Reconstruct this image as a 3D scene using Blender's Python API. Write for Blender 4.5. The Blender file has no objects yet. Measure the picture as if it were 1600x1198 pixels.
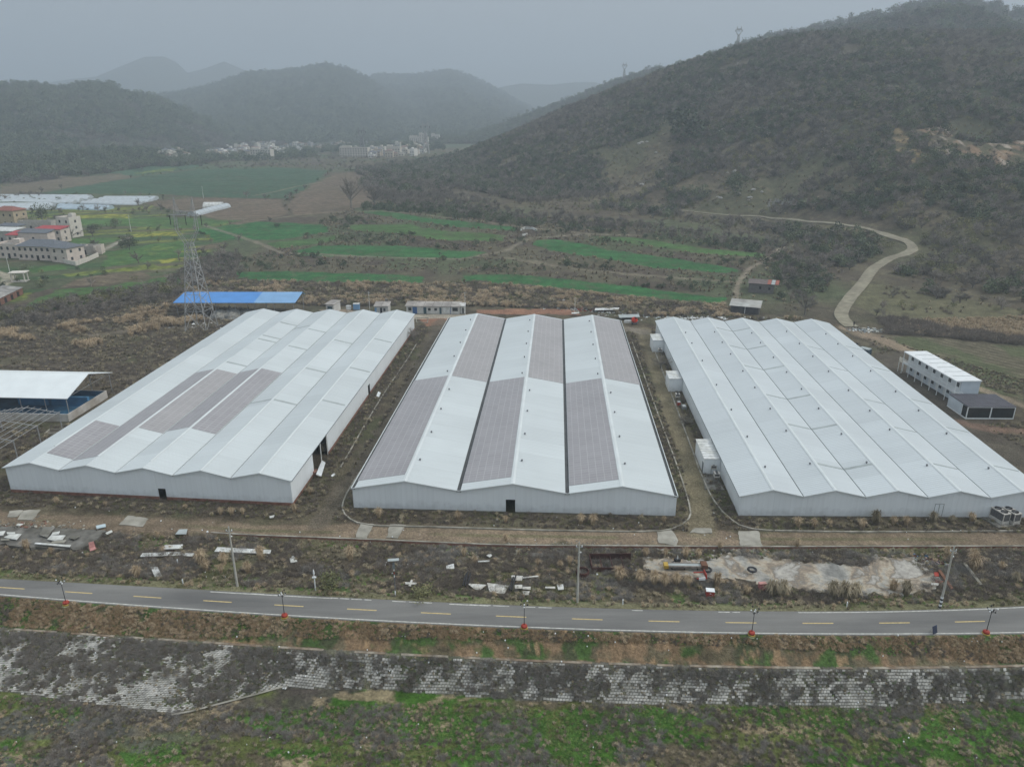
import bpy, math, random
import numpy as np
from mathutils import Vector, Matrix
R = math.radians
rnd = random.Random(7)
rg = np.random.default_rng(11)
C = bpy.context.scene.collection
sc = bpy.context.scene

# ------------------------------------------------------------------ camera
FPX = 1150.0; PITCH = R(20.15); CAMH = 62.2
cam = bpy.data.cameras.new('camera'); camo = bpy.data.objects.new('camera', cam); C.objects.link(camo)
cam.sensor_width = 36; cam.lens = 36 * FPX / 1600
camo.location = (0, 0, CAMH); camo.rotation_euler = (math.pi / 2 - PITCH, 0, 0)
cam.clip_start = 1; cam.clip_end = 30000
sc.camera = camo

# ------------------------------------------------------------------ sky, sun, exposure
SUN_EL, SUN_AZ = R(42), R(92)          # azimuth clockwise from +Y
w = bpy.data.worlds.new("World"); sc.world = w; w.use_nodes = True
nt = w.node_tree; nt.nodes.clear()
wo = nt.nodes.new('ShaderNodeOutputWorld'); bg = nt.nodes.new('ShaderNodeBackground')
sky = nt.nodes.new('ShaderNodeTexSky'); sky.sky_type = 'NISHITA'; sky.sun_disc = False
sky.sun_elevation = SUN_EL; sky.sun_rotation = SUN_AZ; sky.air_density = 1.5; sky.dust_density = 5
tc = nt.nodes.new('ShaderNodeTexCoord'); sep = nt.nodes.new('ShaderNodeSeparateXYZ')
nt.links.new(tc.outputs['Generated'], sep.inputs[0])
rmp = nt.nodes.new('ShaderNodeValToRGB'); e = rmp.color_ramp.elements      # overcast dome: brighter towards the zenith
e[0].position = 0.0; e[0].color = (2.75, 2.8, 2.86, 1)
e[1].position = 1.0; e[1].color = (9.4, 9.9, 10.2, 1)
m1 = rmp.color_ramp.elements.new(0.35); m1.color = (4.6, 4.85, 5.1, 1)
nt.links.new(sep.outputs['Z'], rmp.inputs[0])
ns = nt.nodes.new('ShaderNodeTexNoise'); ns.inputs['Scale'].default_value = 2.2; ns.inputs['Detail'].default_value = 4
nt.links.new(tc.outputs['Generated'], ns.inputs['Vector'])
mr = nt.nodes.new('ShaderNodeMapRange'); mr.inputs['To Min'].default_value = 0.9; mr.inputs['To Max'].default_value = 1.1
nt.links.new(ns.outputs['Fac'], mr.inputs['Value'])
vm = nt.nodes.new('ShaderNodeVectorMath'); vm.operation = 'SCALE'
nt.links.new(rmp.outputs['Color'], vm.inputs[0]); nt.links.new(mr.outputs[0], vm.inputs['Scale'])
mx = nt.nodes.new('ShaderNodeMix'); mx.data_type = 'RGBA'; mx.inputs[0].default_value = 0.9
nt.links.new(sky.outputs[0], mx.inputs[6]); nt.links.new(vm.outputs[0], mx.inputs[7])
nt.links.new(mx.outputs[2], bg.inputs['Color']); bg.inputs['Strength'].default_value = 0.1
nt.links.new(bg.outputs[0], wo.inputs['Surface'])
sun = bpy.data.lights.new('sun', 'SUN'); sun.energy = 1.5; sun.angle = R(16); sun.color = (1.0, 0.96, 0.9)
so = bpy.data.objects.new('sun', sun); C.objects.link(so)
so.rotation_euler = (math.pi / 2 - SUN_EL, 0, -SUN_AZ + math.pi)
sc.view_settings.view_transform = 'Standard'; sc.view_settings.look = 'None'
sc.view_settings.exposure = 0.42; sc.view_settings.gamma = 1.0
try:
    sc.cycles.use_denoising = True
    sc.cycles.max_bounces = 5; sc.cycles.diffuse_bounces = 3; sc.cycles.volume_bounces = 2
    sc.cycles.transparent_max_bounces = 4; sc.cycles.sample_clamp_indirect = 4
except Exception: pass

# ------------------------------------------------------------------ geometry of the view, used to survey ground points
FWD = np.array([0, math.cos(PITCH), -math.sin(PITCH)]); UPV = np.array([0, math.sin(PITCH), math.cos(PITCH)])
def ray(px, py): return (px - 800) / FPX * np.array([1., 0, 0]) + FWD + (599 - py) / FPX * UPV
def G(px, py, z=0.0):
    d = ray(px, py); t = (z - CAMH) / d[2]
    return np.array([0, 0, CAMH]) + t * d
def mpp(p): return float(np.dot(np.array([p[0], p[1], p[2] - CAMH]), FWD)) / FPX       # metres per photo pixel at p

# ------------------------------------------------------------------ noise
def _hash(ix, iy, s):
    h = (ix.astype(np.int64) * 374761393 + iy.astype(np.int64) * 668265263 + s * 1442695041) & 0xffffffff
    h = ((h ^ (h >> 13)) * 1274126177) & 0xffffffff
    h = ((h ^ (h >> 15)) * 2246822519) & 0xffffffff
    return ((h ^ (h >> 16)) & 0xffffff) / float(0xffffff)
def vn(x, y, s=0):
    x = np.asarray(x, float); y = np.asarray(y, float)
    ix = np.floor(x); iy = np.floor(y); fx = x - ix; fy = y - iy
    fx = fx * fx * (3 - 2 * fx); fy = fy * fy * (3 - 2 * fy)
    a = _hash(ix, iy, s); b = _hash(ix + 1, iy, s); c = _hash(ix, iy + 1, s); d = _hash(ix + 1, iy + 1, s)
    return (a * (1 - fx) + b * fx) * (1 - fy) + (c * (1 - fx) + d * fx) * fy
def fbm(x, y, s=0, o=4):
    v = 0; a = .5; n = 0
    for k in range(o):
        v = v + a * vn(x, y, s + k * 17); n += a; a *= .5; x = np.asarray(x) * 2.03 + 5.1; y = np.asarray(y) * 2.03 + 1.7
    return v / n
def ss(a, b, x):
    t = np.clip((np.asarray(x, float) - a) / (b - a), 0, 1); return t * t * (3 - 2 * t)

# ------------------------------------------------------------------ terrain
def curve(pts, zs):
    P = np.array([G(px, py, zs)[:2] for px, py in pts]); P = P[np.argsort(P[:, 0])]
    c = np.polyfit(P[:, 0], P[:, 1], 3); x0, x1 = P[0, 0], P[-1, 0]
    s0 = np.polyval(np.polyder(c), x0); s1 = np.polyval(np.polyder(c), x1)
    def f(x):
        x = np.asarray(x, float); y = np.polyval(c, np.clip(x, x0, x1))
        return y + np.minimum(x - x0, 0) * s0 + np.maximum(x - x1, 0) * s1
    return f
road_lo = curve([(0, 929), (200, 945), (400, 959), (600, 970), (800, 979), (1000, 985.5), (1200, 990), (1400, 991), (1600, 988)], 0)
road_up = curve([(0, 904), (200, 915), (400, 927), (600, 936), (800, 945), (1000, 951), (1200, 955.5), (1400, 954.5), (1600, 946)], 0)
path_c = curve([(0, 980), (200, 993), (400, 1008), (600, 1019), (800, 1029), (1000, 1036), (1200, 1041), (1400, 1042), (1600, 1038)], -2)
RB = [(-60, 1074), (0, 1080), (130, 1097), (270, 1114), (340, 1098), (440, 1075), (600, 1078), (700, 1086), (800, 1093), (1000, 1100), (1200, 1104), (1350, 1106), (1500, 1098), (1600, 1092), (1700, 1088)]
_rb = np.array([G(a, b, -5.5)[:2] for a, b in RB])
def rev_bot(x):
    x = np.asarray(x, float)
    return np.where(x < _rb[0, 0], _rb[0, 1] - .08 * (x - _rb[0, 0]), np.where(x > _rb[-1, 0], _rb[-1, 1] + .05 * (x - _rb[-1, 0]), np.interp(x, _rb[:, 0], _rb[:, 1])))
_wl = np.array([G(a, b)[:2] for a, b in [(-700, 790), (0, 822), (400, 836), (800, 851.5), (1200, 854), (1600, 854), (2300, 850)]])
def wall_line(x): return np.interp(x, _wl[:, 0], _wl[:, 1])

# ridges: crest line as (photo x, photo y, distance), toe distance in front, width behind
def ridge(pts, toe, back, rough=1.0, pw=.5):
    A = []
    for px, py, D in pts:
        d = ray(px, py); A.append((math.atan2(d[0], d[1]), d[2] / math.hypot(d[0], d[1]), D))
    A = np.array(A); T = []
    for t in toe:
        if len(t) == 3: T.append((math.atan2(*ray(t[0], t[1])[:2]), t[2]))
        else:
            g = G(t[0], t[1]); T.append((math.atan2(g[0], g[1]), math.hypot(g[0], g[1])))
    T = np.array(T)
    return dict(az=A[:, 0], sl=A[:, 1], D=A[:, 2], ta=T[:, 0], tr=T[:, 1], back=back, rough=rough, pw=pw)
RIDGES = [
    # near wooded hill on the right
    ridge([(560, 300, 860), (620, 277, 860), (680, 252, 850), (740, 228, 840), (800, 203, 830), (860, 175, 820), (920, 150, 810), (980, 126, 800), (1040, 104, 790), (1100, 84, 780), (1160, 66, 770), (1200, 57, 760), (1260, 46, 750), (1320, 45, 750), (1380, 45, 760), (1450, 42, 780), (1520, 42, 790), (1600, 46, 790), (1700, 60, 790), (1900, 80, 760), (2400, 160, 700), (3000, 190, 600)],
          [(560, 292, 790), (620, 290, 700), (700, 306), (820, 338), (1000, 352), (1200, 378), (1300, 425), (1400, 462), (1500, 472), (1600, 486), (1900, 500), (2600, 500)], 420, 1.0),
    # shoulder above it
    ridge([(1240, 60, 1050), (1320, 40, 1050), (1380, 26, 1050), (1420, 13, 1050), (1450, 9, 1050), (1500, 9, 1050), (1540, 16, 1050), (1600, 38, 1050), (1700, 60, 1050), (2000, 140, 1000)],
          [(1240, 60, 800), (2000, 140, 760)], 300, .6),
    # summit ridge behind
    ridge([(980, 135, 1350), (1060, 103, 1380), (1110, 84, 1400), (1160, 66, 1400), (1230, 46, 1400), (1300, 32, 1400), (1360, 18, 1400), (1420, 3, 1400), (1460, -3, 1400), (1520, -4, 1400), (1560, 4, 1400), (1600, 14, 1400), (1700, 20, 1400), (1900, 60, 1400), (2400, 160, 1300)],
          [(980, 135, 1000), (2400, 160, 950)], 500, .7),
    # pylon ridge behind on the left of the hill
    ridge([(640, 262, 1650), (690, 237, 1650), (730, 212, 1650), (780, 194, 1650), (840, 172, 1650), (900, 150, 1650), (960, 125, 1600), (1000, 112, 1600), (1030, 103, 1600), (1080, 110, 1600), (1200, 120, 1600)],
          [(640, 262, 1450), (1200, 120, 1100)], 500, .8),
    # near left hill
    ridge([(-1500, 150, 1700), (-500, 130, 1700), (-200, 132, 1700), (-80, 138, 1700), (0, 128, 1700), (40, 126, 1700), (90, 133, 1700), (130, 127, 1700), (170, 131, 1700), (200, 143, 1700), (240, 151, 1700), (290, 172, 1700), (330, 192, 1700), (370, 213, 1700), (420, 233, 1700), (470, 250, 1700)],
          [(-1500, 150, 900), (-200, 132, 950), (0, 128, 1000), (200, 143, 1150), (330, 192, 1400), (470, 250, 1600)], 900, 1.0),
    # low wooded rise before it
    ridge([(-600, 240, 900), (-100, 258, 930), (0, 254, 950), (60, 245, 980), (120, 238, 1000), (180, 233, 1050), (240, 236, 1100), (300, 243, 1150), (340, 250, 1200)],
          [(-600, 240, 760), (0, 254, 830), (200, 233, 920), (340, 250, 1050)], 200, .7),
    # middle range
    ridge([(150, 180, 2900), (240, 150, 2900), (310, 138, 2900), (350, 126, 2900), (390, 113, 2900), (440, 110, 2900), (480, 105, 2900), (512, 101, 2900), (540, 108, 2900), (570, 121, 2900), (600, 140, 2900), (640, 168, 2900), (690, 205, 2900), (740, 240, 2900)],
          [(150, 180, 1500), (500, 102, 1620), (740, 240, 1750)], 1300, 1.0),
    ridge([(480, 160, 3900), (560, 128, 3900), (590, 117, 3900), (640, 117, 3900), (670, 114, 3900), (705, 110, 3900), (735, 120, 3900), (770, 136, 3900), (800, 152, 3900), (840, 175, 3900), (900, 200, 3900)],
          [(480, 160, 1800), (900, 200, 1800)], 1200, 1.0),
    # far range
    ridge([(-800, 150, 5000), (-100, 150, 5000), (60, 131, 5000), (110, 124, 5000), (150, 120, 5000), (190, 103, 5000), (225, 89, 5000), (255, 88, 5000), (275, 97, 5000), (293, 114, 5000), (320, 107, 5000), (350, 96, 5000), (378, 108, 5000), (420, 130, 5000), (520, 150, 5000)],
          [(-800, 150, 4000), (520, 150, 4000)], 1500, .5),
    ridge([(700, 160, 4700), (760, 142, 4700), (790, 134, 4700), (815, 130, 4700), (860, 132, 4700), (900, 128, 4700), (930, 128, 4700), (970, 145, 4700), (1050, 160, 4700), (1400, 165, 4700), (2200, 150, 4700)],
          [(700, 160, 4000), (2200, 150, 4000)], 1500, .5),
]
TREEH = [4.5, 7, 8, 8, 9, 6, 10, 12, 0, 0]
def hz(x, y):
    x = np.asarray(x, float); y = np.asarray(y, float); x, y = np.broadcast_arrays(x, y)
    r = np.hypot(x, y); az = np.arctan2(x, y)
    n1 = fbm(x / 9, y / 9, 3, 3) - .5
    z = np.zeros_like(r)
    # valley floor and the terraces behind the yard
    rise = ss(R(-22), R(2), az) * 7 + 1.5
    t = np.clip((r - 252) / 230, 0, 1)
    st = 7; q = t * st; qf = q - np.floor(q); terr = (np.floor(q) + ss(.72, 1, qf)) / st
    z = z + rise * (0.35 * t + 0.65 * terr) * (r > 240)
    z = z + (fbm(x / 60, y / 60, 9, 3) - .5) * 3.0 * ss(300, 700, r) + n1 * .25 * ss(225, 300, r)
    # hills
    h = np.zeros_like(r)
    gn = fbm(x / 150 + 3, y / 150, 21, 4); gr = 1 - np.abs(2 * fbm(x / 90, y / 90 + 9, 33, 3) - 1)
    for k, L in enumerate(RIDGES):
        D = np.interp(az, L['az'], L['D']); sl = np.interp(az, L['az'], L['sl']); toe = np.interp(az, L['ta'], L['tr'])
        zc = CAMH + D * sl - TREEH[k]
        edge = ss(L['az'][0] - .012, L['az'][0], az) * (1 - ss(L['az'][-1], L['az'][-1] + .012, az))
        t = np.clip((r - toe) / (D - toe), 0, 1)
        s = np.where(r < D, L['pw'] * t + (1 - L['pw']) * t * t * (3 - 2 * t), 1 - ss(0, L['back'], r - D))
        amp = zc * .17 * L['rough'] * 4 * t * (1 - t)
        zz = zc * s * edge + np.where(r < D, amp * ((gn - .5) * 1.1 + (gr - .75) * .7), 0)
        h = np.maximum(h, zz)
    z = np.maximum(z, h + np.where(h > 1, 0, -1))
    # foreground: verge, bank, footpath, block revetment, canal floor
    yl = road_lo(x); yp = path_c(x); yb = rev_bot(x)
    f = np.zeros_like(r)
    f = np.where(y < yl - .4, -2.0 * np.clip((yl - .4 - y) / np.maximum(yl - yp - .9, .5), 0, 1), f)
    f = np.where(y < yp - .4, -2.0 - 3.5 * np.clip((yp - .4 - y) / np.maximum(yp - .4 - yb, .5), 0, 1), f)
    f = np.where(y < yb, -5.5 - .6 * ss(0, 6, yb - y), f)
    bump = (fbm(x / 3.2, y / 3.2, 5, 4) - .5)
    wgt = np.where((y < yl - .6) & (y > yp + .4), .5, 0) + np.where(y < yb, 1.1 * ss(0, 3, yb - y), 0)
    f = f + bump * wgt + np.where(y < yb, (fbm(x / 14, y / 14, 6, 3) - .5) * 1.6 * ss(0, 5, yb - y), 0)
    # strip between road and the low retaining wall lies a little lower
    yu = road_up(x); yw = wall_line(x)
    m = ss(0.6, 3.5, y - yu) * (1 - ss(-.25, -.05, y - yw))
    f = f - .55 * m + bump * .35 * m
    z = np.where(y < yw + 1, f, z + bump * .1 * (r < 245))
    return z
def hz1(x, y): return float(hz(np.array([x]), np.array([y]))[0])
def GT(px, py):
    """ground point seen at a photo pixel"""
    d = ray(px, py); hd = math.hypot(d[0], d[1])
    t = np.exp(np.linspace(math.log(50), math.log(9000), 2600)) / hd
    X = t * d[0]; Y = t * d[1]; Z = CAMH + t * d[2]; g = hz(X, Y)
    i = np.argmax(Z < g)
    if Z[i] >= g[i]: i = len(t) - 1
    if i == 0: return np.array([X[0], Y[0], g[0]])
    a = (Z[i - 1] - g[i - 1]); b = (g[i] - Z[i]); k = a / (a + b + 1e-9)
    x = X[i - 1] + (X[i] - X[i - 1]) * k; y = Y[i - 1] + (Y[i] - Y[i - 1]) * k
    return np.array([x, y, hz1(x, y)])
def inpoly(P, x, y):
    c = np.zeros(x.shape, bool); n = len(P); j = n - 1
    for i in range(n):
        xi, yi = P[i]; xj, yj = P[j]
        if yi != yj: c ^= ((yi > y) != (yj > y)) & (x < (xj - xi) * (y - yi) / (yj - yi) + xi)
        j = i
    return c
def wpoly(pts): return [tuple(GT(a, b)[:2]) for a, b in pts]
def linedist(P, x, y):
    d = np.full(x.shape, 1e9)
    for (ax, ay), (bx, by) in zip(P[:-1], P[1:]):
        vx, vy = bx - ax, by - ay; L = vx * vx + vy * vy + 1e-9
        t = np.clip(((x - ax) * vx + (y - ay) * vy) / L, 0, 1)
        d = np.minimum(d, np.hypot(x - ax - t * vx, y - ay - t * vy))
    return d

# ------------------------------------------------------------------ materials
def newmat(name):
    m = bpy.data.materials.new(name); m.use_nodes = True
    return m, m.node_tree, m.node_tree.nodes['Principled BSDF']
def N(nt, t, **kw):
    n = nt.nodes.new(t)
    for k, v in kw.items():
        if k in n.inputs: n.inputs[k].default_value = v
        else: setattr(n, k, v)
    return n
MATS = {}
def mat(name, col, rough=.7, var=.2, scale=.8, bump=.0, bscale=8, metal=0, spec=.3, tint=None, rand=0):
    """plain surface with soft procedural unevenness"""
    if name in MATS: return MATS[name]
    m, nt, b = newmat(name)
    t = N(nt, 'ShaderNodeTexCoord'); n = N(nt, 'ShaderNodeTexNoise', Scale=scale, Detail=6)
    nt.links.new(t.outputs['Object'], n.inputs['Vector'])
    r = N(nt, 'ShaderNodeMapRange'); r.inputs['From Min'].default_value = .3; r.inputs['From Max'].default_value = .7
    r.inputs['To Min'].default_value = 1 - var; r.inputs['To Max'].default_value = 1 + var
    nt.links.new(n.outputs['Fac'], r.inputs['Value'])
    src = r.outputs[0]
    if rand:
        oi = N(nt, 'ShaderNodeObjectInfo'); r2 = N(nt, 'ShaderNodeMapRange')
        r2.inputs['To Min'].default_value = 1 - rand; r2.inputs['To Max'].default_value = 1 + rand
        nt.links.new(oi.outputs['Random'], r2.inputs['Value'])
        mm = N(nt, 'ShaderNodeMath', operation='MULTIPLY'); nt.links.new(src, mm.inputs[0]); nt.links.new(r2.outputs[0], mm.inputs[1]); src = mm.outputs[0]
    v = N(nt, 'ShaderNodeVectorMath', operation='SCALE')
    if tint:
        mxn = N(nt, 'ShaderNodeMix', data_type='RGBA'); mxn.inputs[6].default_value = (*col, 1); mxn.inputs[7].default_value = (*tint, 1)
        if rand: nt.links.new(oi.outputs['Random'], mxn.inputs[0])
        else:
            n2 = N(nt, 'ShaderNodeTexNoise', Scale=scale * .35, Detail=4); nt.links.new(t.outputs['Object'], n2.inputs['Vector'])
            r3 = N(nt, 'ShaderNodeMapRange'); r3.inputs['From Min'].default_value = .4; r3.inputs['From Max'].default_value = .6
            nt.links.new(n2.outputs['Fac'], r3.inputs['Value']); nt.links.new(r3.outputs[0], mxn.inputs[0])
        nt.links.new(mxn.outputs[2], v.inputs[0])
    else: v.inputs[0].default_value = col
    nt.links.new(src, v.inputs['Scale']); nt.links.new(v.outputs[0], b.inputs['Base Color'])
    b.inputs['Roughness'].default_value = rough; b.inputs['Metallic'].default_value = metal
    b.inputs['Specular IOR Level'].default_value = spec
    if bump:
        n3 = N(nt, 'ShaderNodeTexNoise', Scale=bscale, Detail=5); nt.links.new(t.outputs['Object'], n3.inputs['Vector'])
        bp = N(nt, 'ShaderNodeBump', Strength=bump, Distance=.1); nt.links.new(n3.outputs['Fac'], bp.inputs['Height']); nt.links.new(bp.outputs[0], b.inputs['Normal'])
    MATS[name] = m; return m
def sheet_mat(name, col, pitch=.6, amp=.35, dirt=.10, rough=.45, seam=6.0, rib_dark=.06, streak=0.06, splash=0):
    """ribbed sheet metal; UV in metres, ribs run along V"""
    if name in MATS: return MATS[name]
    m, nt, b = newmat(name); uv = N(nt, 'ShaderNodeUVMap'); s = N(nt, 'ShaderNodeSeparateXYZ'); nt.links.new(uv.outputs[0], s.inputs[0])
    def M(op, a, bb=None):
        n = N(nt, 'ShaderNodeMath', operation=op)
        for i, q in enumerate((a, bb)):
            if q is None: continue
            if isinstance(q, (int, float)): n.inputs[i].default_value = q
            else: nt.links.new(q, n.inputs[i])
        return n.outputs[0]
    fr = M('FRACT', M('DIVIDE', s.outputs['X'], pitch)); rib = M('LESS_THAN', fr, .18)
    lap = M('LESS_THAN', M('FRACT', M('DIVIDE', s.outputs['X'], seam)), .22 / seam)
    # whole sheets differ slightly
    sid = M('FLOOR', M('DIVIDE', s.outputs['X'], seam)); vid = M('FLOOR', M('DIVIDE', s.outputs['Y'], 60))
    cb = N(nt, 'ShaderNodeCombineXYZ'); nt.links.new(sid, cb.inputs[0]); nt.links.new(vid, cb.inputs[1])
    wn = N(nt, 'ShaderNodeTexWhiteNoise', noise_dimensions='3D'); nt.links.new(cb.outputs[0], wn.inputs['Vector'])
    big = N(nt, 'ShaderNodeTexNoise', Scale=.09, Detail=5); t = N(nt, 'ShaderNodeTexCoord'); nt.links.new(t.outputs['Object'], big.inputs['Vector'])
    mp = N(nt, 'ShaderNodeMapping'); mp.inputs['Scale'].default_value = (2.2, .12, 1); nt.links.new(uv.outputs[0], mp.inputs[0])
    st = N(nt, 'ShaderNodeTexNoise', Scale=1.0, Detail=5); nt.links.new(mp.outputs[0], st.inputs['Vector'])
    f = M('ADD', 1 - dirt * .5 - streak * .5, M('MULTIPLY', wn.outputs['Value'], dirt * .45))
    f = M('ADD', f, M('MULTIPLY', big.outputs['Fac'], dirt)); f = M('ADD', f, M('MULTIPLY', st.outputs['Fac'], streak))
    f = M('SUBTRACT', f, M('MULTIPLY', rib, rib_dark)); f = M('SUBTRACT', f, M('MULTIPLY', lap, .05 if seam > 4 else .015))
    if splash:   # mud thrown up on the foot of the wall
        sp = N(nt, 'ShaderNodeTexNoise', Scale=.9, Detail=6); nt.links.new(uv.outputs[0], sp.inputs['Vector'])
        lim = M('SUBTRACT', M('MULTIPLY', sp.outputs['Fac'], 2.4), M('MULTIPLY', s.outputs['Y'], .75)); mud = M('MINIMUM', M('MAXIMUM', lim, 0.0), 1.0); f = M('SUBTRACT', f, M('MULTIPLY', mud, splash))
    v = N(nt, 'ShaderNodeVectorMath', operation='SCALE'); v.inputs[0].default_value = col; nt.links.new(f, v.inputs['Scale'])
    nt.links.new(v.outputs[0], b.inputs['Base Color']); b.inputs['Roughness'].default_value = rough; b.inputs['Specular IOR Level'].default_value = .35
    if amp:
        w_ = M('SINE', M('MULTIPLY', s.outputs['X'], 2 * math.pi / pitch))
        bp = N(nt, 'ShaderNodeBump', Strength=amp, Distance=.03); nt.links.new(w_, bp.inputs['Height']); nt.links.new(bp.outputs[0], b.inputs['Normal'])
    MATS[name] = m; return m
def grid_mat(name, col, line, cx=1.0, cy=1.7):
    m, nt, b = newmat(name); uv = N(nt, 'ShaderNodeUVMap')
    br = N(nt, 'ShaderNodeTexBrick'); br.offset = 0; br.inputs['Scale'].default_value = 1
    br.inputs['Brick Width'].default_value = cx; br.inputs['Row Height'].default_value = cy; br.inputs['Mortar Size'].default_value = .05
    br.inputs['Mortar Smooth'].default_value = .3
    br.inputs['Color1'].default_value = (*[c * .95 for c in col], 1); br.inputs['Color2'].default_value = (*[c * 1.05 for c in col], 1); br.inputs['Mortar'].default_value = (*line, 1)
    nt.links.new(uv.outputs[0], br.inputs['Vector'])
    t = N(nt, 'ShaderNodeTexCoord'); n = N(nt, 'ShaderNodeTexNoise', Scale=.15, Detail=5); nt.links.new(t.outputs['Object'], n.inputs['Vector'])
    r = N(nt, 'ShaderNodeMapRange'); r.inputs['To Min'].default_value = .85; r.inputs['To Max'].default_value = 1.12; nt.links.new(n.outputs['Fac'], r.inputs['Value'])
    v = N(nt, 'ShaderNodeVectorMath', operation='SCALE'); nt.links.new(br.outputs['Color'], v.inputs[0]); nt.links.new(r.outputs[0], v.inputs['Scale'])
    nt.links.new(v.outputs[0], b.inputs['Base Color']); b.inputs['Roughness'].default_value = .5
    MATS[name] = m; return m

M_ROOF = sheet_mat('white_roof_sheet', (.53, .575, .585), dirt=.22, streak=.20)
M_WALL = sheet_mat('grey_wall_sheet', (.73, .775, .80), pitch=.9, dirt=.12, seam=2.7, rib_dark=.02, streak=.12, amp=.10, splash=.20)
M_CAP = mat('roof_flashing', (.62, .665, .67), .5, .06, .3)
M_GUT = mat('gutter_dark_grey', (.075, .08, .082), .8, .25, .5)  # the gutter channels themselves are dark grey
M_EDGE = mat('dark_edge_trim', (.15, .17, .18), .7, .2, .5)
M_STRIP = mat('weathered_roof_strip', (.36, .40, .40), .6, .15, .6)
M_PV = grid_mat('gridded_roof_panel', (.300, .292, .305), (.43, .425, .435), .9, 1.25)
M_PV2 = grid_mat('gridded_roof_panel_warm', (.325, .315, .32), (.43, .422, .425), .9, 1.25)
M_BRICK = mat('red_brick', (.22, .115, .085), .9, .35, 1.5, .3)
M_CONC = mat('pale_concrete', (.36, .345, .30), .9, .2, .7, .3, tint=(.26, .25, .21))
M_CONC_D = mat('grey_concrete', (.21, .205, .185), .9, .25, 1.2, .3, tint=(.14, .135, .115))
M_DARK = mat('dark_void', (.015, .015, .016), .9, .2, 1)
M_VENT = mat('vent_metal', (.17, .18, .19), .6, .3, 3)
M_WHITE = mat('white_paint', (.74, .77, .78), .5, .08, 1)
M_PANELW = mat('weathered_white_panel', (.64, .66, .655), .6, .22, 1.3, tint=(.52, .53, .50))
M_GREYST = mat('galvanised_steel', (.30, .31, .315), .55, .2, 2, metal=.2)
M_PYL = mat('pylon_steel', (.33, .335, .33), .7, .2, 2)
M_BLUE = mat('blue_sheet', (.075, .26, .62), .5, .08, .3)
M_BLUE2 = mat('faded_blue_sheet', (.20, .38, .62), .55, .1, .3)
M_TANKB = mat('blue_tank_lining', (.045, .13, .22), .6, .3, .4)
M_RED = mat('red_paint', (.36, .05, .032), .6, .2, 2)
M_YEL = mat('yellow_paint', (.46, .31, .06), .6, .2, 2)
M_BLACK = mat('black_paint', (.03, .03, .033), .6, .3, 2)
M_GLASS = mat('dark_glass', (.02, .026, .028), .12, .3, .5, spec=.6)
M_WIN = mat('window_dark', (.05, .055, .06), .2, .3, 1, spec=.5)

# ------------------------------------------------------------------ mesh building
class MB:
    def __init__(s): s.v = []; s.f = []; s.uv = []; s.mi = []
    def poly(s, pts, uv=None, mi=0):
        b = len(s.v); s.v += [tuple(float(c) for c in p) for p in pts]; s.f.append(tuple(range(b, b + len(pts))))
        s.uv.append(uv if uv else [(0, 0)] * len(pts)); s.mi.append(mi)
    def quad(s, a, b, c, d, uv=None, mi=0): s.poly([a, b, c, d], uv, mi)
    def hexa(s, P, mi=0):   # P: 4 bottom, 4 top
        b = len(s.v); s.v += [tuple(float(c) for c in p) for p in P]
        for f in ((3, 2, 1, 0), (4, 5, 6, 7), (0, 1, 5, 4), (1, 2, 6, 5), (2, 3, 7, 6), (3, 0, 4, 7)):
            s.f.append(tuple(b + i for i in f)); s.uv.append([(0, 0)] * 4); s.mi.append(mi)
    def box(s, x0, x1, y0, y1, z0, z1, mi=0):
        s.hexa([(x0, y0, z0), (x1, y0, z0), (x1, y1, z0), (x0, y1, z0), (x0, y0, z1), (x1, y0, z1), (x1, y1, z1), (x0, y1, z1)], mi)
    def tube(s, p, q, r, r2=None, n=6, mi=0, cap=True):
        p = Vector([float(c) for c in p]); q = Vector([float(c) for c in q]); d = q - p
        if d.length < 1e-6: return
        a = d.orthogonal().normalized(); c = d.cross(a).normalized(); r2 = r if r2 is None else r2; b = len(s.v)
        for (o, rr) in ((p, r), (q, r2)):
            for i in range(n):
                t = 2 * math.pi * (i + .5) / n; s.v.append(tuple(o + a * (math.cos(t) * rr) + c * (math.sin(t) * rr)))
        for i in range(n):
            j = (i + 1) % n; s.f.append((b + i, b + j, b + n + j, b + n + i)); s.uv.append([(0, 0)] * 4); s.mi.append(mi)
        if cap:
            s.f.append(tuple(b + i for i in reversed(range(n)))); s.uv.append([(0, 0)] * n); s.mi.append(mi)
            s.f.append(tuple(b + n + i for i in range(n))); s.uv.append([(0, 0)] * n); s.mi.append(mi)
    def lathe(s, prof, n=12, c=(0, 0, 0), mi=0):
        b = len(s.v)
        for r, z in prof:
            for i in range(n):
                t = 2 * math.pi * i / n; s.v.append((c[0] + r * math.cos(t), c[1] + r * math.sin(t), c[2] + z))
        for k in range(len(prof) - 1):
            for i in range(n):
                j = (i + 1) % n; s.f.append((b + k * n + i, b + k * n + j, b + (k + 1) * n + j, b + (k + 1) * n + i)); s.uv.append([(0, 0)] * 4); s.mi.append(mi)
    def build(s, name, m, parent=None):
        me = bpy.data.meshes.new(name); me.from_pydata(s.v, [], s.f)
        u = me.uv_layers.new(name='UVMap'); flat = np.array([c for f in s.uv for p in f for c in p], np.float32)
        if len(flat): u.data.foreach_set('uv', flat)
        for mm in (m if isinstance(m, (list, tuple)) else [m]): me.materials.append(mm)
        if isinstance(m, (list, tuple)): me.polygons.foreach_set('material_index', s.mi)
        me.update()
        o = bpy.data.objects.new(name, me); C.objects.link(o)
        if parent is not None: o.parent = parent
        return o
def tag(o, label=None, cat=None, group=None, kind=None):
    if label: o['label'] = label
    if cat: o['category'] = cat
    if group: o['group'] = group
    if kind: o['kind'] = kind
    return o
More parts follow.
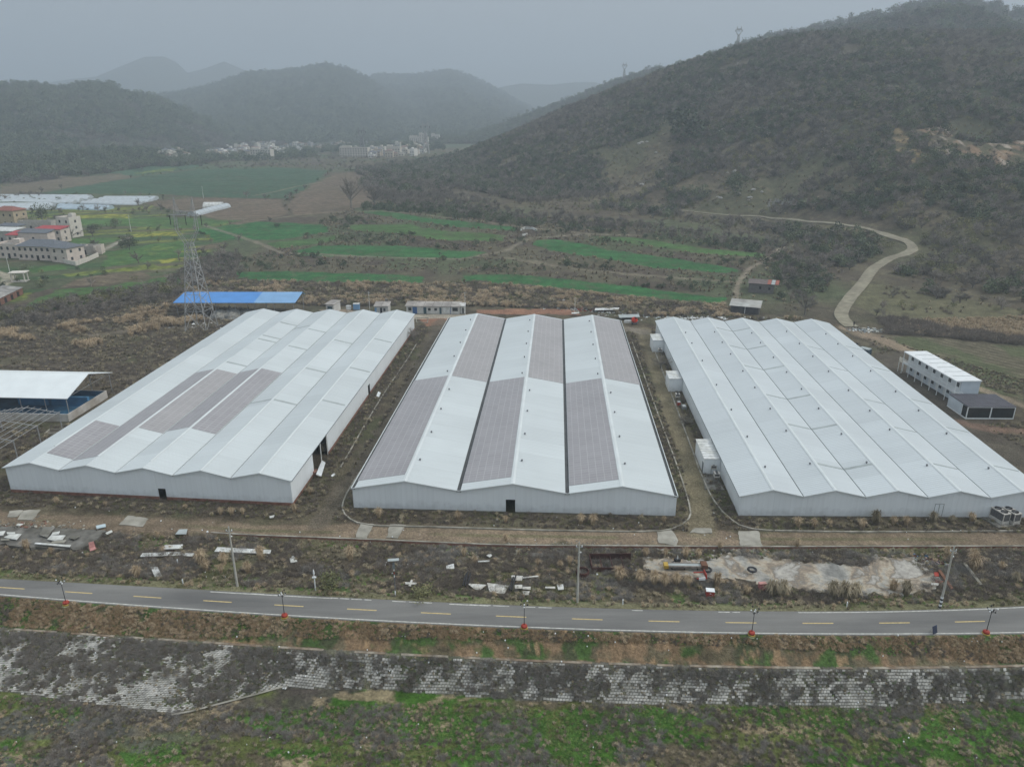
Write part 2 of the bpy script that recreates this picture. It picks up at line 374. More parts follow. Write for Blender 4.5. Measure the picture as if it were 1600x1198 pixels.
def empty(name, loc, rz=0, label=None, cat=None, group=None):
    o = bpy.data.objects.new(name, None); C.objects.link(o); o.location = [float(c) for c in loc]; o.rotation_euler[2] = rz
    o.empty_display_size = .5
    return tag(o, label, cat, group)
def children(o): return [c for c in bpy.data.objects if c.parent == o]
def tree_of(o): return (o, [tree_of(c) for c in children(o)])
def copy_tree(t, parent=None):
    o, ch = t; c = o.copy(); C.objects.link(c)
    if parent is not None: c.parent = parent
    for k in ch: copy_tree(k, c)
    return c
def bigmesh(name, V, F, m, cols=None):
    me = bpy.data.meshes.new(name)
    me.vertices.add(len(V)); me.vertices.foreach_set('co', np.asarray(V, np.float32).ravel())
    k = F.shape[1]; me.loops.add(F.size); me.loops.foreach_set('vertex_index', F.astype(np.int32).ravel())
    me.polygons.add(len(F)); me.polygons.foreach_set('loop_start', np.arange(0, F.size, k, dtype=np.int32))
    try: me.polygons.foreach_set('loop_total', np.full(len(F), k, np.int32))
    except Exception: pass
    me.update(calc_edges=True); me.validate()
    if cols is not None:
        a = me.color_attributes.new('Col', 'FLOAT_COLOR', 'POINT'); a.data.foreach_set('color', np.hstack([cols, np.ones((len(cols), 1))]).astype(np.float32).ravel())
    me.materials.append(m)
    o = bpy.data.objects.new(name, me); C.objects.link(o); return o

# ------------------------------------------------------------------ ground
FIELDS = [  # colour key, photo outline (surveyed onto the ground), edge wobble in m
    ('green', [(725, 430), (800, 429), (900, 438), (1000, 449), (1132, 466), (1126, 475), (1000, 463), (850, 447), (725, 438)], 1.5),
    ('green', [(835, 376), (870, 374), (950, 390), (1060, 405), (1160, 423), (1130, 427), (1000, 415), (900, 398), (835, 383)], 1.5),
    ('green2', [(925, 370), (985, 370), (1060, 382), (1110, 389), (1196, 396), (1196, 403), (1100, 397), (1000, 383)], 1.5),
    ('green', [(368, 425), (450, 424), (560, 427), (660, 432), (657, 442), (520, 440), (370, 438)], 1.5),
    ('green', [(462, 392), (500, 384), (620, 384), (700, 391), (760, 393), (742, 402), (650, 404), (540, 401), (466, 399)], 1.5),
    ('green2', [(545, 352), (640, 350), (690, 361), (790, 368), (784, 376), (700, 376), (630, 366), (556, 360)], 1.5),
    ('green', [(305, 358), (400, 346), (505, 350), (515, 362), (440, 374), (340, 376)], 2),
    ('green2', [(415, 380), (525, 369), (520, 377), (430, 389)], 1.5),
    ('green', [(556, 330), (600, 328), (650, 338), (720, 346), (800, 354), (805, 361), (700, 354), (620, 341)], 1.5),
    ('green2', [(20, 484), (90, 452), (180, 446), (292, 427), (292, 448), (180, 468), (60, 484)], 2),
    ('green3', [(60, 303), (150, 286), (300, 266), (440, 262), (515, 267), (492, 285), (445, 311), (250, 303)], 3),
    ('green3', [(110, 282), (210, 262), (330, 255), (300, 263), (150, 283)], 3),
    ('brown', [(450, 320), (470, 300), (520, 272), (610, 266), (640, 280), (600, 300), (560, 325), (520, 333), (460, 336)], 2),
    ('brown', [(225, 318), (300, 309), (440, 312), (450, 335), (370, 352), (312, 336)], 2),
    ('brown', [(95, 450), (112, 438), (160, 430), (232, 425), (225, 433), (170, 444)], 2),
    ('brown3', [(0, 292), (100, 278), (190, 272), (210, 277), (60, 300), (0, 304)], 3),
    ('brown2', [(1372, 523), (1480, 531), (1700, 556), (1700, 660), (1600, 634), (1520, 602), (1430, 557)], .5),
    ('tan', [(1386, 505), (1460, 500), (1700, 492), (1700, 548), (1480, 524)], 3),
    ('olive', [(1330, 440), (1430, 455), (1600, 485), (1600, 500), (1380, 500), (1345, 480)], 4),
    ('yellow', [(112, 336), (205, 335), (208, 342), (120, 341)], 1.5),
    ('yellow', [(206, 366), (286, 362), (287, 368), (212, 370)], 1.5),
    ('yellow', [(236, 390), (248, 384), (262, 384), (275, 390)], 1.5),
    ('yellow', [(250, 405), (285, 402), (286, 408), (250, 412)], 1.5),
    ('yellow2', [(100, 428), (240, 413), (245, 417), (110, 432)], 1.5),
    ('yellow2', [(210, 271), (276, 263), (270, 267), (216, 272)], 2),
    ('yellow2', [(225, 347), (250, 345), (265, 348), (225, 351)], 2),
    ('green2', [(115, 344), (240, 340), (380, 345), (300, 357), (130, 352)], 2),
    ('green2', [(110, 372), (190, 370), (180, 378), (112, 385)], 2),
    ('green2', [(40, 420), (100, 414), (105, 420), (50, 426)], 2),
    ('green2', [(160, 395), (285, 375), (290, 400), (250, 404), (165, 418)], 3),
    ('brown', [(310, 385), (345, 378), (350, 386), (315, 392)], 2),
    ('redsoil', [(740, 484), (900, 483), (905, 492), (740, 490)], 1),
    ('redsoil', [(652, 498), (705, 497), (690, 507), (668, 510)], .8),
    ('concrete', [(625, 491), (745, 491), (745, 497), (640, 499)], .6),
    ('pinkdirt', [(500, 484), (545, 483), (560, 490), (510, 492)], .8),
]
PAL = dict(green=(.026, .100, .032), green2=(.052, .108, .034), green3=(.036, .076, .044), brown=(.125, .098, .072), brown2=(.085, .078, .050), brown3=(.12, .10, .07),
           tan=(.19, .155, .105), olive=(.105, .10, .058), yellow=(.24, .24, .045), yellow2=(.14, .165, .04), redsoil=(.22, .12, .08), concrete=(.30, .27, .22), pinkdirt=(.25, .2, .15))
TRACKS = [  # dirt tracks: photo polyline, half width m, colour, softness
    ([(-60, 806), (100, 814), (300, 822), (400, 829), (600, 833), (800, 837), (1000, 840), (1200, 842), (1400, 842), (1700, 842)], 1.9, (.170, .132, .094), 1.3),
    ([(500, 815), (560, 740), (620, 640), (672, 540), (690, 500)], 1.6, (.105, .090, .068), 1.5),
    ([(1092, 830), (1094, 780), (1073, 700), (1050, 640), (1024, 560), (1008, 515)], 2.3, (.150, .130, .085), 1.2),
    ([(1000, 518), (960, 512), (900, 500)], 2.5, (.17, .15, .12), 2),
    ([(1325, 512), (1350, 522), (1385, 535), (1425, 552)], 3.0, (.21, .165, .12), 2),
    ([(1530, 606), (1570, 622), (1640, 650)], 1.3, (.20, .165, .12), .8),
    ([(1410, 560), (1460, 640), (1540, 690), (1640, 760)], 6.5, (.075, .065, .052), 4),
    ([(1500, 660), (1560, 672), (1640, 676)], 1.5, (.15, .10, .075), 1.5),
    ([(320, 352), (400, 378), (440, 395), (600, 402), (720, 405), (790, 392), (830, 372), (905, 366)], 1.3, (.15, .135, .10), 1),
    ([(790, 403), (900, 420), (1000, 430), (1140, 440)], 1.6, (.14, .125, .09), 1.5),
    ([(600, 330), (700, 340), (820, 355), (920, 366), (1000, 368)], 1.2, (.14, .125, .09), 1),
    ([(400, 345), (500, 332), (600, 330)], 1.2, (.14, .125, .09), 1),
    ([(395, 306), (500, 285)], 1.5, (.16, .14, .10), 1.2),
    ([(0, 395), (30, 392), (100, 402), (150, 396), (200, 372)], 1.5, (.27, .255, .21), .6),
    ([(-20, 455), (12, 440), (14, 432), (-10, 425)], 2.5, (.28, .255, .2), .6),
    ([(1150, 465), (1152, 445), (1165, 425), (1200, 405), (1225, 385)], .9, (.20, .17, .13), 1.2),
    ([(270, 500), (340, 497), (420, 498)], 2.0, (.13, .105, .075), 2.5),
    ([(140, 524), (230, 512), (300, 512)], 1.0, (.13, .11, .085), 3),
]
def ground_colour(x, y, z):
    r = np.hypot(x, y); az = np.arctan2(x, y)
    a = fbm(x / 2.6, y / 2.6, 41, 4); b = fbm(x / 11, y / 11, 51, 4); c = fbm(x / 45, y / 45, 61, 4); f = vn(x * 2.3, y * 2.3, 71)
    col = np.zeros(x.shape + (3,))
    def mixc(m, cc):
        nonlocal col
        m = np.clip(m, 0, 1)[..., None]; col = col * (1 - m) + np.array(cc) * m
    # scrub of the yard
    col[:] = (.062, .052, .038); mixc(ss(.42, .62, a), (.092, .080, .054)); mixc(ss(.5, .7, b) * .7, (.060, .066, .034)); mixc(ss(.55, .72, c) * .5, (.10, .085, .062))
    # valley beyond
    v = ss(235, 285, r)
    mixc(v * .9, (.085, .078, .052)); mixc(v * ss(.45, .6, b) * .8, (.065, .052, .042)); mixc(v * ss(.48, .62, c) * .6, (.062, .085, .042))
    fv = v * inpoly(VAL, x + (b - .5) * 14, y + (b - .5) * 20)
    mixc(fv * .6, (.060, .085, .042))
    # narrow strip fields of the valley on the left
    ang = .35; u = (x * math.cos(ang) + y * math.sin(ang)); w_ = (-x * math.sin(ang) + y * math.cos(ang))
    strip = vn(np.floor(w_ / 6 + .6 * vn(u / 60, w_ / 60, 3)), np.floor(u / 55), 5)
    mixc(fv * ss(.55, .6, strip) * (r < 620) * .7, (.038, .080, .032)); mixc(fv * ss(.78, .82, strip) * (r < 620) * .75 * (.4 + .6 * f), (.20, .21, .045)); mixc(fv * (np.abs((w_ / 6) % 1 - .5) > .42) * .5, (.06, .065, .038)); mixc(fv * (1 - ss(.12, .16, strip)) * .6, (.11, .09, .065))
    # hills
    hl = np.zeros_like(r)
    D0 = np.interp(az, RIDGES[0]['ta'], RIDGES[0]['tr'])
    hl = ss(-30, 40, r - D0) * (az > RIDGES[0]['az'][0] - .01)
    mixc(hl, (.100, .088, .058)); mixc(hl * ss(.42, .6, b), (.068, .058, .042)); mixc(hl * ss(.46, .62, c) * .7, (.070, .074, .042)); mixc(hl * ss(.62, .75, a) * .5, (.13, .105, .07))
    terr = ss(.75, 1, (z / 3.2 + .6 * c) % 1); mixc(hl * terr * ss(0, 20, r - D0) * (1 - ss(60, 110, z)) * .45, (.045, .040, .030))
    up = hl * ss(35, 80, z + (c - .5) * 40); mixc(up * .85, (.052, .048, .036)); mixc(up * ss(.48, .6, c) * .8, (.040, .052, .028))
    far = ss(900, 1150, r) * ((z > 12) | (r > 1700)); mixc(far, (.048, .055, .036)); mixc(far * ss(.5, .6, fbm(x / 120, y / 120, 77, 4)), (.036, .046, .028))
    mixc(ss(600, 1200, r) * (z < 12) * ss(.5, .65, fbm(x / 130, y / 60, 83, 3)) * .7, (.05, .085, .045))
    # quarry scar on the hillside
    sc_ = inpoly(SCAR, x + (b - .5) * 24, y + (b - .5) * 24); sx = fbm(x / 5, z / 2.5, 91, 4)
    mixc(sc_ * ss(.40, .62, sx), (.19, .135, .09)); mixc(sc_ * ss(.60, .72, fbm(x / 3, z / 6, 95, 3)), (.26, .22, .18))
    sc2 = inpoly(SCAR2, x + (b - .5) * 18, y + (b - .5) * 18); mixc(sc2 * ss(.35, .55, sx) * .9, (.22, .165, .09))
    # fields
    for key, P, wob in FIELDS:
        W = WF[id(P)]; xs = [p[0] for p in W]; ys = [p[1] for p in W]
        m = (x > min(xs) - 8) & (x < max(xs) + 8) & (y > min(ys) - 8) & (y < max(ys) + 8)
        if not m.any(): continue
        xx = x[m] + (vn(x[m] / 6, y[m] / 6, 13) - .5) * 2 * wob; yy = y[m] + (vn(x[m] / 6, y[m] / 6, 14) - .5) * 2 * wob
        ii = inpoly(W, xx, yy).astype(float); mm = np.zeros_like(r); mm[m] = ii
        k = .75 + .5 * b[..., None] * 1.0
        cc = np.array(PAL[key]) * k
        if key == 'brown2':
            row = ss(.55, .75, ((x * math.cos(.62) - y * math.sin(-.62)) / 2.6) % 1 * (.5 + a)); cc = cc * (1 - row[..., None]) + np.array((.135, .12, .085)) * row[..., None]
            gg = ss(.5, .62, b) * .55; cc = cc * (1 - gg[..., None]) + np.array((.055, .085, .032)) * gg[..., None]
        if key.startswith('yellow'): cc = cc * (1 - .7 * ss(.42, .6, vn(x / 1.8, y / 5, 19))[..., None]) + np.array((.04, .07, .02)) * .7 * ss(.42, .6, vn(x / 1.8, y / 5, 19))[..., None]
        if key.startswith('green'): cc = cc * (.80 + .40 * vn((y * .97 + x * .2) / 2.2, x / 40, 23))[..., None]
        if key in ('brown', 'brown3'):
            row = ss(.6, .9, ((y * .96 + x * .25) / 7) % 1); cc = cc * (1 - .3 * row[..., None])
        M_ = (mm * (.92 if key.startswith('green') else .85))[..., None]
        if key.startswith('green'): M_ = M_ * (1 - .5 * ss(.56, .70, a)[..., None])
        col = col * (1 - M_) + cc * M_
    for k, (P, hw, cc, soft) in enumerate(TRACKS):
        W = WT[k]; d = linedist(W, x, y) + (a - .5) * soft * 2.2
        mixc((1 - ss(hw * .75, hw + soft * .6, d)) * (.65 + .35 * b), np.array(cc))
    # wheel ruts of the front track
    d = linedist(WT[0], x, y)
    mixc((1 - ss(.15, .5, np.abs(d - .1))) * ss(.45, .6, b) * .6, (.085, .090, .045))
    # concrete aprons / rubble near the retaining wall
    yw = wall_line(x); q = (1 - ss(.2, 3.0 + 2 * b, yw - y)) * (y < yw) * (x > -12) * (x < 60)
    mixc(q * ss(.42, .55, f) * .8, (.19, .175, .15)); mixc(q * ss(.7, .8, f), (.33, .32, .29))
    # olive / green patches in the brush along the road
    yu = road_up(x); br_ = (y < yw) & (y > yu)
    mixc(br_ * ss(.5, .68, b) * .75, (.085, .085, .042)); mixc(br_ * ss(.56, .66, fbm(x / 6, y / 3, 111, 3)) * (1 - ss(1, 8, y - yu)) * .9, (.045, .085, .022))
    mixc(br_ * (1 - ss(1.0, 1.9 + a, y - yu)) * .85, (.125, .120, .070))
    # verge and bank below the road
    yl = road_lo(x); yp = path_c(x); bk = (y < yl + .3) & (y > yp)
    mixc(bk, (.092, .078, .050)); mixc(bk * ss(.42, .58, fbm(x / 1.6, y / 1.1, 121, 4)), (.15, .105, .065)); mixc(bk * ss(.49, .58, .6 * fbm(x / 3, y / 1.6, 123, 4) + .4 * a), (.045, .078, .024)); mixc(bk * ss(.6, .7, a) * .6, (.055, .046, .036))
    mixc(bk * ss(.66, .76, fbm(x / 1.1, y / 2.0, 125, 4)) * .8, (.21, .145, .085))
    # revetment soil
    rv = (y < yp) & (y >= rev_bot(x)); mixc(rv, (.092, .088, .074)); mixc(rv * ss(.5, .62, a) * .8, (.105, .104, .070)); mixc(rv * ss(.55, .7, b) * .5, (.055, .07, .030))
    # canal floor
    fl = y < rev_bot(x)
    mixc(fl, (.082, .070, .046)); mixc(fl * ss(.46, .56, fbm(x / 9, y / 4.5, 131, 4)), (.036, .082, .014)); mixc(fl * ss(.50, .58, fbm(x / 5, y / 3, 135, 4)), (.075, .088, .030))
    mixc(fl * ss(.52, .62, fbm(x / 7, y / 4, 133, 4)) * .9, (.058, .050, .044)); mixc(fl * ss(.60, .68, fbm(x / 4, y / 2.5, 137, 4)) * .9, (.19, .155, .10))
    gp = np.zeros_like(r)
    for W in GPOLY: gp = np.maximum(gp, inpoly(W, x + (b - .5) * 9 + (a - .5) * 4, y + (b - .5) * 5 + (a - .5) * 3).astype(float))
    mixc(fl * gp * ss(.34, .46, a), (.048, .105, .022))
    mud = fl * (1 - ss(-44, -30, x + (b - .5) * 14)) * ss(.38, .5, fbm(x / 14, y / 2.6, 139, 3)); mixc(mud * .9, (.070, .072, .064))
    col = col * ((1.35 + .25 * (r < 105)) * (.80 + .40 * f))[..., None]
    return np.clip(col, .004, .9)
GPOLY = [wpoly(q) for q in ([(340, 1118), (540, 1092), (760, 1112), (1000, 1108), (1120, 1125), (1010, 1150), (900, 1180), (880, 1230), (740, 1230), (720, 1160), (520, 1140)], [(1130, 1108), (1390, 1108), (1360, 1140), (1180, 1135)], [(1420, 1118), (1700, 1105), (1700, 1165), (1560, 1160), (1470, 1150)], [(200, 1165), (290, 1160), (300, 1185), (210, 1190)])]
VAL = wpoly([(-300, 322), (0, 322), (240, 318), (300, 345), (385, 352), (330, 392), (292, 424), (180, 440), (100, 447), (0, 478), (-300, 500)])
SCAR = wpoly([(1430, 205), (1470, 200), (1530, 225), (1600, 215), (1700, 220), (1700, 270), (1600, 262), (1530, 250), (1470, 240)])
SCAR2 = wpoly([(1392, 198), (1408, 200), (1420, 225), (1450, 245), (1430, 252), (1400, 232)])
WF = {id(P): wpoly(P) for _, P, _ in FIELDS}
WT = [wpoly(t[0]) for t in TRACKS]

azs = np.concatenate([np.linspace(-math.pi, -R(52), 26)[:-1], np.linspace(-R(52), R(52), 740), np.linspace(R(52), math.pi, 26)[1:]])
rs = np.concatenate([[.01, 15, 30, 40, 46], np.arange(50, 112, .26), np.arange(112, 240, .6), np.arange(240, 520, 1.2), np.arange(520, 1000, 3.0), np.arange(1000, 2000, 9), np.arange(2000, 4300, 26), np.arange(4300, 9001, 90)])
AZ, RR = np.meshgrid(azs, rs); X = RR * np.sin(AZ); Y = RR * np.cos(AZ); Z = hz(X, Y)
COL = ground_colour(X, Y, Z).reshape(-1, 3)
na = len(azs); nr = len(rs); ii = (np.arange(nr - 1)[:, None] * na + np.arange(na - 1)[None, :]).ravel()
F = np.stack([ii, ii + 1, ii + 1 + na, ii + na], 1)[:, ::-1]
m, nt, b = newmat('ground_soil_and_vegetation')
at = N(nt, 'ShaderNodeAttribute', attribute_name='Col'); t = N(nt, 'ShaderNodeTexCoord')
n1 = N(nt, 'ShaderNodeTexNoise', Scale=3.0, Detail=8, Roughness=.7); n2 = N(nt, 'ShaderNodeTexNoise', Scale=.22, Detail=8, Roughness=.65)
nt.links.new(t.outputs['Object'], n1.inputs['Vector']); nt.links.new(t.outputs['Object'], n2.inputs['Vector'])
r1 = N(nt, 'ShaderNodeMapRange'); r1.inputs['From Min'].default_value = .3; r1.inputs['From Max'].default_value = .7; r1.inputs['To Min'].default_value = .50; r1.inputs['To Max'].default_value = 1.50
r2 = N(nt, 'ShaderNodeMapRange'); r2.inputs['From Min'].default_value = .3; r2.inputs['From Max'].default_value = .7; r2.inputs['To Min'].default_value = .7; r2.inputs['To Max'].default_value = 1.3
nt.links.new(n1.outputs['Fac'], r1.inputs['Value']); nt.links.new(n2.outputs['Fac'], r2.inputs['Value'])
mu = N(nt, 'ShaderNodeMath', operation='MULTIPLY'); nt.links.new(r1.outputs[0], mu.inputs[0]); nt.links.new(r2.outputs[0], mu.inputs[1])
v = N(nt, 'ShaderNodeVectorMath', operation='SCALE'); nt.links.new(at.outputs['Color'], v.inputs[0]); nt.links.new(mu.outputs[0], v.inputs['Scale']); nt.links.new(v.outputs[0], b.inputs['Base Color'])
bp = N(nt, 'ShaderNodeBump', Strength=.8, Distance=.35); nt.links.new(n1.outputs['Fac'], bp.inputs['Height']); nt.links.new(bp.outputs[0], b.inputs['Normal'])
b.inputs['Roughness'].default_value = .95; b.inputs['Specular IOR Level'].default_value = .1
ter = bigmesh('ground', np.stack([X.ravel(), Y.ravel(), Z.ravel()], 1), F, m, COL)
ter.data.polygons.foreach_set('use_smooth', np.ones(len(ter.data.polygons), bool))
tag(ter, kind='structure')
del X, Y, Z, COL, F, AZ, RR

# ------------------------------------------------------------------ strips laid along curves
def ribbon(xs, fy0, fy1, z, mb, uvs=1.0):
    L = 0; prev = None; P = []
    for x in xs:
        y0, y1 = float(fy0(x)), float(fy1(x)); zz = z if not callable(z) else z(x, (y0 + y1) / 2)
        P.append(((x, y0, zz), (x, y1, zz)))
    for (a, d), (b_, c) in zip(P[:-1], P[1:]):
        mb.quad(a, b_, c, d, [(a[0], 0), (b_[0], 0), (c[0], 1), (d[0], 1)])
m, nt, b = newmat('worn_asphalt'); t = N(nt, 'ShaderNodeTexCoord')
n1 = N(nt, 'ShaderNodeTexNoise', Scale=.35, Detail=8, Roughness=.6); n2 = N(nt, 'ShaderNodeTexNoise', Scale=14, Detail=4)
mp = N(nt, 'ShaderNodeMapping'); mp.inputs['Scale'].default_value = (.12, 1, 1); nt.links.new(t.outputs['Object'], mp.inputs[0]); nt.links.new(mp.outputs[0], n1.inputs['Vector']); nt.links.new(t.outputs['Object'], n2.inputs['Vector'])
cr = N(nt, 'ShaderNodeValToRGB'); cr.color_ramp.elements[0].position = .33; cr.color_ramp.elements[0].color = (.115, .115, .112, 1); cr.color_ramp.elements[1].position = .68; cr.color_ramp.elements[1].color = (.205, .203, .193, 1)
nt.links.new(n1.outputs['Fac'], cr.inputs[0]); mrx = N(nt, 'ShaderNodeMapRange'); mrx.inputs['To Min'].default_value = .8; mrx.inputs['To Max'].default_value = 1.2; nt.links.new(n2.outputs['Fac'], mrx.inputs['Value'])
v = N(nt, 'ShaderNodeVectorMath', operation='SCALE'); nt.links.new(cr.outputs[0], v.inputs[0]); nt.links.new(mrx.outputs[0], v.inputs['Scale']); nt.links.new(v.outputs[0], b.inputs['Base Color']); b.inputs['Roughness'].default_value = .85
M_ASPH = m
xs = np.arange(-150, 150.1, 1.5)
mb = MB(); ribbon(xs, lambda x: road_lo(x) - .25, road_up, .03, mb); tag(mb.build('road', M_ASPH), kind='structure')
M_LINE = mat('worn_white_line', (.52, .52, .48), .8, .3, 2.5); M_LINEY = mat('worn_yellow_line', (.55, .43, .20), .8, .2, 3)
mb = MB(); ribbon(xs, lambda x: road_lo(x) + .0, lambda x: road_lo(x) + .16, .034, mb); tag(mb.build('road_edge_line', M_LINE), kind='structure')
mb = MB()
x = -150.0
while x < 150:
    L = rnd.uniform(1.2, 3.0)
    worn = -62 < x < 33; p = .35 if worn else .95
    if x < -40: p = .0
    if rnd.random() < p: ribbon(np.linspace(x, x + L * (.8 if worn else 1.02), 3), lambda q: road_up(q) - .32, lambda q: road_up(q) - .17, .034, mb)
    x += L
ribbon(np.linspace(float(G(702, 942)[0]), float(G(763, 942)[0]), 4), lambda q: road_up(q) - .40, lambda q: road_up(q) - .22, .0345, mb)
ribbon(np.linspace(float(G(330, 922)[0]), float(G(520, 932)[0]), 6), lambda q: road_up(q) - .40, lambda q: road_up(q) - .24, .0342, mb)
tag(mb.build('road_edge_line', M_LINE), kind='structure')
mid = lambda x: (road_lo(x) + road_up(x)) / 2 - .15
mb = MB()
xd = float(G(775, 961)[0])
while xd > -150: xd -= 9.97
xd += .0
while xd < 150:
    ribbon(np.linspace(xd, xd + 4.0, 5), lambda q: mid(q) - .09, lambda q: mid(q) + .09, .034, mb); xd += 9.97
tag(mb.build('road_centre_line', M_LINEY), kind='structure')

# footpath coping above the blocks
mb = MB()
for x0 in np.arange(-120, 120, 2.0):
    if rnd.random() < .16: continue
    x1 = x0 + 1.97
    ya, yb_ = float(path_c(x0)), float(path_c(x1)); mb.hexa([(x0, ya - .38, -2.2), (x1, yb_ - .38, -2.2), (x1, yb_ + .0, -2.2), (x0, ya + .0, -2.2), (x0, ya - .38, -1.93), (x1, yb_ - .38, -1.93), (x1, yb_, -1.93), (x0, ya, -1.93)])
tag(mb.build('footpath', mat('footpath_stone', (.20, .15, .105), .9, .35, 1.2, .3, tint=(.30, .27, .22))), kind='structure')

def COVER(x, y, t0):
    return .55 * fbm(x / 4.5 + t0 * 1.1, t0 * 1.3, 201, 4) + .45 * fbm(x / .9, y / .7, 203, 3) - (.59 - .17 * np.clip(1 - t0, 0, 1) ** 1.2)
# interlocking revetment blocks, real courses up the slope
M_BLOCK = mat('revetment_block', (.47, .46, .43), .9, .4, 1.2, .3, tint=(.31, .305, .275))
mb = MB(); pit = .205
for k in range(46):
    xs_ = np.arange(-84, 84, .40) + (.20 if k % 2 else 0)
    yp_ = path_c(xs_) - .4; yy = yp_ - (k + .5) * pit; yb_ = rev_bot(xs_); wdt = yp_ - yb_; t0 = (yp_ - yy) / wdt; ok = yy > yb_ + .05
    cover = COVER(xs_, yy, t0); fine = vn(xs_ * 3.1, yy * 9 + k, 207)
    for x, y_, c_, f_, t_, w_, o_ in zip(xs_, yy, cover, fine, t0, wdt, ok):
        if not o_ or c_ + (f_ - .5) * .40 > .01: continue
        z_ = -2 - 3.5 * t_; dz = 3.5 / w_ * pit; a = .166 + .016 * f_; q0 = y_ - pit * .40; q1 = y_ + pit * .40; zl = z_ - dz * .36; zh = z_ + dz * .36; zt = .05 + .05 * f_
        mb.hexa([(x - a, q0, zl - .05), (x + a, q0, zl - .05), (x + a, q1, zh - .05), (x - a, q1, zh - .05), (x - a, q0 - .02, zl + zt), (x + a, q0 - .02, zl + zt), (x + a, q1 - .02, zh + zt), (x - a, q1 - .02, zh + zt)])
tag(mb.build('revetment_slope', M_BLOCK), kind='structure')
# sloping kerb at the foot of the blocks
mb = MB(); P = [G(a, c, -5.35) for a, c in [(268, 1116), (300, 1110), (350, 1097), (400, 1084), (442, 1072)]]
for p, q in zip(P[:-1], P[1:]): mb.tube(p, q, .14, n=4)
tag(mb.build('footpath_kerb', M_CONC), kind='structure')

def polyline_wall(name, pts, w, z0, z1, m, label=None, cat=None, kind=None, world=None, m2=None, group=None):
    P = world if world is not None else [G(a, c) for a, c in pts]
    # Catmull-Rom smoothing
    Q = []
    for i in range(len(P) - 1):
        p0 = P[max(i - 1, 0)]; p1 = P[i]; p2 = P[i + 1]; p3 = P[min(i + 2, len(P) - 1)]
        n = max(2, int(np.linalg.norm(p2 - p1) / 2.5)) if len(P) > 2 else 1
        for k in range(n):
            t = k / n; Q.append(.5 * ((2 * p1) + (-p0 + p2) * t + (2 * p0 - 5 * p1 + 4 * p2 - p3) * t * t + (-p0 + 3 * p1 - 3 * p2 + p3) * t ** 3))
    Q.append(P[-1]); mb = MB(); cp = MB()
    L = []
    for i, q in enumerate(Q):
        d = (Q[min(i + 1, len(Q) - 1)] - Q[max(i - 1, 0)])[:2]; d = d / (np.linalg.norm(d) + 1e-9); nrm = np.array([-d[1], d[0]]); L.append((q[:2] + nrm * w / 2, q[:2] - nrm * w / 2))
    for (a, b_), (c, d) in zip(L[:-1], L[1:]):
        zt = z1
        for (M_, za, zb, s) in (((mb, z0, z1 - .06, 1.0), (cp, z1 - .06, z1, 1.0)) if m2 else ((mb, z0, z1, 1.0),)):
            M_.hexa([(*b_, za), (*d, za), (*c, za), (*a, za), (*b_, zb), (*d, zb), (*c, zb), (*a, zb)])
    o = mb.build(name, m); 
    if label: tag(o, label, cat, group)
    if kind: tag(o, kind=kind)
    if m2: cp.build('coping', m2, o)
    return o
M_KERB = mat('kerb_concrete', (.34, .325, .28), .9, .25, .9, .2, tint=(.20, .19, .155))
polyline_wall('retaining_wall', [(330, 832), (400, 836), (560, 842), (700, 848), (800, 851.5), (1000, 853), (1200, 854), (1400, 853.5), (1680, 853)], .28, -.75, .12, M_BRICK, 'long low brick wall with pale coping beside the dirt track', 'wall', m2=M_KERB)
polyline_wall('drain_kerb', [(692, 512), (660, 575), (625, 645), (585, 705), (551, 756), (537, 783), (536, 798), (548, 812), (580, 821), (680, 824), (850, 829), (1000, 831), (1050, 827), (1076, 811), (1077, 790), (1062, 740), (1042, 685), (1018, 620), (988, 535)], .26, -.1, .22, M_KERB, 'pale drain kerb curving round the middle warehouse', 'kerb')
polyline_wall('drain_kerb', [(1016, 530), (1035, 580), (1058, 640), (1082, 705), (1100, 752), (1117, 785), (1142, 812), (1175, 827), (1260, 830.5), (1400, 831.5), (1700, 829)], .26, -.1, .22, M_KERB, 'pale drain kerb curving round the right warehouse', 'kerb')
polyline_wall('drain_kerb', [(651, 537), (634, 565), (602, 612), (571, 663), (532, 731)], .22, -.1, .2, M_KERB, 'straight pale drain kerb along the muddy lane beside the left warehouse', 'kerb')

def slab(name, pts, z, th, m, kind='structure', label=None, cat=None, group=None, jit=.12):
    P = [G(a, c, z) for a, c in pts]; Q = []
    for i in range(len(P)):
        p, q = P[i], P[(i + 1) % len(P)]; n = max(1, int(np.linalg.norm(q - p) / .7))
        for k in range(n):
            s = p + (q - p) * k / n; Q.append((s[0] + rnd.uniform(-jit, jit), s[1] + rnd.uniform(-jit, jit)))
    mb = MB(); mb.poly([(x, y, z) for x, y in Q])
    for i in range(len(Q)):
        a, b_ = Q[i], Q[(i + 1) % len(Q)]; mb.quad((*a, z - th), (*b_, z - th), (*b_, z), (*a, z))
    o = mb.build(name, m); return tag(o, label, cat, group, kind)
for pts in ([(555, 839), (564, 817.5), (585, 817.5), (572, 840)], [(604, 840), (609, 819), (635, 819), (621, 840)], [(1026, 829), (1050, 827.5), (1060, 844), (1056, 851), (1029, 847)],
            [(1154, 829), (1186, 829), (1191, 852), (1157, 852)], [(1077, 831), (1085, 824), (1112, 825), (1114, 833)], [(10, 807.5), (15, 797.5), (37, 796), (27, 807)], [(27, 811), (37, 797), (65, 795), (50, 812)], [(185, 819), (200, 805), (232, 809), (222, 822)]):
    slab('concrete_pavement', pts, .11, .2, M_CONC, label='pale concrete culvert slab crossing the dirt track', cat='slab', kind='structure')
m, nt, b = newmat('stained_yard_concrete'); t = N(nt, 'ShaderNodeTexCoord')
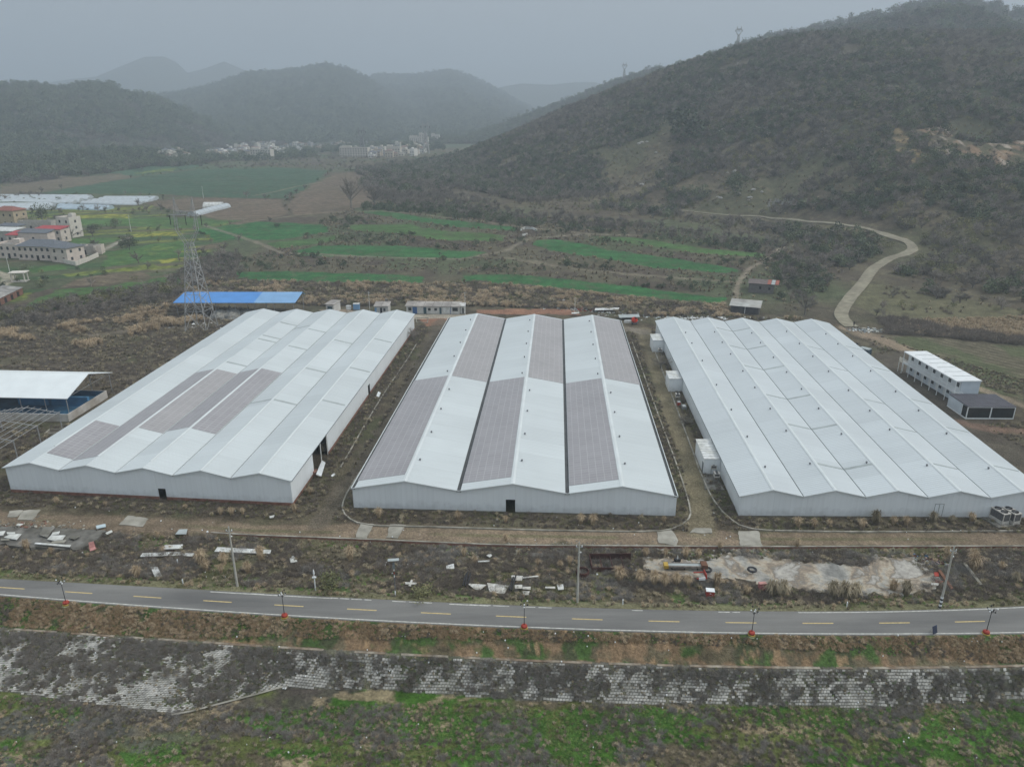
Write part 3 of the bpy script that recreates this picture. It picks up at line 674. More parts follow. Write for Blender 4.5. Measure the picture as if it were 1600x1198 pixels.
n1 = N(nt, 'ShaderNodeTexNoise', Scale=.18, Detail=7, Roughness=.6, Distortion=.6); n2 = N(nt, 'ShaderNodeTexNoise', Scale=1.6, Detail=7, Roughness=.7)
nt.links.new(t.outputs['Object'], n1.inputs['Vector']); nt.links.new(t.outputs['Object'], n2.inputs['Vector'])
cr = N(nt, 'ShaderNodeValToRGB'); el = cr.color_ramp.elements; el[0].position = .36; el[0].color = (.22, .22, .205, 1); el[1].position = .64; el[1].color = (.44, .42, .375, 1)
for p_, c_ in ((.42, (.33, .325, .30, 1)), (.47, (.38, .365, .32, 1)), (.50, (.44, .385, .30, 1)), (.53, (.30, .245, .185, 1)), (.56, (.21, .19, .16, 1)), (.59, (.38, .365, .33, 1))): q = el.new(p_); q.color = c_
nt.links.new(n1.outputs['Fac'], cr.inputs[0]); mrx = N(nt, 'ShaderNodeMapRange'); mrx.inputs['From Min'].default_value = .3; mrx.inputs['From Max'].default_value = .65; mrx.inputs['To Min'].default_value = .55; mrx.inputs['To Max'].default_value = 1.12
nt.links.new(n2.outputs['Fac'], mrx.inputs['Value']); v = N(nt, 'ShaderNodeVectorMath', operation='SCALE'); nt.links.new(cr.outputs[0], v.inputs[0]); nt.links.new(mrx.outputs[0], v.inputs['Scale']); nt.links.new(v.outputs[0], b.inputs['Base Color']); b.inputs['Roughness'].default_value = .9
slab('concrete_pavement', [(1003, 873), (1060, 870), (1100, 876), (1140, 866), (1200, 868), (1215, 868), (1235, 876), (1300, 880), (1345, 880), (1372, 868), (1418, 868), (1450, 885), (1463, 903), (1462, 918), (1440, 925), (1380, 928), (1300, 926), (1225, 918), (1160, 905), (1060, 898), (1008, 890)], -.28, .3, m, jit=.6)
slab('concrete_pavement', [(-40, 846), (-20, 822), (60, 818), (168, 829), (130, 857), (60, 856), (0, 849)], -.02, .5, mat('demolished_floor', (.185, .18, .165), .9, .35, .8, .4, tint=(.11, .105, .09)), jit=.35)

# hillside concrete track, conforming to the slope
def draped(name, pts, wd, m, off=.35, kind='structure', gaps=None):
    P = [GT(a, c) for a, c in pts]; Q = []
    for i in range(len(P) - 1):
        p0 = P[max(i - 1, 0)]; p1 = P[i]; p2 = P[i + 1]; p3 = P[min(i + 2, len(P) - 1)]; n = max(2, int(np.linalg.norm(p2 - p1) / 3))
        for k in range(n):
            t = k / n; Q.append(.5 * ((2 * p1) + (-p0 + p2) * t + (2 * p0 - 5 * p1 + 4 * p2 - p3) * t * t + (-p0 + 3 * p1 - 3 * p2 + p3) * t ** 3))
    Q = np.array(Q); mb = MB(); L = []; 
    for i in range(len(Q)):
        d = (Q[min(i + 1, len(Q) - 1)] - Q[max(i - 1, 0)])[:2]; d /= np.linalg.norm(d) + 1e-9; nrm = np.array([-d[1], d[0]]); w_ = wd(i / len(Q)) if callable(wd) else wd
        row = []
        for k in (-1, -.33, .33, 1):
            p = Q[i][:2] + nrm * w_ / 2 * k; row.append((p[0], p[1], hz1(*p) + off))
        zz = max(r_[2] for r_ in row) * .6 + min(r_[2] for r_ in row) * .4; L.append([(a, b_, .5 * c + .5 * zz) for a, b_, c in row])
    for a, b_ in zip(L[:-1], L[1:]):
        for k in range(3): mb.quad(a[k], a[k + 1], b_[k + 1], b_[k])
        for k in (0, 3): mb.quad(a[k], b_[k], (*b_[k][:2], b_[k][2] - 1.2), (*a[k][:2], a[k][2] - 1.2))
    return tag(mb.build(name, m), kind=kind)
M_TRK = mat('pale_track_concrete', (.27, .25, .185), .9, .18, .5, .2, tint=(.21, .19, .14))
draped('hill_road', [(1331, 512), (1322, 505), (1314, 492), (1322, 475), (1338, 455), (1352, 438), (1368, 418), (1388, 406), (1412, 398), (1426, 391), (1420, 380), (1400, 373), (1370, 363), (1340, 355), (1318, 352), (1280, 348), (1240, 344), (1200, 341), (1170, 338), (1130, 336), (1080, 331), (1040, 327), (1000, 323), (950, 320), (925, 318)], lambda t: 4.3 if t < .45 else 2.3, M_TRK)

# ------------------------------------------------------------------ warehouses
def warehouse(name, label, A, B, Cc, Dd, nb, ze, zr, plinth, plinth_m, front_doors=(), right_open=(), left_open=(), gut=.16, wall_m=None, roof_m=None,
              arrays=(), strips=(), vents=(), cap_w=.45, cap_dark=False, gutter_m=None, side_gutter=False, cap_ranges=None):
    A, B, Cc, Dd = [np.array(p, float) for p in (A, B, Cc, Dd)]
    root = empty(name, (A[0], A[1], 0), 0, label, 'warehouse')
    O = np.array([A[0], A[1], 0])
    Wd = np.linalg.norm(B - A); Ln = np.linalg.norm(Dd - A)
    def P(u, v_, z):
        p = A * (1 - u) * (1 - v_) + B * u * (1 - v_) + Cc * u * v_ + Dd * (1 - u) * v_
        return (p[0] - O[0], p[1] - O[1], z)
    def zt(u):
        s = (u * nb) % 1.0
        if abs(u - 1) < 1e-9: s = 0
        return ze + (zr - ze) * (1 - abs(2 * s - 1))
    mb = MB(); pb = MB()
    def face(a, b_, lo0, lo1, hi0, hi1, L0, L1, out):
        # outer sheet, inner sheet 12 cm in
        ox, oy = out
        mb.quad((a[0], a[1], lo0), (b_[0], b_[1], lo1), (b_[0], b_[1], hi1), (a[0], a[1], hi0), [(L0, lo0), (L1, lo1), (L1, hi1), (L0, hi0)])
        mb.quad((b_[0] - ox, b_[1] - oy, lo1), (a[0] - ox, a[1] - oy, lo0), (a[0] - ox, a[1] - oy, hi0), (b_[0] - ox, b_[1] - oy, hi1), [(L1, lo1), (L0, lo0), (L0, hi0), (L1, hi1)])
    def wall(p0, p1, LL, br, topf, opens, pl=plinth):
        d = np.array(p1) - np.array(p0); nrm = np.array([d[1], -d[0]]) / np.linalg.norm(d[:2]); out = nrm * .12
        br = sorted(set([0, 1] + list(br) + [q for o in opens for q in o[:2]]))
        for s, t in zip(br[:-1], br[1:]):
            a = np.array(p0) + d * s; b_ = np.array(p0) + d * t; mid = (s + t) / 2; lo = pl; op = None
            for o in opens:
                if o[0] <= mid <= o[1]: op = o
            if op is None: face(a, b_, pl, pl, topf(s), topf(t), LL * s, LL * t, out)
            else:
                if op[3] < topf(mid) - .05: face(a, b_, op[3], op[3], topf(s), topf(t), LL * s, LL * t, out)
                if op[2] > pl + .01: face(a, b_, pl, pl, op[2], op[2], LL * s, LL * t, out)
                for q, sg in ((a, 1), (b_, -1)):
                    mb.quad((q[0], q[1], op[2]), (q[0] - out[0], q[1] - out[1], op[2]), (q[0] - out[0], q[1] - out[1], op[3]), (q[0], q[1], op[3]))
            if pl > 0 and not (op is not None and op[2] < pl):
                e = .03; ex = nrm * e
                pb.hexa([(a[0] + ex[0], a[1] + ex[1], -.7), (b_[0] + ex[0], b_[1] + ex[1], -.7), (b_[0] - out[0] * 1.6, b_[1] - out[1] * 1.6, -.7), (a[0] - out[0] * 1.6, a[1] - out[1] * 1.6, -.7),
                         (a[0] + ex[0], a[1] + ex[1], pl + .0), (b_[0] + ex[0], b_[1] + ex[1], pl + .0), (b_[0] - out[0] * 1.6, b_[1] - out[1] * 1.6, pl), (a[0] - out[0] * 1.6, a[1] - out[1] * 1.6, pl)])
    ks = [k / (2 * nb) for k in range(2 * nb + 1)]
    p2 = lambda u, v_: np.array(P(u, v_, 0)[:2])
    wall(p2(0, 0), p2(1, 0), Wd, ks, lambda s: zt(s) - .03, front_doors)
    wall(p2(1, 1), p2(0, 1), Wd, ks, lambda s: zt(1 - s) - .03, ())
    wall(p2(1, 0), p2(1, 1), Ln, (), lambda s: ze - .03, right_open)
    wall(p2(0, 1), p2(0, 0), Ln, (), lambda s: ze - .03, left_open)
    wl = mb.build('wall', wall_m or M_WALL, root)
    if pb.v: pb.build('plinth', plinth_m, root)
    roof_m = roof_m or M_ROOF
    g = gut / Wd / 2; ov = .35 / Wd; vf = -.35 / Ln; vb = 1 + .35 / Ln
    def zs(u, i): return ze + (zr - ze) * (1 - abs(2 * (u * nb - i) - 1))
    for i in range(nb):
        for s in (0, 1):
            ua = (i / nb if s == 0 else (i + 1) / nb); ur = (i + .5) / nb
            uu = ua + (g if s == 0 else -g)
            if i == 0 and s == 0: uu = -ov
            if i == nb - 1 and s == 1: uu = 1 + ov
            if side_gutter and ((i == 0 and s == 0) or (i == nb - 1 and s == 1)): uu = ua + (.5 / Wd if s == 0 else -.5 / Wd)
            mb = MB(); za = zs(uu, i) + .10; zb = zr + .10; T = .10; sw = Wd / nb / 2
            a = P(uu, vf, za); b_ = P(ur, vf, zb); c = P(ur, vb, zb); d = P(uu, vb, za)
            uv = [(0, 0), (0, sw), (Ln, sw), (Ln, 0)]; off = (i * 2 + s) * 70.0; uv = [(p, q + off) for p, q in uv]
            dn = lambda p: (p[0], p[1], p[2] - T)
            mb.quad(a, b_, c, d, uv); mb.quad(dn(a), dn(d), dn(c), dn(b_)); mb.quad(a, dn(a), dn(b_), b_); mb.quad(d, c, dn(c), dn(d)); mb.quad(a, d, dn(d), dn(a))
            mb.build('roof_slope', roof_m, root)
        if cap_w:
            rngs = cap_ranges.get(i, [(0, 1)]) if cap_ranges else [(0, 1)]
            cb = MB(); du = cap_w / Wd / 2; dz = cap_w / 2 * (zr - ze) / (Wd / nb / 2)
            for (v0, v1) in rngs:
                v0_ = vf if v0 == 0 else v0; v1_ = vb if v1 == 1 else v1
                l0, m0, r0 = P(ur - du, v0_, zr + .15 - dz), P(ur, v0_, zr + .17), P(ur + du, v0_, zr + .15 - dz)
                l1, m1_, r1_ = P(ur - du, v1_, zr + .15 - dz), P(ur, v1_, zr + .17), P(ur + du, v1_, zr + .15 - dz)
                cb.quad(l0, m0, m1_, l1); cb.quad(m0, r0, r1_, m1_); cb.poly([l0, r0, m0])
            cb.build('ridge_cap', M_CAP, root)
        if i > 0 or side_gutter:
            for uu in ([i / nb] if i > 0 else [0.0, 1.0]):
                gb = MB(); du = gut / Wd / 2 if i > 0 else .0; 
                if i > 0: x0, x1 = uu - du * 1.3, uu + du * 1.3
                else: x0, x1 = (uu - .1 / Wd, uu + .52 / Wd) if uu == 0 else (uu - .52 / Wd, uu + .1 / Wd)
                zg = ze - .02 if i > 0 else ze + .01
                gb.hexa([P(x0, vf, zg - .1), P(x1, vf, zg - .1), P(x1, vb, zg - .1), P(x0, vb, zg - .1), P(x0, vf, zg), P(x1, vf, zg), P(x1, vb, zg), P(x0, vb, zg)])
                gb.build('valley_gutter' if i > 0 else 'eaves_gutter', gutter_m or M_GUT, root)
                if i == 0:
                    gb = MB(); e = (-.14 / Wd, -.02 / Wd) if uu == 0 else (1 + .02 / Wd, 1 + .14 / Wd)
                    gb.hexa([P(e[0], vf, ze - .2), P(e[1], vf, ze - .2), P(e[1], vb, ze - .2), P(e[0], vb, ze - .2), P(e[0], vf, ze + .16), P(e[1], vf, ze + .16), P(e[1], vb, ze + .16), P(e[0], vb, ze + .16)])
                    gb.build('fascia', M_CAP, root)
    # front and back verge trims
    for v_, vv in ((vf, vf - .05 / Ln), (vb, vb + .05 / Ln)):
        tb = MB()
        for k in range(2 * nb):
            u0, u1 = k / (2 * nb), (k + 1) / (2 * nb)
            a0, a1, b0, b1 = P(u0, v_, 0), P(u0, vv, 0), P(u1, v_, 0), P(u1, vv, 0)
            z0, z1 = zt(u0) + .12, zt(u1) + .12
            if v_ > .5: a0, a1, b0, b1 = a1, a0, b1, b0
            tb.hexa([(a1[0], a1[1], z0 - .15), (b1[0], b1[1], z1 - .15), (b0[0], b0[1], z1 - .15), (a0[0], a0[1], z0 - .15), (a1[0], a1[1], z0), (b1[0], b1[1], z1), (b0[0], b0[1], z1), (a0[0], a0[1], z0)])
        tb.build('verge_trim', M_CAP, root)
    tb = MB()
    if not side_gutter:
        for u0, u1 in ((-ov - .02 / Wd, -ov), (1 + ov, 1 + ov + .02 / Wd)):
            zz = zs(-ov, 0) + .1
            tb.hexa([P(u0, vf, zz - .16), P(u1, vf, zz - .16), P(u1, vb, zz - .16), P(u0, vb, zz - .16), P(u0, vf, zz), P(u1, vf, zz), P(u1, vb, zz), P(u0, vb, zz)])
        tb.build('eaves_trim', M_EDGE, root)
    def onslope(i, s, f0, f1, v0, v1, lift, th, m, nm, uvs=1):
        # f: 0 at the valley, 1 at the ridge
        def uf(f): return i / nb + f / (2 * nb) if s == 0 else (i + 1) / nb - f / (2 * nb)
        u0, u1 = uf(f0), uf(f1); z0, z1 = ze + (zr - ze) * f0 + .10 + lift, ze + (zr - ze) * f1 + .10 + lift; sw = Wd / nb / 2
        mb = MB(); a, b_, c, d = P(u0, v0, z0), P(u1, v0, z1), P(u1, v1, z1), P(u0, v1, z0); dn = lambda p: (p[0], p[1], p[2] - th)
        mb.quad(a, b_, c, d, [(v0 * Ln, f0 * sw), (v0 * Ln, f1 * sw), (v1 * Ln, f1 * sw), (v1 * Ln, f0 * sw)])
        for p, q in ((a, b_), (b_, c), (c, d), (d, a)): mb.quad(p, dn(p), dn(q), q)
        return mb.build(nm, m, root)
    for (i, s, f0, f1, v0, v1, mm) in arrays: onslope(i, s, f0, f1, v0, v1, .07, .05, mm, 'panel_array')
    for (i, s, f0, f1, v0, v1) in strips: onslope(i, s, f0, f1, v0, v1, .035, .03, M_STRIP, 'roof_strip')
    if vents:
        vb_ = MB(); vb_.lathe([(.10, 0), (.10, .22), (.19, .20), (.19, .28), (.10, .40), (.0, .44)], 10); me = None
        for (i, s, dist, v_) in vents:
            f = 1 - dist / (Wd / nb / 2); u = i / nb + f / (2 * nb) if s == 0 else (i + 1) / nb - f / (2 * nb)
            if me is None: o = vb_.build('roof_vent', M_VENT, root); me = o
            else: o = me.copy(); C.objects.link(o); o.parent = root
            o.location = P(u, v_, ze + (zr - ze) * f + .08); o.rotation_euler[2] = rnd.uniform(0, 6)
    return root, P

# left warehouse: five narrow bays
def UV_on(Afl, Afr, Bbl, px, py, z):
    """fraction along the length for a photo pixel on a ridge line"""
    return 0
A1, B1 = G(18, 768.5)[:2], G(458, 790)[:2]
r1b, r5b = G(411, 483, 6.0)[:2], G(620, 485, 6.0)[:2]
bay = (r5b - r1b) / 4; D1, C1 = r1b - bay / 2, r5b + bay / 2
def vlen(A, B, Cc, Dd, u, px, py, z):
    p = G(px, py, z)[:2]; a = A * (1 - u) + B * u; d = Dd * (1 - u) + Cc * u - a
    return float(np.dot(p - a, d) / np.dot(d, d))
V1 = lambda u, px, py, z=6.0: vlen(A1, B1, C1, D1, u, px, py, z)
v_a = V1(.1, 152, 657); v_b = V1(.3, 338, 577); v_c = V1(.3, 214, 668); v_d = V1(.5, 296, 669)
arr1 = [(0, 1, .03, .93, .035, v_a, M_PV), (1, 0, .03, .95, .03, v_b, M_PV), (1, 1, .03, .93, v_c, v_b, M_PV2), (2, 0, .03, .95, v_c + .01, v_b + .01, M_PV), (2, 1, .03, .93, v_d, v_b + .012, M_PV)]
str1 = []
for i, s, vs in [(4, 1, (.305, .50, .72)), (3, 1, (.30, .49, .705)), (3, 0, (.30,)), (1, 1, (.52, .705)), (2, 1, (.80, .65)), (1, 0, ()), (2, 0, ()), (3, 0, ())]:
    for q in vs: str1.append((i, s, .02, .94, q, q + .006))
str1 += [(1, 1, .02, .94, .86, .866), (2, 0, .02, .94, .83, .836), (1, 1, .02, .94, .735, .741)]
w1, P1 = warehouse('warehouse', 'left white warehouse with five narrow roof bays and a brick base', A1, B1, C1, D1, 5, 4.85, 6.0, .55, M_BRICK,
                   front_doors=[(.535, .562, .05, 2.1)], right_open=[(.105, .185, .15, 4.6), (.475, .492, .1, 2.6)], gut=.14, arrays=arr1, strips=str1, cap_w=.5,
                   cap_ranges={0: [(.06, .62)], 1: [(.03, .55)], 2: [(0.02, .55)], 3: [(0, 1)], 4: [(0, 1)]})
# middle warehouse: three wide bays
A2, B2 = G(553, 794)[:2], G(1055, 807)[:2]
q1, q3 = G(745, 490.5, 5.45)[:2], G(925, 493, 5.45)[:2]; bay = (q3 - q1) / 2; D2, C2 = q1 - bay / 2, q3 + bay / 2
V2 = lambda u, px, py, z=5.45: vlen(A2, B2, C2, D2, u, px, py, z)
vs2 = V2(1 / 6, 703, 587)
arr2 = []
for i in range(3): arr2 += [(i, 0, .04, .95, .02, vs2, M_PV), (i, 1, .04, .95, vs2, .995, M_PV2)]
ven2 = []
for i in range(3):
    for k in range(9):
        v_ = .075 + k * .108; ven2.append((i, 1 if v_ < vs2 else 0, 1.1, v_ + rnd.uniform(-.003, .003)))
w2, P2 = warehouse('warehouse', 'middle white warehouse with three wide roof bays and dark gutters', A2, B2, C2, D2, 3, 3.9, 5.45, .18, M_CONC_D,
                   front_doors=[(.478, .507, .05, 2.4)], gut=.62, arrays=arr2, vents=ven2, cap_w=.75, side_gutter=True)
# right warehouse: five bays running out of the photograph
A3 = G(1148, 807)[:2]; f5 = G(1597.5, 767, 5.0)[:2]; f1 = G(1207.5, 764.5, 5.0)[:2]; bay = (f5 - f1) / 4; A3 = f1 - bay / 2; B3 = f5 + bay / 2
g1, g5 = G(1052.5, 496, 5.0)[:2], G(1268, 499, 5.0)[:2]; bay = (g5 - g1) / 4; D3, C3 = g1 - bay / 2, g5 + bay / 2
V3 = lambda u, px, py, z=5.0: vlen(A3, B3, C3, D3, u, px, py, z)
str3 = []
for q in (V3(.4, 1345, 733, 4.2), V3(.4, 1277, 670, 4.2), V3(.4, 1237, 623, 4.2), V3(.4, 1197, 577, 4.2), V3(.4, 1165, 545, 4.2), V3(.4, 1147, 517, 4.2)):
    str3 += [(1, 1, .02, .95, q, q + .006), (2, 0, .02, .95, q, q + .006)]
for q in (V3(.7, 1480, 730, 4.5), V3(.7, 1405, 672, 4.5), V3(.7, 1365, 628, 4.5), V3(.7, 1310, 577, 4.5), V3(.7, 1270, 544, 4.5)): str3.append((3, 1, .02, .95, q, q + .004))
for q in (V3(.9, 1575, 733, 4.5), V3(.9, 1485, 672, 4.5), V3(.9, 1440, 628, 4.5), V3(.9, 1375, 577, 4.5), V3(.9, 1330, 544, 4.5)): str3.append((4, 1, .02, .95, q, q + .004))
ven3 = []
for i in range(5):
    for v_ in (.085, .22, .33, .44, .55, .66, .76, .865) if i else (.085, .19, .31, .45, .62, .76, .86): ven3.append((i, 0, 1.0 if i else .9, v_ + rnd.uniform(-.012, .012)))
ven3 = [(i, (1 if i == 0 else 0), d, v_) for i, s, d, v_ in ven3]
M_ROOF3 = sheet_mat('pale_blue_roof_sheet', (.515, .56, .578), dirt=.20, streak=.18)
w3, P3 = warehouse('warehouse', 'right white warehouse with zigzag roofline and side annexes', A3, B3, C3, D3, 5, 3.85, 5.0, .18, M_CONC_D,
                   front_doors=[], gut=.15, roof_m=M_ROOF3, strips=str3, vents=ven3, cap_w=.55)
# front door with its frame on the right warehouse
def front_pt(A, B, u, out=.0): 
    d = B - A; n = np.array([d[1], -d[0]]) / np.linalg.norm(d); p = A + d * u + n * out; return p
mb = MB(); p = front_pt(A3, B3, .632, .02); q = front_pt(A3, B3, .632 + .028, .02)
def wpost(a, z0, z1, r=.035): mb.tube((a[0] - A3[0], a[1] - A3[1], z0), (a[0] - A3[0], a[1] - A3[1], z1), r, n=4)
mid_ = (p + q) / 2
for a in (p, mid_, q): wpost(a, .3, 2.55)
mb.tube((p[0] - A3[0], p[1] - A3[1], 2.55), (q[0] - A3[0], q[1] - A3[1], 2.55), .035, n=4)
mb.tube((p[0] - A3[0], p[1] - A3[1], .3), (q[0] - A3[0], q[1] - A3[1], .3), .05, n=4)
mb.build('door_frame', M_EDGE, w3)
# interior frame pieces visible in the open side of the left warehouse
for v_ in (.105, .150, .185):
    mb = MB(); a = P1(.997, v_, 0); b_ = P1(.997, v_, 4.7); mb.tube(a, b_, .12, n=4); mb.build('frame_post', M_PANELW, w1)
mb = MB()
for v_, hh in ((.103, .9), (.11, .7)):
    a = P1(1.004, v_, 0); mb.box(a[0] - .5, a[0] + .4, a[1] - .4, a[1] + .5, -.2, hh)
mb.build('brick_stub', M_BRICK, w1)

# ------------------------------------------------------------------ annexes and cooling units beside the right warehouse
def rect(FL, FR, BL, z):
    a, b_, c = G(*FL, z), G(*FR, z), G(*BL, z); d = (b_ - a)[:2]; L = np.linalg.norm(d); rz = math.atan2(d[1], d[0])
    n = np.array([-math.sin(rz), math.cos(rz)]); Wd = float(np.dot((c - a)[:2], n)); return a, rz, float(L), Wd
rz3 = math.atan2(D3[1] - A3[1], D3[0] - A3[0]) - math.pi / 2
def annex(px, py, Wd, z, label, door_side=False):
    """px, py: near outer roof corner in the photograph; the room runs Wd metres back and reaches the warehouse wall"""
    a = G(px, py, z); dv = (D3 - A3) / np.linalg.norm(D3 - A3); nv = np.array([dv[1], -dv[0]]); L = float(np.dot(A3 - a[:2], nv)) - .05; rz = rz3
    r = empty('annex_room', (a[0], a[1], 0), rz, label, 'annex', 'cold room annexes along the right warehouse')
    mb = MB()
    for (p, q, LL) in (((0, 0), (L, 0), L), ((L, 0), (L, Wd), Wd), ((L, Wd), (0, Wd), L), ((0, Wd), (0, 0), Wd)):
        mb.quad((*p, -.2), (*q, -.2), (*q, z), (*p, z), [(0, 0), (LL, 0), (LL, z), (0, z)])
    mb.build('wall', M_WALL, r)
    mb = MB(); o = .12
    P_ = [(-o, -o, z), (L, -o, z + .06), (L, Wd + o, z + .06), (-o, Wd + o, z)]; mb.hexa(P_ + [(x, y, zz + .12) for x, y, zz in P_])
    rf = mb.build('roof', M_PANELW, r)
    for k in range(1, int(Wd)): mb = MB(); mb.hexa([(-.1, k, z + .12), (L, k, z + .18), (L, k + .05, z + .18), (-.1, k + .05, z + .12), (-.1, k, z + .15), (L, k, z + .21), (L, k + .05, z + .21), (-.1, k + .05, z + .15)]); mb.build('roof_joint', M_STRIP, rf)
    if door_side:
        mb = MB(); mb.box(-.06, -.01, .4, 1.3, 0, 2.1); mb.build('door', M_EDGE, r)
    return r
annex(1101, 717, 8.5, 3.1, 'largest nearest annex room on the side of the right warehouse', True)
annex(1046, 592, 5.5, 3.2, 'annex room with pale roof halfway along the right warehouse')
annex(1020.5, 532, 6.0, 3.3, 'farthest annex room by the back corner of the right warehouse')
def cooling_unit(pos, rz, s, label, legs=1.0, nm='cooling_unit', group='cooling units with twin top fans'):
    r = empty(nm, (pos[0], pos[1], pos[2] if len(pos) > 2 else 0), rz, label, 'cooling unit', group)
    mb = MB(); h = s[2]; w_, d = s[0], s[1]
    mb.box(0, w_, 0, d, legs, legs + h * .28); mb.box(0, w_, 0, d, legs + h * .92, legs + h)
    for x in (0, w_ - .1):
        for y in (0, d - .1): mb.box(x, x + .1, y, y + .1, legs + h * .28, legs + h * .92)
    mb.build('casing', mat('unit_casing', (.50, .485, .45), .6, .15, 2), r)
    mb = MB(); mb.box(.06, w_ - .06, .06, d - .06, legs + h * .28, legs + h * .92); mb.build('coil', mat('unit_coil', (.11, .11, .11), .7, .3, 4), r)
    for k in range(2):
        cx, cy = (w_ / 2, d * (.27 + .46 * k)); mb = MB(); rr = min(w_, d / 2) * .40
        mb.lathe([(rr, legs + h), (rr, legs + h + .10), (rr * .9, legs + h + .10), (rr * .9, legs + h + .01), (0, legs + h + .01)], 14, (cx, cy, 0)); f = mb.build('fan', M_BLACK, r)
        mb = MB(); mb.box(cx - rr * .9, cx + rr * .9, cy - .03, cy + .03, legs + h + .06, legs + h + .09); mb.build('fan_guard', M_GREYST, f)
    for x in (.03, w_ - .1):
        for y in (.03, d - .1): mb = MB(); mb.box(x, x + .07, y, y + .07, -.1, legs); mb.build('leg', M_GREYST, r)
    return r
p = G(1565, 822); cooling_unit((p[0], p[1], .0), R(14), (1.35, 2.6, 1.9), 'left unit of the pair on the plinth at the front of the right warehouse', .25)
p = G(1582, 822); cooling_unit((p[0], p[1], .0), R(14), (1.35, 2.6, 1.9), 'right unit of the pair on the plinth at the front of the right warehouse', .25)
p = G(1560, 824); mb = MB(); mb.box(-.3, 4.0, -.3, 3.4, -.2, .22); o = mb.build('plinth_slab', M_CONC_D); o.location = (p[0], p[1], 0); o.rotation_euler[2] = R(14); tag(o, 'grey plinth slab under the pair of cooling units at the front wall', 'slab')
for px, py, lb in ((1110, 742, 'cooling unit nearest the wall of the large annex on a concrete pad'), (1115, 755, 'front cooling unit on the concrete pad below the large annex'), (1028, 556, 'small cooling unit below the farthest annex room'), (1055, 628, 'small cooling unit below the halfway annex room')):
    p = G(px, py); cooling_unit((p[0], p[1], 0), rz3, (1.0, 1.1, .7), lb, 1.2)
slab('concrete_pavement', [(1101, 764), (1100, 733), (1113, 733), (1132, 765)], .12, .2, M_CONC_D, jit=.02)
for px, py, w_, d, h, m_, nm, lb in ((1058, 634, .8, .8, 1.1, M_RED, 'gas_cylinder_crate', 'red and white crate beside the units halfway along the right warehouse'), (1066, 640, .9, 1.4, .9, M_GREYST, 'pump_frame', 'grey pump frame against the side of the right warehouse')):
    p = G(px, py); r = empty(nm, (p[0], p[1], 0), rz3, lb, 'crate' if 'crate' in nm else 'pump')
    mb = MB(); mb.box(0, w_, 0, d, 0, h * .7); mb.build('box', m_, r); mb = MB(); mb.box(.05, w_ - .05, .05, d - .05, h * .7, h * .85); mb.build('lid', M_PANELW, r)
    mb = MB()
    for x in (0, w_): mb.tube((x, 0, 0), (x, 0, h + .3), .03, n=4); mb.tube((x, d, 0), (x, d, h + .3), .03, n=4)
    mb.build('rail', M_GREYST, r)

# ------------------------------------------------------------------ two-storey cabin block and the dark-roofed glass pavilion
def wallbox(mb, x0, x1, y0, y1, z0, z1): mb.box(x0, x1, y0, y1, z0, z1)
a, rz, L, Wd = rect((1495.5, 595), (1533, 594.5), (1422.5, 549), 5.8)
r = empty('site_cabin_block', (a[0], a[1], 0), rz, 'white two storey prefab cabin block with outside gallery by the ploughed field', 'cabin block')
M_CAB = mat('cabin_panel', (.62, .65, .66), .5, .08, .6); M_CABG = mat('cabin_gable_panel', (.50, .56, .61), .5, .08, .6)
mb = MB(); mb.box(1.3, L, 0, Wd, .25, 5.55); mb.build('wall', [M_CABG], r)
mb = MB(); mb.box(1.29, 1.2, .3, Wd - .3, 2.95, 5.5); mb.build('gallery_wall', M_CAB, r)
mb = MB(); mb.box(-.15, L + .15, -.15, Wd + .15, 5.6, 5.82); rf = mb.build('roof', M_WHITE, r)
ns_ = int(Wd / 3.0)
for k in range(1, ns_): mb = MB(); mb.box(.9, L - .1, k * Wd / ns_ - .06, k * Wd / ns_ + .06, 5.822, 5.86); mb.build('roof_joint', M_STRIP, rf)
mb = MB(); mb.box(0, 1.3, 0, Wd, 2.75, 2.92); mb.build('gallery_floor', M_CAB, r)
mb = MB()
mb.box(-.02, .02, 0, Wd, 3.9, 3.96); mb.box(-.02, .02, 0, Wd, 3.0, 3.05)
for y in np.arange(0, Wd, .22): mb.box(-.015, .015, y, y + .05, 3.0, 3.9)
mb.box(0, 1.3, -.02, .02, 3.9, 3.96)
mb.build('railing', M_WHITE, r)
for y in np.linspace(.05, Wd - .05, 8): mb = MB(); mb.box(-.06, .06, y - .06, y + .06, 0, 5.6); mb.build('post', M_WHITE, r)
wm = None
for z0 in (.3, 3.0):
    for k in range(ns_ * 1):
        for q, (dw, zz, hh, m_, nm) in enumerate((((.3), 1.0, 1.0, M_WIN, 'window'), ((1.5), .05, 2.1, M_CAB, 'door'))):
            y = k * Wd / ns_ + dw + .35; mb = MB(); mb.box(1.16 if z0 > 2 else 1.26, 1.30, y, y + .95, z0 + zz, z0 + zz + hh); mb.build(nm, m_, r)
for k in range(12):   # outside stair at the near gable
    pass
mb = MB(); n = 14
for k in range(n):
    mb.box(.2 + k * .30, .52 + k * .30, -1.15, -.1, 2.75 - k * .2 - .06, 2.75 - k * .2)
mb.build('stair', M_CAB, r)
mb = MB()
for k in range(n): mb.box(.3 + k * .30, .34 + k * .30, -1.17, -1.13, 2.7 - k * .2, 3.7 - k * .2)
mb.tube((.2, -1.15, 3.85), (.2 + n * .3, -1.15, 3.85 - n * .2), .035, n=4)
mb.build('stair_rail', M_WHITE, r)
mb = MB(); mb.box(-.1, 1.3, Wd, Wd + 1.6, 2.75, 2.9); mb.box(-.1, -.02, Wd, Wd + 1.6, 2.9, 3.95)
mb.build('gallery_landing', mat('aged_cream', (.58, .54, .46), .6, .2, 1), r)
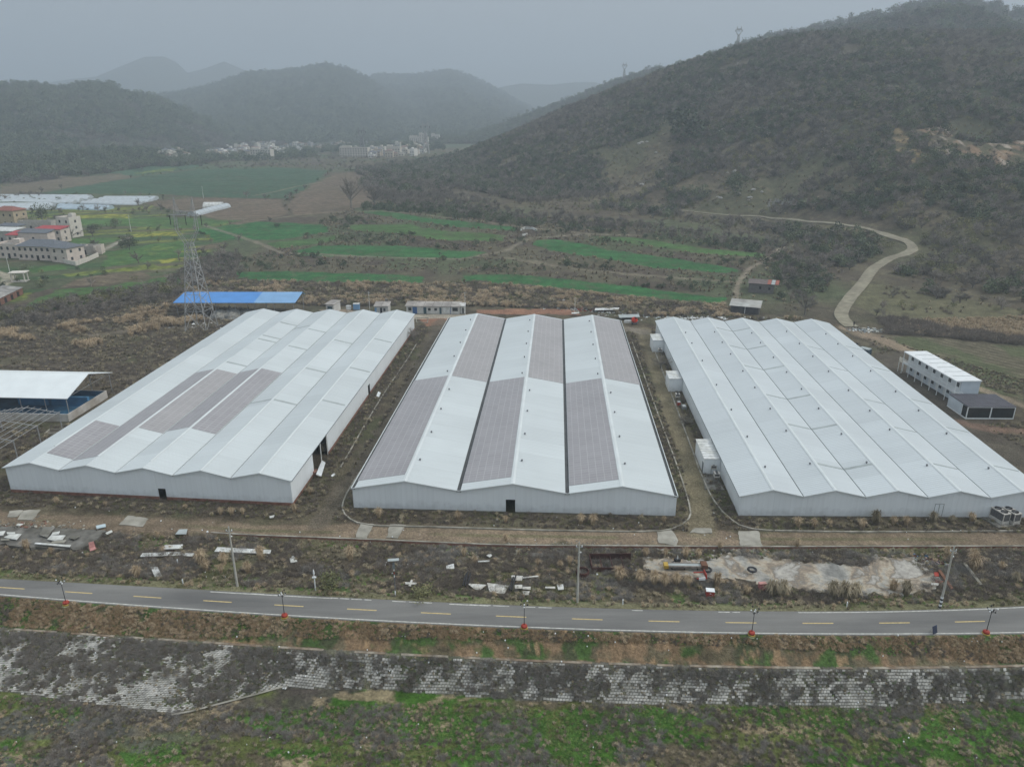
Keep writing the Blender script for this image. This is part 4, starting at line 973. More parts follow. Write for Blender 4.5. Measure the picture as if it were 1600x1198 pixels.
mb = MB(); mb.tube((-.05, Wd + 1.5, -.1), (-.05, Wd + 1.5, 2.8), .07, n=4); mb.tube((1.2, Wd + 1.5, -.1), (1.2, Wd + 1.5, 2.8), .07, n=4); mb.build('post', M_WHITE, r)

a, rz, L, Wd = rect((1513, 635), (1588, 635.5), (1488.5, 615.5), 3.0)
r = empty('glass_pavilion', (a[0], a[1], 0), rz, 'low dark-roofed pavilion with two wide glazed bays beside the cabin block', 'pavilion')
mb = MB(); mb.hexa([(-.1, -.1, 2.9), (L + .1, -.1, 2.9), (L + .1, Wd + .1, 2.9), (-.1, Wd + .1, 2.9), (.05, .05, 3.1), (L - .05, .05, 3.1), (L - .05, Wd - .05, 3.1), (.05, Wd - .05, 3.1)])
rf = mb.build('roof', mat('slate_grey_roof', (.085, .085, .10), .6, .2, .8), r)
for k in range(1, 14): mb = MB() if k == 1 else mb; mb.box(L * k / 14 - .02, L * k / 14 + .02, .1, Wd - .1, 3.102, 3.13)
mb.build('roof_seams', mat('slate_grey_seam', (.05, .05, .06), .6), rf)
mb = MB(); mb.box(0, .1, 2.0, Wd, .25, 2.9); mb.box(L - .1, L, .1, Wd, .25, 2.9); mb.box(.1, L - .1, Wd - .1, Wd, .25, 2.9); mb.build('wall', M_CABG, r)
for x0, x1 in ((.15, L / 2 - .12), (L / 2 + .12, L - .15)):
    mb = MB(); mb.box(x0, x1, .04, .10, .4, 2.7); mb.build('glass_bay', M_GLASS, r)
mb = MB(); mb.box(.03, .09, .15, 1.9, .4, 2.7); mb.build('glass_bay', M_GLASS, r)
mb = MB()
for x in (0, L / 2 - .12, L - .16): mb.box(x, x + (.24 if 0 < x < L - 1 else .16), -.02, .14, .1, 2.9)
mb.box(.16, L / 2 - .12, -.02, .12, .1, .34); mb.box(L / 2 + .12, L - .16, -.02, .12, .1, .34); mb.box(.16, L / 2 - .12, -.02, .12, 2.74, 2.9); mb.box(L / 2 + .12, L - .16, -.02, .12, 2.74, 2.9)
mb.box(-.02, .12, 1.9, 2.02, .1, 2.9); mb.box(-.02, .12, .14, Wd, .08, .3)
mb.build('frame', M_WHITE, r)

# ------------------------------------------------------------------ open sheds
def gable_shed(name, label, FL, FR, BL, z, zr, ridge_f, roof_m, xposts, posts_y=(0, 1), truss=False, roof2=None, split=None, post_m=None):
    a, rz, L, Wd = rect(FL, FR, BL, z)
    r = empty(name, (a[0], a[1], 0), rz, label, 'shed')
    yr = Wd * ridge_f
    segs = [(0, L, roof_m)] if split is None else [(0, split * L, roof_m), (split * L, L, roof2)]
    for x0, x1, mm in segs:
        for (y0, z0, y1, z1) in ((0, z, yr, zr), (yr, zr, Wd, z)):
            mb = MB(); mb.hexa([(x0, y0, z0), (x1, y0, z0), (x1, y1, z1), (x0, y1, z1), (x0, y0, z0 + .1), (x1, y0, z0 + .1), (x1, y1, z1 + .1), (x0, y1, z1 + .1)]); mb.build('roof_slope', mm, r)
    for x in xposts:
        for f in posts_y:
            mb = MB(); y = f * Wd; zz = z + (zr - z) * (1 - abs(y - yr) / (yr if y < yr else (Wd - yr + 1e-6))); y = min(max(y, .15), Wd - .15)
            mb.tube((x * L, y, -.2), (x * L, y, zz), .11, n=4); mb.build('post', post_m or M_GREYST, r)
        if truss:
            mb = MB(); X_ = x * L; n = 8
            mb.tube((X_, 0, z - .05), (X_, Wd, z - .05), .05, n=4)
            for k in range(n):
                y0 = Wd * k / n; y1 = Wd * (k + 1) / n; zt_ = lambda y: z + (zr - z) * (1 - abs(y - yr) / (yr if y < yr else Wd - yr))
                mb.tube((X_, y0, z - .05 if k % 2 == 0 else zt_(y0)), (X_, y1, zt_(y1) if k % 2 == 0 else z - .05), .03, n=4)
            mb.build('truss', post_m or M_GREYST, r)
    return r, L, Wd
gable_shed('open_shed', 'long open-sided shed with bright blue and faded blue roof beside the pylon', (270, 473.5), (461, 473.5), (288, 459.5), 4.9, 6.2, .78, M_BLUE, np.linspace(.02, .98, 7), (0.05, .95), split=.66, roof2=M_BLUE2)
mb = MB()
for k, (px, py, rr, hh) in enumerate([(345, 495, 3.2, 2.2), (365, 494, 3.5, 2.4), (385, 493, 3.0, 2.0)]):
    p = G(px, py); n = 10; mb = MB(); prof = [(rr, -.1), (rr * .85, hh * .35), (rr * .55, hh * .8), (rr * .2, hh), (0, hh)]
    mb.lathe(prof, 11); mb.v = [(x * (1 + .25 * rnd.random()), y_ * (1 + .25 * rnd.random()), z_ * (.85 + .3 * rnd.random())) for x, y_, z_ in mb.v]
    o = mb.build('spoil_heap', mat('grey_spoil', (.17, .175, .17), .95, .35, 1.5, .4, tint=(.30, .29, .26))); o.location = (p[0], p[1], 0)
    tag(o, ('left', 'middle', 'right')[k] + ' mound of the three grey spoil heaps beneath the blue roofed shed', 'heap', 'spoil heaps under the blue shed')
gable_shed('open_shed', 'open shed with bright white roof standing over the blue lined tank', (-190, 617), (105, 623.5), (-90, 577), 4.6, 7.3, .50, mat('bright_white_roof', (.74, .79, .80), .5, .05, .3), (.02, .30, .55, .74, .87, .985), (0.03, .97), truss=True)
# tank of the fish pond under the white shed
mb = MB(); T = [G(105, 660), G(170, 617), G(128, 612, .5), G(-60, 645)]
a, rz, L, Wd = rect((-60, 655), (108, 659), (0, 617), 0.0)
r = empty('lined_tank', (a[0], a[1], 0), rz, 'rectangular tank with dark blue lining and pale wall beneath the white roof', 'tank')
mb = MB(); h = 1.7
mb.box(0, L, 0, .25, -.2, h); mb.box(0, L, Wd - .25, Wd, -.2, h); mb.box(0, .25, .25, Wd - .25, -.2, h); mb.box(L - .25, L, .25, Wd - .25, -.2, h); mb.build('wall', mat('rendered_wall', (.47, .455, .43), .9, .15, .8, tint=(.36, .33, .29)), r)
mb = MB(); e = .28
mb.quad((e, e, .35), (L - e, e, .35), (L - e, Wd - e, .35), (e, Wd - e, .35)); 
for p, q in (((e, e), (L - e, e)), ((L - e, e), (L - e, Wd - e)), ((L - e, Wd - e), (e, Wd - e)), ((e, Wd - e), (e, e))): mb.quad((*p, .35), (*q, .35), (*q, h + .01), (*p, h + .01))
mb.build('lining', M_TANKB, r)
mb = MB(); mb.box(L * .62, L * .98, Wd * .55, Wd * .6, .36, 2.5); mb.box(L * .3, L * .6, Wd * .55, Wd * .6, .36, 2.3); mb.build('blue_partition', mat('blue_cloth', (.06, .19, .34), .7, .25, .6), r)
# bare steel frame
a, rz, L, Wd = rect((0, 706), (96, 640), (-60, 640), 0)
def steel_frame():
    p0, p1 = G(2, 735), G(98, 672)        # near column row
    ax = (p1 - p0)[:2]; L = float(np.linalg.norm(ax)); rz = math.atan2(ax[1], ax[0])
    r = empty('steel_frame', (p0[0], p0[1], 0), rz, 'unroofed grey steel frame with open purlins beside the left warehouse', 'steel frame')
    Wd = 13.0; z = 3.9; zr = 5.0; xs_ = np.linspace(-L * .5, L * 1.0, 5)
    for x in xs_:
        for y in (0, Wd): mb = MB(); mb.tube((x, y, -.2), (x, y, z), .14, n=4); mb.build('column', M_GREYST, r)
        mb = MB(); mb.tube((x, -.2, z), (x, Wd / 2, zr), .09, n=4); mb.tube((x, Wd / 2, zr), (x, Wd + .2, z), .09, n=4); mb.tube((x, 0, z - .35), (x, Wd, z - .35), .05, n=4)
        for k in range(8):
            y0 = Wd * k / 8; y1 = Wd * (k + 1) / 8; zt_ = lambda y: z + (zr - z) * (1 - abs(y - Wd / 2) / (Wd / 2)); mb.tube((x, y0, z - .35 if k % 2 == 0 else zt_(y0)), (x, y1, zt_(y1) if k % 2 == 0 else z - .35), .03, n=4)
        mb.build('truss', M_GREYST, r)
    for k in range(11):
        y = Wd * k / 10; zz = z + (zr - z) * (1 - abs(y - Wd / 2) / (Wd / 2)) + .14; mb = MB(); mb.tube((xs_[0] - .6, y, zz), (xs_[-1] + .6, y, zz), .06, n=4); mb.build('purlin', M_GREYST, r)
steel_frame()
p = G(70, 680); mb = MB()
for (x0, x1, y0, y1) in ((0, 3.2, 0, .22), (0, 3.2, 2.0, 2.22), (0, .22, .22, 2.0), (2.98, 3.2, .22, 2.0)): mb.box(x0, x1, y0, y1, -.1, .5)
o = mb.build('concrete_pit', M_KERB); o.location = (p[0], p[1], 0); o.rotation_euler[2] = R(8); tag(o, 'small square concrete pit rim in the grass beside the steel frame', 'pit')

# ------------------------------------------------------------------ pylons and poles
def pylon(base, h, wb, rz, label, group=None, th=.11, detail=True, m_=None):
    r = empty('lattice_pylon', base, rz, label, 'pylon', group); M_ = m_ or M_PYL
    zb = h * .66; ww = wb * .26      # waist
    def w_at(z): return wb / 2 * (1 - z / zb) + ww / 2 * (z / zb)
    mb = MB(); lv = [0]; 
    while lv[-1] < zb - .5: lv.append(min(zb, lv[-1] + max(2.2, w_at(lv[-1]) * 1.75)))
    cs = [(-1, -1), (1, -1), (1, 1), (-1, 1)]
    for sx, sy in cs:
        lb = MB(); lb.tube((sx * wb / 2, sy * wb / 2, -.3), (sx * ww / 2, sy * ww / 2, zb), th * 1.3, th, n=4); lb.build('leg', M_, r)
    for z0, z1 in zip(lv[:-1], lv[1:]):
        a, b_ = w_at(z0), w_at(z1)
        for k in range(4):
            c, d = cs[k], cs[(k + 1) % 4]; P0 = (c[0] * a, c[1] * a, z0); P1_ = (d[0] * a, d[1] * a, z0); Q0 = (c[0] * b_, c[1] * b_, z1); Q1 = (d[0] * b_, d[1] * b_, z1)
            mb.tube(P0, Q1, th * .55, n=3, cap=False); mb.tube(P1_, Q0, th * .55, n=3, cap=False); mb.tube(Q0, Q1, th * .6, n=3, cap=False)
    mb.build('lattice', M_, r)
    # wine-glass head
    hd = MB(); top = h; W_ = wb * .75; zw = zb + (h - zb) * .62
    for sy in (-1, 1):
        y = sy * ww / 2
        for sx in (-1, 1):
            hd.tube((sx * ww / 2, y, zb), (sx * W_ * .62, y * .7, zb + (h - zb) * .30), th * .9, n=4); hd.tube((sx * W_ * .62, y * .7, zb + (h - zb) * .30), (sx * W_ * .60, y * .6, zw), th * .9, n=4)
            hd.tube((0, y, zb + .3), (sx * W_ * .62, y * .7, zb + (h - zb) * .30), th * .6, n=3); hd.tube((sx * W_ * .60, y * .6, zw), (sx * W_ * .55, 0, top), th * .8, n=4); hd.tube((sx * W_ * .35, y * .6, zw), (sx * W_ * .55, 0, top), th * .6, n=4)
            hd.tube((sx * W_ * .42, y * .5, zb + (h - zb) * .30), (sx * W_ * .60, y * .5, zw), th * .5, n=3)
        hd.tube((-W_ * .95, y * .5, zw), (W_ * .95, y * .5, zw), th * .8, n=4); hd.tube((-W_ * .60, y * .5, zw + 1), (W_ * .60, y * .5, zw + 1), th * .6, n=4)
        n = 9
        for k in range(n): x0 = -W_ * .6 + W_ * 1.2 * k / n; x1 = x0 + W_ * 1.2 / n; hd.tube((x0, y * .5, zw if k % 2 else zw + 1), (x1, y * .5, zw + 1 if k % 2 else zw), th * .45, n=3)
    hd.build('crossarm', M_, r)
    for x in (-W_ * .93, 0, W_ * .93):
        ib = MB(); ib.tube((x, 0, zw), (x, 0, zw - h * .075), th * .9, n=5); ib.build('insulator', M_BLACK, r)
    return r
pb = (G(291, 516) + G(323, 521)) / 2
pylon((pb[0] + .3, pb[1] + 3.5, 0), 39.5, 7.0, R(-8), 'tall grey lattice pylon rising in front of the blue roofed shed', th=.12)
for px, py, D, hh, lb in ((975, 124, 1590, 36, 'small hazy pylon on the lower ridge skyline'), (1153, 67, 790, 15.5, 'small hazy pylon on the upper skyline of the wooded hill')):
    d = ray(px, py); k = D / math.hypot(d[0], d[1]); x, y = d[0] * k, d[1] * k; pylon((x, y, hz1(x, y) - 1), hh if D > 1000 else 22, 7 if D > 1000 else 4.5, R(-15), lb, th=.45 if D > 1000 else .24)
p = GT(567, 243); pylon(tuple(p), 38, 9, R(0), 'dark pylon standing before the pale village blocks', th=.5, m_=M_VENT)
p = GT(666, 240); pylon(tuple(p), 44, 9, R(0), 'hazy pylon behind the far right end of the village', th=.5)

def utility_pole(px, py, h, label, band=False):
    p = G(px, py); g = empty('utility_pole', (p[0], p[1], hz1(p[0], p[1])), R(rnd.uniform(-20, 20)), label, 'pole', 'concrete poles along the road')
    mb = MB(); mb.tube((0, 0, -.4), (0, 0, h), .17, .10, n=10); mb.build('shaft', mat('pole_concrete', (.44, .43, .39), .85, .12, 1.5), g)
    mb = MB(); mb.box(-.42, .42, -.05, .05, h - .75, h - .66); mb.tube((0, 0, h), (0, 0, h + .18), .04, n=5); mb.build('crossarm', M_GREYST, g)
    for x in (-.36, .36): mb = MB(); mb.lathe([(.06, 0), (.07, .1), (.05, .16), (.07, .2), (0, .26)], 7, (x, 0, h - .66)); mb.build('insulator', M_WHITE, g)
    mb = MB(); mb.lathe([(.09, 0), (.12, .08), (.09, .14), (0, .2)], 7, (.2, .05, h - 1.6)); mb.build('bracket', M_WHITE, g)
    if band:
        for k in range(6): mb = MB(); mb.lathe([(.185, .1 + k * .3), (.185, .4 + k * .3)], 12); mb.build('stripe', M_BLACK if k % 2 == 0 else M_WHITE, g)
utility_pole(371, 915, 9.6, 'concrete pole behind the road near the fallen white strips')
utility_pole(902, 940, 9.4, 'concrete pole behind the road in front of the middle warehouse')
utility_pole(1468, 950, 9.6, 'concrete pole with black and white striped foot at the road edge', True)
for px, py, h, nm, lb in ((709, 478, 0, '', ''),):
    pass
for px, py, h, lb in ((578, 488, 7, 'thin white pole left of the small hut with chimney'), (727, 491, 7.5, 'thin white pole at the right end of the long workers cabin'), (898, 488, 5, 'pale post among the timber scrap behind the warehouses')):
    p = G(px, py); mb = MB(); mb.tube((0, 0, -.2), (0, 0, h), .10, .07, n=6); mb.box(-.5, .5, -.03, .03, h - .3, h - .22); o = mb.build('yard_pole', M_PANELW); o.location = (p[0], p[1], 0); tag(o, lb, 'pole')

def street_lamp(px, py, label):
    p = G(px, py, -.15); p = (p[0], p[1] , -.25); g = empty('street_lamp', p, rnd.uniform(0, 6), label, 'street lamp', 'ornamental lamps along the road edge')
    mb = MB(); mb.lathe([(.50, 0), (.56, .12), (.50, .2)], 16); mb.build('planter_rim', mat('pale_green_paint', (.42, .46, .26), .7, .2, 2), g)
    mb = MB(); mb.lathe([(.42, .2), (.48, .30), (.42, .40)], 16); mb.build('planter_band', M_YEL, g)
    mb = MB(); mb.lathe([(.36, .40), (.41, .50), (.40, .62), (.30, .74), (.08, .80)], 16); mb.build('planter_body', M_RED, g)
    mb = MB(); mb.tube((0, 0, .85), (0, 0, 3.7), .05, .035, n=6); mb.build('pole', M_BLACK, g)
    for k in range(8):
        a = 2 * math.pi * k / 8 + rnd.uniform(-.1, .1); rr = .42 + .14 * (k % 2); zt_ = 3.75 + .35 * (k % 2); c, s_ = math.cos(a), math.sin(a)
        mb = MB(); mb.tube((0, 0, 3.5), (c * rr * .6, s_ * rr * .6, 3.55 + .1), .016, n=4); mb.tube((c * rr * .6, s_ * rr * .6, 3.65), (c * rr, s_ * rr, zt_ - .1), .014, n=4); arm = mb.build('arm', M_BLACK, g)
        mb = MB(); mb.lathe([(.02, 0), (.085, .04), (.10, .12), (.05, .2), (0, .22)], 8, (c * rr, s_ * rr, zt_ - .1)); mb.build('lamp_head', M_BLACK if k % 3 else M_WHITE, arm)
    mb = MB(); mb.lathe([(.03, 0), (.10, .06), (.10, .14), (0, .24)], 8, (0, 0, 3.7)); mb.build('lamp_head', M_WHITE, g)
for (px, py), lb in zip(((104, 945), (445, 965), (819, 982), (1174, 992.5), (1540, 991)), ('ornamental lamp on a striped red planter, leftmost along the road', 'ornamental lamp on a striped red planter below the white camera post', 'ornamental lamp on a striped red planter below the middle warehouse door', 'ornamental lamp on a striped red planter below the stained concrete yard', 'ornamental lamp on a striped red planter beside the small roadside board')):
    street_lamp(px, py, lb)
# camera post, warning sign post, markers, board
p = G(493, 921); g = empty('camera_post', (p[0], p[1], 0), 0, 'short white post with a white camera head on the far road verge', 'camera post')
mb = MB(); mb.tube((0, 0, -.6), (0, 0, 2.6), .10, .07, n=7); mb.build('post', M_WHITE, g); mb = MB(); mb.box(-.26, .26, -.12, .12, 1.95, 2.12); mb.build('bracket', M_WHITE, g); mb = MB(); mb.tube((0, 0, 2.6), (0, 0, 3.1), .13, .1, n=8); mb.lathe([(.1, 0), (.06, .15), (0, .3)], 8, (0, 0, 3.1)); mb.build('camera_head', M_WHITE, g)
p = G(618, 929); g = empty('gauge_post', (p[0], p[1], 0), R(6), 'thin banded post with a flat dark panel on top in the brush', 'gauge post')
mb = MB(); mb.tube((0, 0, -.6), (0, 0, 5.6), .05, n=5); mb.build('post', M_EDGE, g); mb = MB(); mb.box(-.75, .75, -.3, .3, 5.6, 5.66); mb.build('panel', M_STRIP, g)
mb = MB(); mb.box(-.16, .16, -.1, .1, 4.2, 5.1); mb.build('control_box', M_EDGE, g)
for k, z_ in enumerate((2.9, 3.4, 3.9)): mb = MB(); mb.lathe([(.065, z_), (.065, z_ + .3)], 8); mb.build('band', M_RED if k % 2 else M_WHITE, g)
for px, py, lb in ((286, 912, 'small white marker stake left of the first concrete pole'), (618, 931.5, 'small white marker stake by the gauge post'), (973, 944, 'small white marker stake right of the middle concrete pole'), (1323, 948, 'small white marker stake below the big dry reeds'), (277, 876, 'white tipped stake beside the long fallen strip')):
    p = G(px, py); mb = MB(); mb.hexa([(-.07, -.07, -.1), (.07, -.07, -.1), (.07, .07, -.1), (-.07, .07, -.1), (-.06, -.06, .75), (.06, -.06, .75), (.06, .06, .85), (-.06, .06, .85)]); o = mb.build('marker_stake', M_WHITE); o.location = (p[0], p[1], hz1(p[0], p[1])); tag(o, lb, 'stake')
p = G(1461, 991, 0); g = empty('roadside_board', (p[0], p[1], 0), R(25), 'small dark blue board leaning on its stand at the road edge', 'board')
mb = MB(); mb.hexa([(-.4, 0, .15), (.4, -.0, .15), (.4, .04, .15), (-.4, .04, .15), (-.4, .28, 1.15), (.4, .28, 1.15), (.4, .32, 1.15), (-.4, .32, 1.15)]); mb.build('board', mat('navy_board', (.035, .045, .08), .6, .4, 3), g)
mb = MB(); mb.tube((-.3, .6, 0), (-.3, .3, 1.0), .02, n=4); mb.tube((.3, .6, 0), (.3, .3, 1.0), .02, n=4); mb.build('stand', M_GREYST, g)

# ------------------------------------------------------------------ workers' cabins behind the warehouses
def cabin(name, FL, FR, h, depth, label, roof_m, wall_m, opens, slope=.35, seams=5, over=.35, cat='cabin'):
    a, b_ = G(*FL), G(*FR); d = (b_ - a)[:2]; L = float(np.linalg.norm(d)); rz = math.atan2(d[1], d[0]); z0 = hz1(a[0], a[1])
    r = empty(name, (a[0], a[1], z0), rz, label, cat)
    mb = MB(); mb.hexa([(0, 0, -.3), (L, 0, -.3), (L, depth, -.3), (0, depth, -.3), (0, 0, h), (L, 0, h), (L, depth, h + slope), (0, depth, h + slope)]); mb.build('wall', wall_m, r)
    mb = MB(); o = over; mb.hexa([(-o, -o, h - .02), (L + o, -o, h - .02), (L + o, depth + o, h + slope + .03), (-o, depth + o, h + slope + .03), (-o, -o, h + .08), (L + o, -o, h + .08), (L + o, depth + o, h + slope + .13), (-o, depth + o, h + slope + .13)]); rf = mb.build('roof', roof_m, r)
    for k in range(1, seams): mb = MB(); x = L * k / seams; mb.hexa([(x - .06, -o, h + .082), (x + .06, -o, h + .082), (x + .06, depth + o, h + slope + .132), (x - .06, depth + o, h + slope + .132), (x - .06, -o, h + .12), (x + .06, -o, h + .12), (x + .06, depth + o, h + slope + .17), (x - .06, depth + o, h + slope + .17)]); mb.build('roof_seam', M_CONC_D, rf)
    for (kind_, f0, f1, z0_, z1_, mm) in opens: mb = MB(); mb.box(f0 * L, f1 * L, -.05, .04, z0_, z1_); mb.build(kind_, mm, r)
    return r, L
M_OLDR = mat('weathered_sheet_roof', (.40, .375, .345), .8, .2, .7, tint=(.27, .25, .23)); M_DBLUE = mat('blue_door_paint', (.05, .13, .30), .6, .2, 2); M_DTEAL = mat('dark_teal_paint', (.04, .085, .10), .6, .2, 2)
M_CABOLD = mat('old_cabin_wall', (.56, .56, .54), .7, .15, 1)
cabin('workers_cabin', (635, 490), (718, 491), 2.6, 4.6, 'long workers cabin with grey sheet roof and a row of doors and windows', M_OLDR, M_CABOLD,
      [('window', .04, .10, 1.0, 2.1, M_WIN), ('door', .12, .205, .05, 2.3, M_DBLUE), ('window', .24, .28, .9, 2.0, M_PANELW), ('door', .325, .38, .05, 2.2, M_DTEAL), ('window', .41, .46, 1.1, 2.0, M_WIN), ('window', .53, .58, 1.1, 2.0, M_WIN), ('door', .625, .665, .05, 2.2, M_DTEAL), ('window', .70, .80, .4, 2.2, M_PANELW), ('post', .83, .84, 0, 2.4, M_DBLUE), ('window', .87, .97, 1.0, 2.2, M_GLASS)], seams=6)
cabin('latrine_hut', (719.5, 490), (726, 490), 2.6, 2.2, 'narrow white hut with a dark door attached past the cabin', M_CABOLD, M_PANELW, [('door', .45, .8, .1, 2.0, M_DARK)], seams=1)
cabin('workers_hut', (586, 491), (607, 491), 2.7, 4.6, 'small workers hut with a chimney and blue side door', M_OLDR, M_CABOLD, [('door', .0, .14, .05, 2.2, M_BLUE2), ('door', .40, .55, .05, 2.2, M_DARK), ('window', .64, .80, 1.0, 2.0, M_WIN), ('window', .18, .32, .8, 2.1, M_PANELW)], seams=2)
r, L = cabin('workers_hut', (510, 488), (522, 489), 2.8, 4.4, 'small isolated white hut nearest the blue roofed shed', M_OLDR, M_CABOLD, [('window', .2, .8, 1.2, 2.1, M_DTEAL)], seams=1)
p = G(603, 487, 0); 
mb = MB(); mb.box(0, .9, 3.0, 3.9, 2.9, 3.9); o = mb.build('chimney_stack', M_CONC_D); o.location = (p[0] - .4, p[1] - 1.2, 0); tag(o, 'stubby grey chimney block on the roof of the small hut', 'chimney')
for px, py, w_, d, h, m_, lb in ((541, 484, 1.5, 1.2, 1.2, M_WHITE, 'small white cabinet behind the left warehouse'), (552, 484, 2.0, 1.5, 1.9, M_BLUE2, 'pale blue cabinet behind the left warehouse')):
    p = G(px, py); r = empty('storage_cabinet', (p[0], p[1], 0), 0, lb, 'cabinet'); mb = MB(); mb.box(0, w_, 0, d, 0, h); mb.build('body', m_, r); mb = MB(); mb.box(-.06, w_ + .06, -.06, d + .06, h, h + .1); mb.build('lid', M_PANELW, r); mb = MB(); mb.box(w_ * .1, w_ * .9, -.03, .0, .2, h * .9); mb.build('door', m_, r)
# vegetable bed kerb behind the middle lane
P = [G(a, c, .12) for a, c in ((651, 504), (668, 504), (669, 496), (650, 496), (651, 504))]; mb = MB()
for p, q in zip(P[:-1], P[1:]): mb.tube(p, q, .14, n=4)
tag(mb.build('planting_bed', M_KERB), 'white kerbed planting bed at the back end of the muddy lane', 'planting bed')
# concrete mixer
p = G(991, 507); g = empty('concrete_mixer', (p[0], p[1], 0), R(20), 'round red drum mixer on wheels behind the gap between warehouses', 'mixer')
mb = MB(); mb.lathe([(.35, -.9), (.95, -.35), (1.0, .2), (.6, .8), (.42, 1.0)], 14); o = mb.build('drum', mat('bright_red_drum', (.62, .05, .025), .5, .12, 2), g); o.location = (0, 0, 1.5); o.rotation_euler = (R(40), 0, 0)
mb = MB(); mb.box(-.7, .7, -.6, .6, .4, .55); mb.tube((-.9, 0, .4), (-.9, 0, 1.6), .08, n=5); mb.tube((.9, 0, .4), (.9, 0, 1.6), .08, n=5); mb.box(.7, 1.4, -.3, .3, .5, 1.1); mb.build('chassis', M_EDGE, g)
for x in (-.75, .75): mb = MB(); mb.tube((x - .08, 0, .35), (x + .08, 0, .35), .35, n=12); mb.build('wheel', M_BLACK, g)
p = G(978, 505); mb = MB(); mb.box(0, 2.6, 0, .9, .0, .7); mb.box(.1, 2.5, .1, .8, .7, .85); o = mb.build('water_trough', M_PANELW); o.location = (p[0] - .5, p[1], 0); tag(o, 'pale trough standing beside the red mixer', 'trough')
# dark machine cabinet by the far right warehouse wall
p = G(1352, 552); g = empty('machine_cabinet', (p[0] - 1, p[1], 0), R(-50), 'dark blue machine cabinet with grey lid by the back right warehouse wall', 'machine')
mb = MB(); mb.box(-3.2, 2.2, -1, 1, 0, 1.5); mb.build('body', mat('navy_body', (.03, .055, .075), .6, .3, 1), g); mb = MB(); mb.box(-.5, 2.1, -.9, .9, 1.5, 1.75); mb.build('lid', M_STRIP, g)
for x in (-3.0, -1.8): mb = MB(); mb.tube((x, .2, 1.5), (x, .2, 2.5), .3, .25, n=8); mb.build('exhaust', M_BLACK, g)
# hut and shed above the yard on the right
cabin('brick_hut', (1168.5, 459), (1208, 462), 3.4, 5, 'grey block hut with partly red sheeted roof above the yard', mat('grey_tile_roof', (.15, .125, .12), .9, .3, 1), mat('grey_block_wall', (.15, .14, .135), .9, .2, 1.2, .2), [('window', .42, .50, 1.5, 2.5, M_DARK), ('window', .78, .86, 1.4, 2.3, M_DARK)], slope=.5, seams=1, cat='hut')
a, b_ = G(1198, 443), G(1214, 443)
p = G(1168.5, 459); q = G(1208, 462); d = (q - p)[:2]; L = np.linalg.norm(d); z0 = hz1(p[0], p[1])
for k in range(3):
    mb = MB(); x = L * .72 + k * 1.35; mb.hexa([(x, -.3, 3.52), (x + 1.2, -.3, 3.52), (x + 1.4, 5.2, 4.06), (x + .2, 5.2, 4.06), (x, -.3, 3.58), (x + 1.2, -.3, 3.58), (x + 1.4, 5.2, 4.12), (x + .2, 5.2, 4.12)]); o = mb.build('roof_sheet', mat('rust_red_sheet', (.30, .10, .07), .8, .2, 1) if k != 1 else M_STRIP); o.location = (p[0], p[1], z0); o.rotation_euler[2] = math.atan2(d[1], d[0])
    tag(o, ('left red metal sheet laid on the grey block hut roof', 'middle grey metal sheet laid on the grey block hut roof', 'right red metal sheet laid on the grey block hut roof')[k], 'roof sheet')
cabin('lean_to_shed', (1141, 488), (1185, 492), 2.4, 6.0, 'low dark shed with pale grey corrugated roof beside the terraces', mat('corrugated_grey_roof', (.42, .43, .41), .8, .25, .4, tint=(.32, .31, .29)), mat('dark_mesh_wall', (.07, .07, .072), .9, .3, 1), [('post', .0, .02, 0, 2.3, M_CONC_D), ('post', .5, .52, 0, 2.3, M_WHITE), ('post', .97, .99, 0, 2.3, M_CONC_D)], slope=.8, seams=1, over=.5, cat='shed')

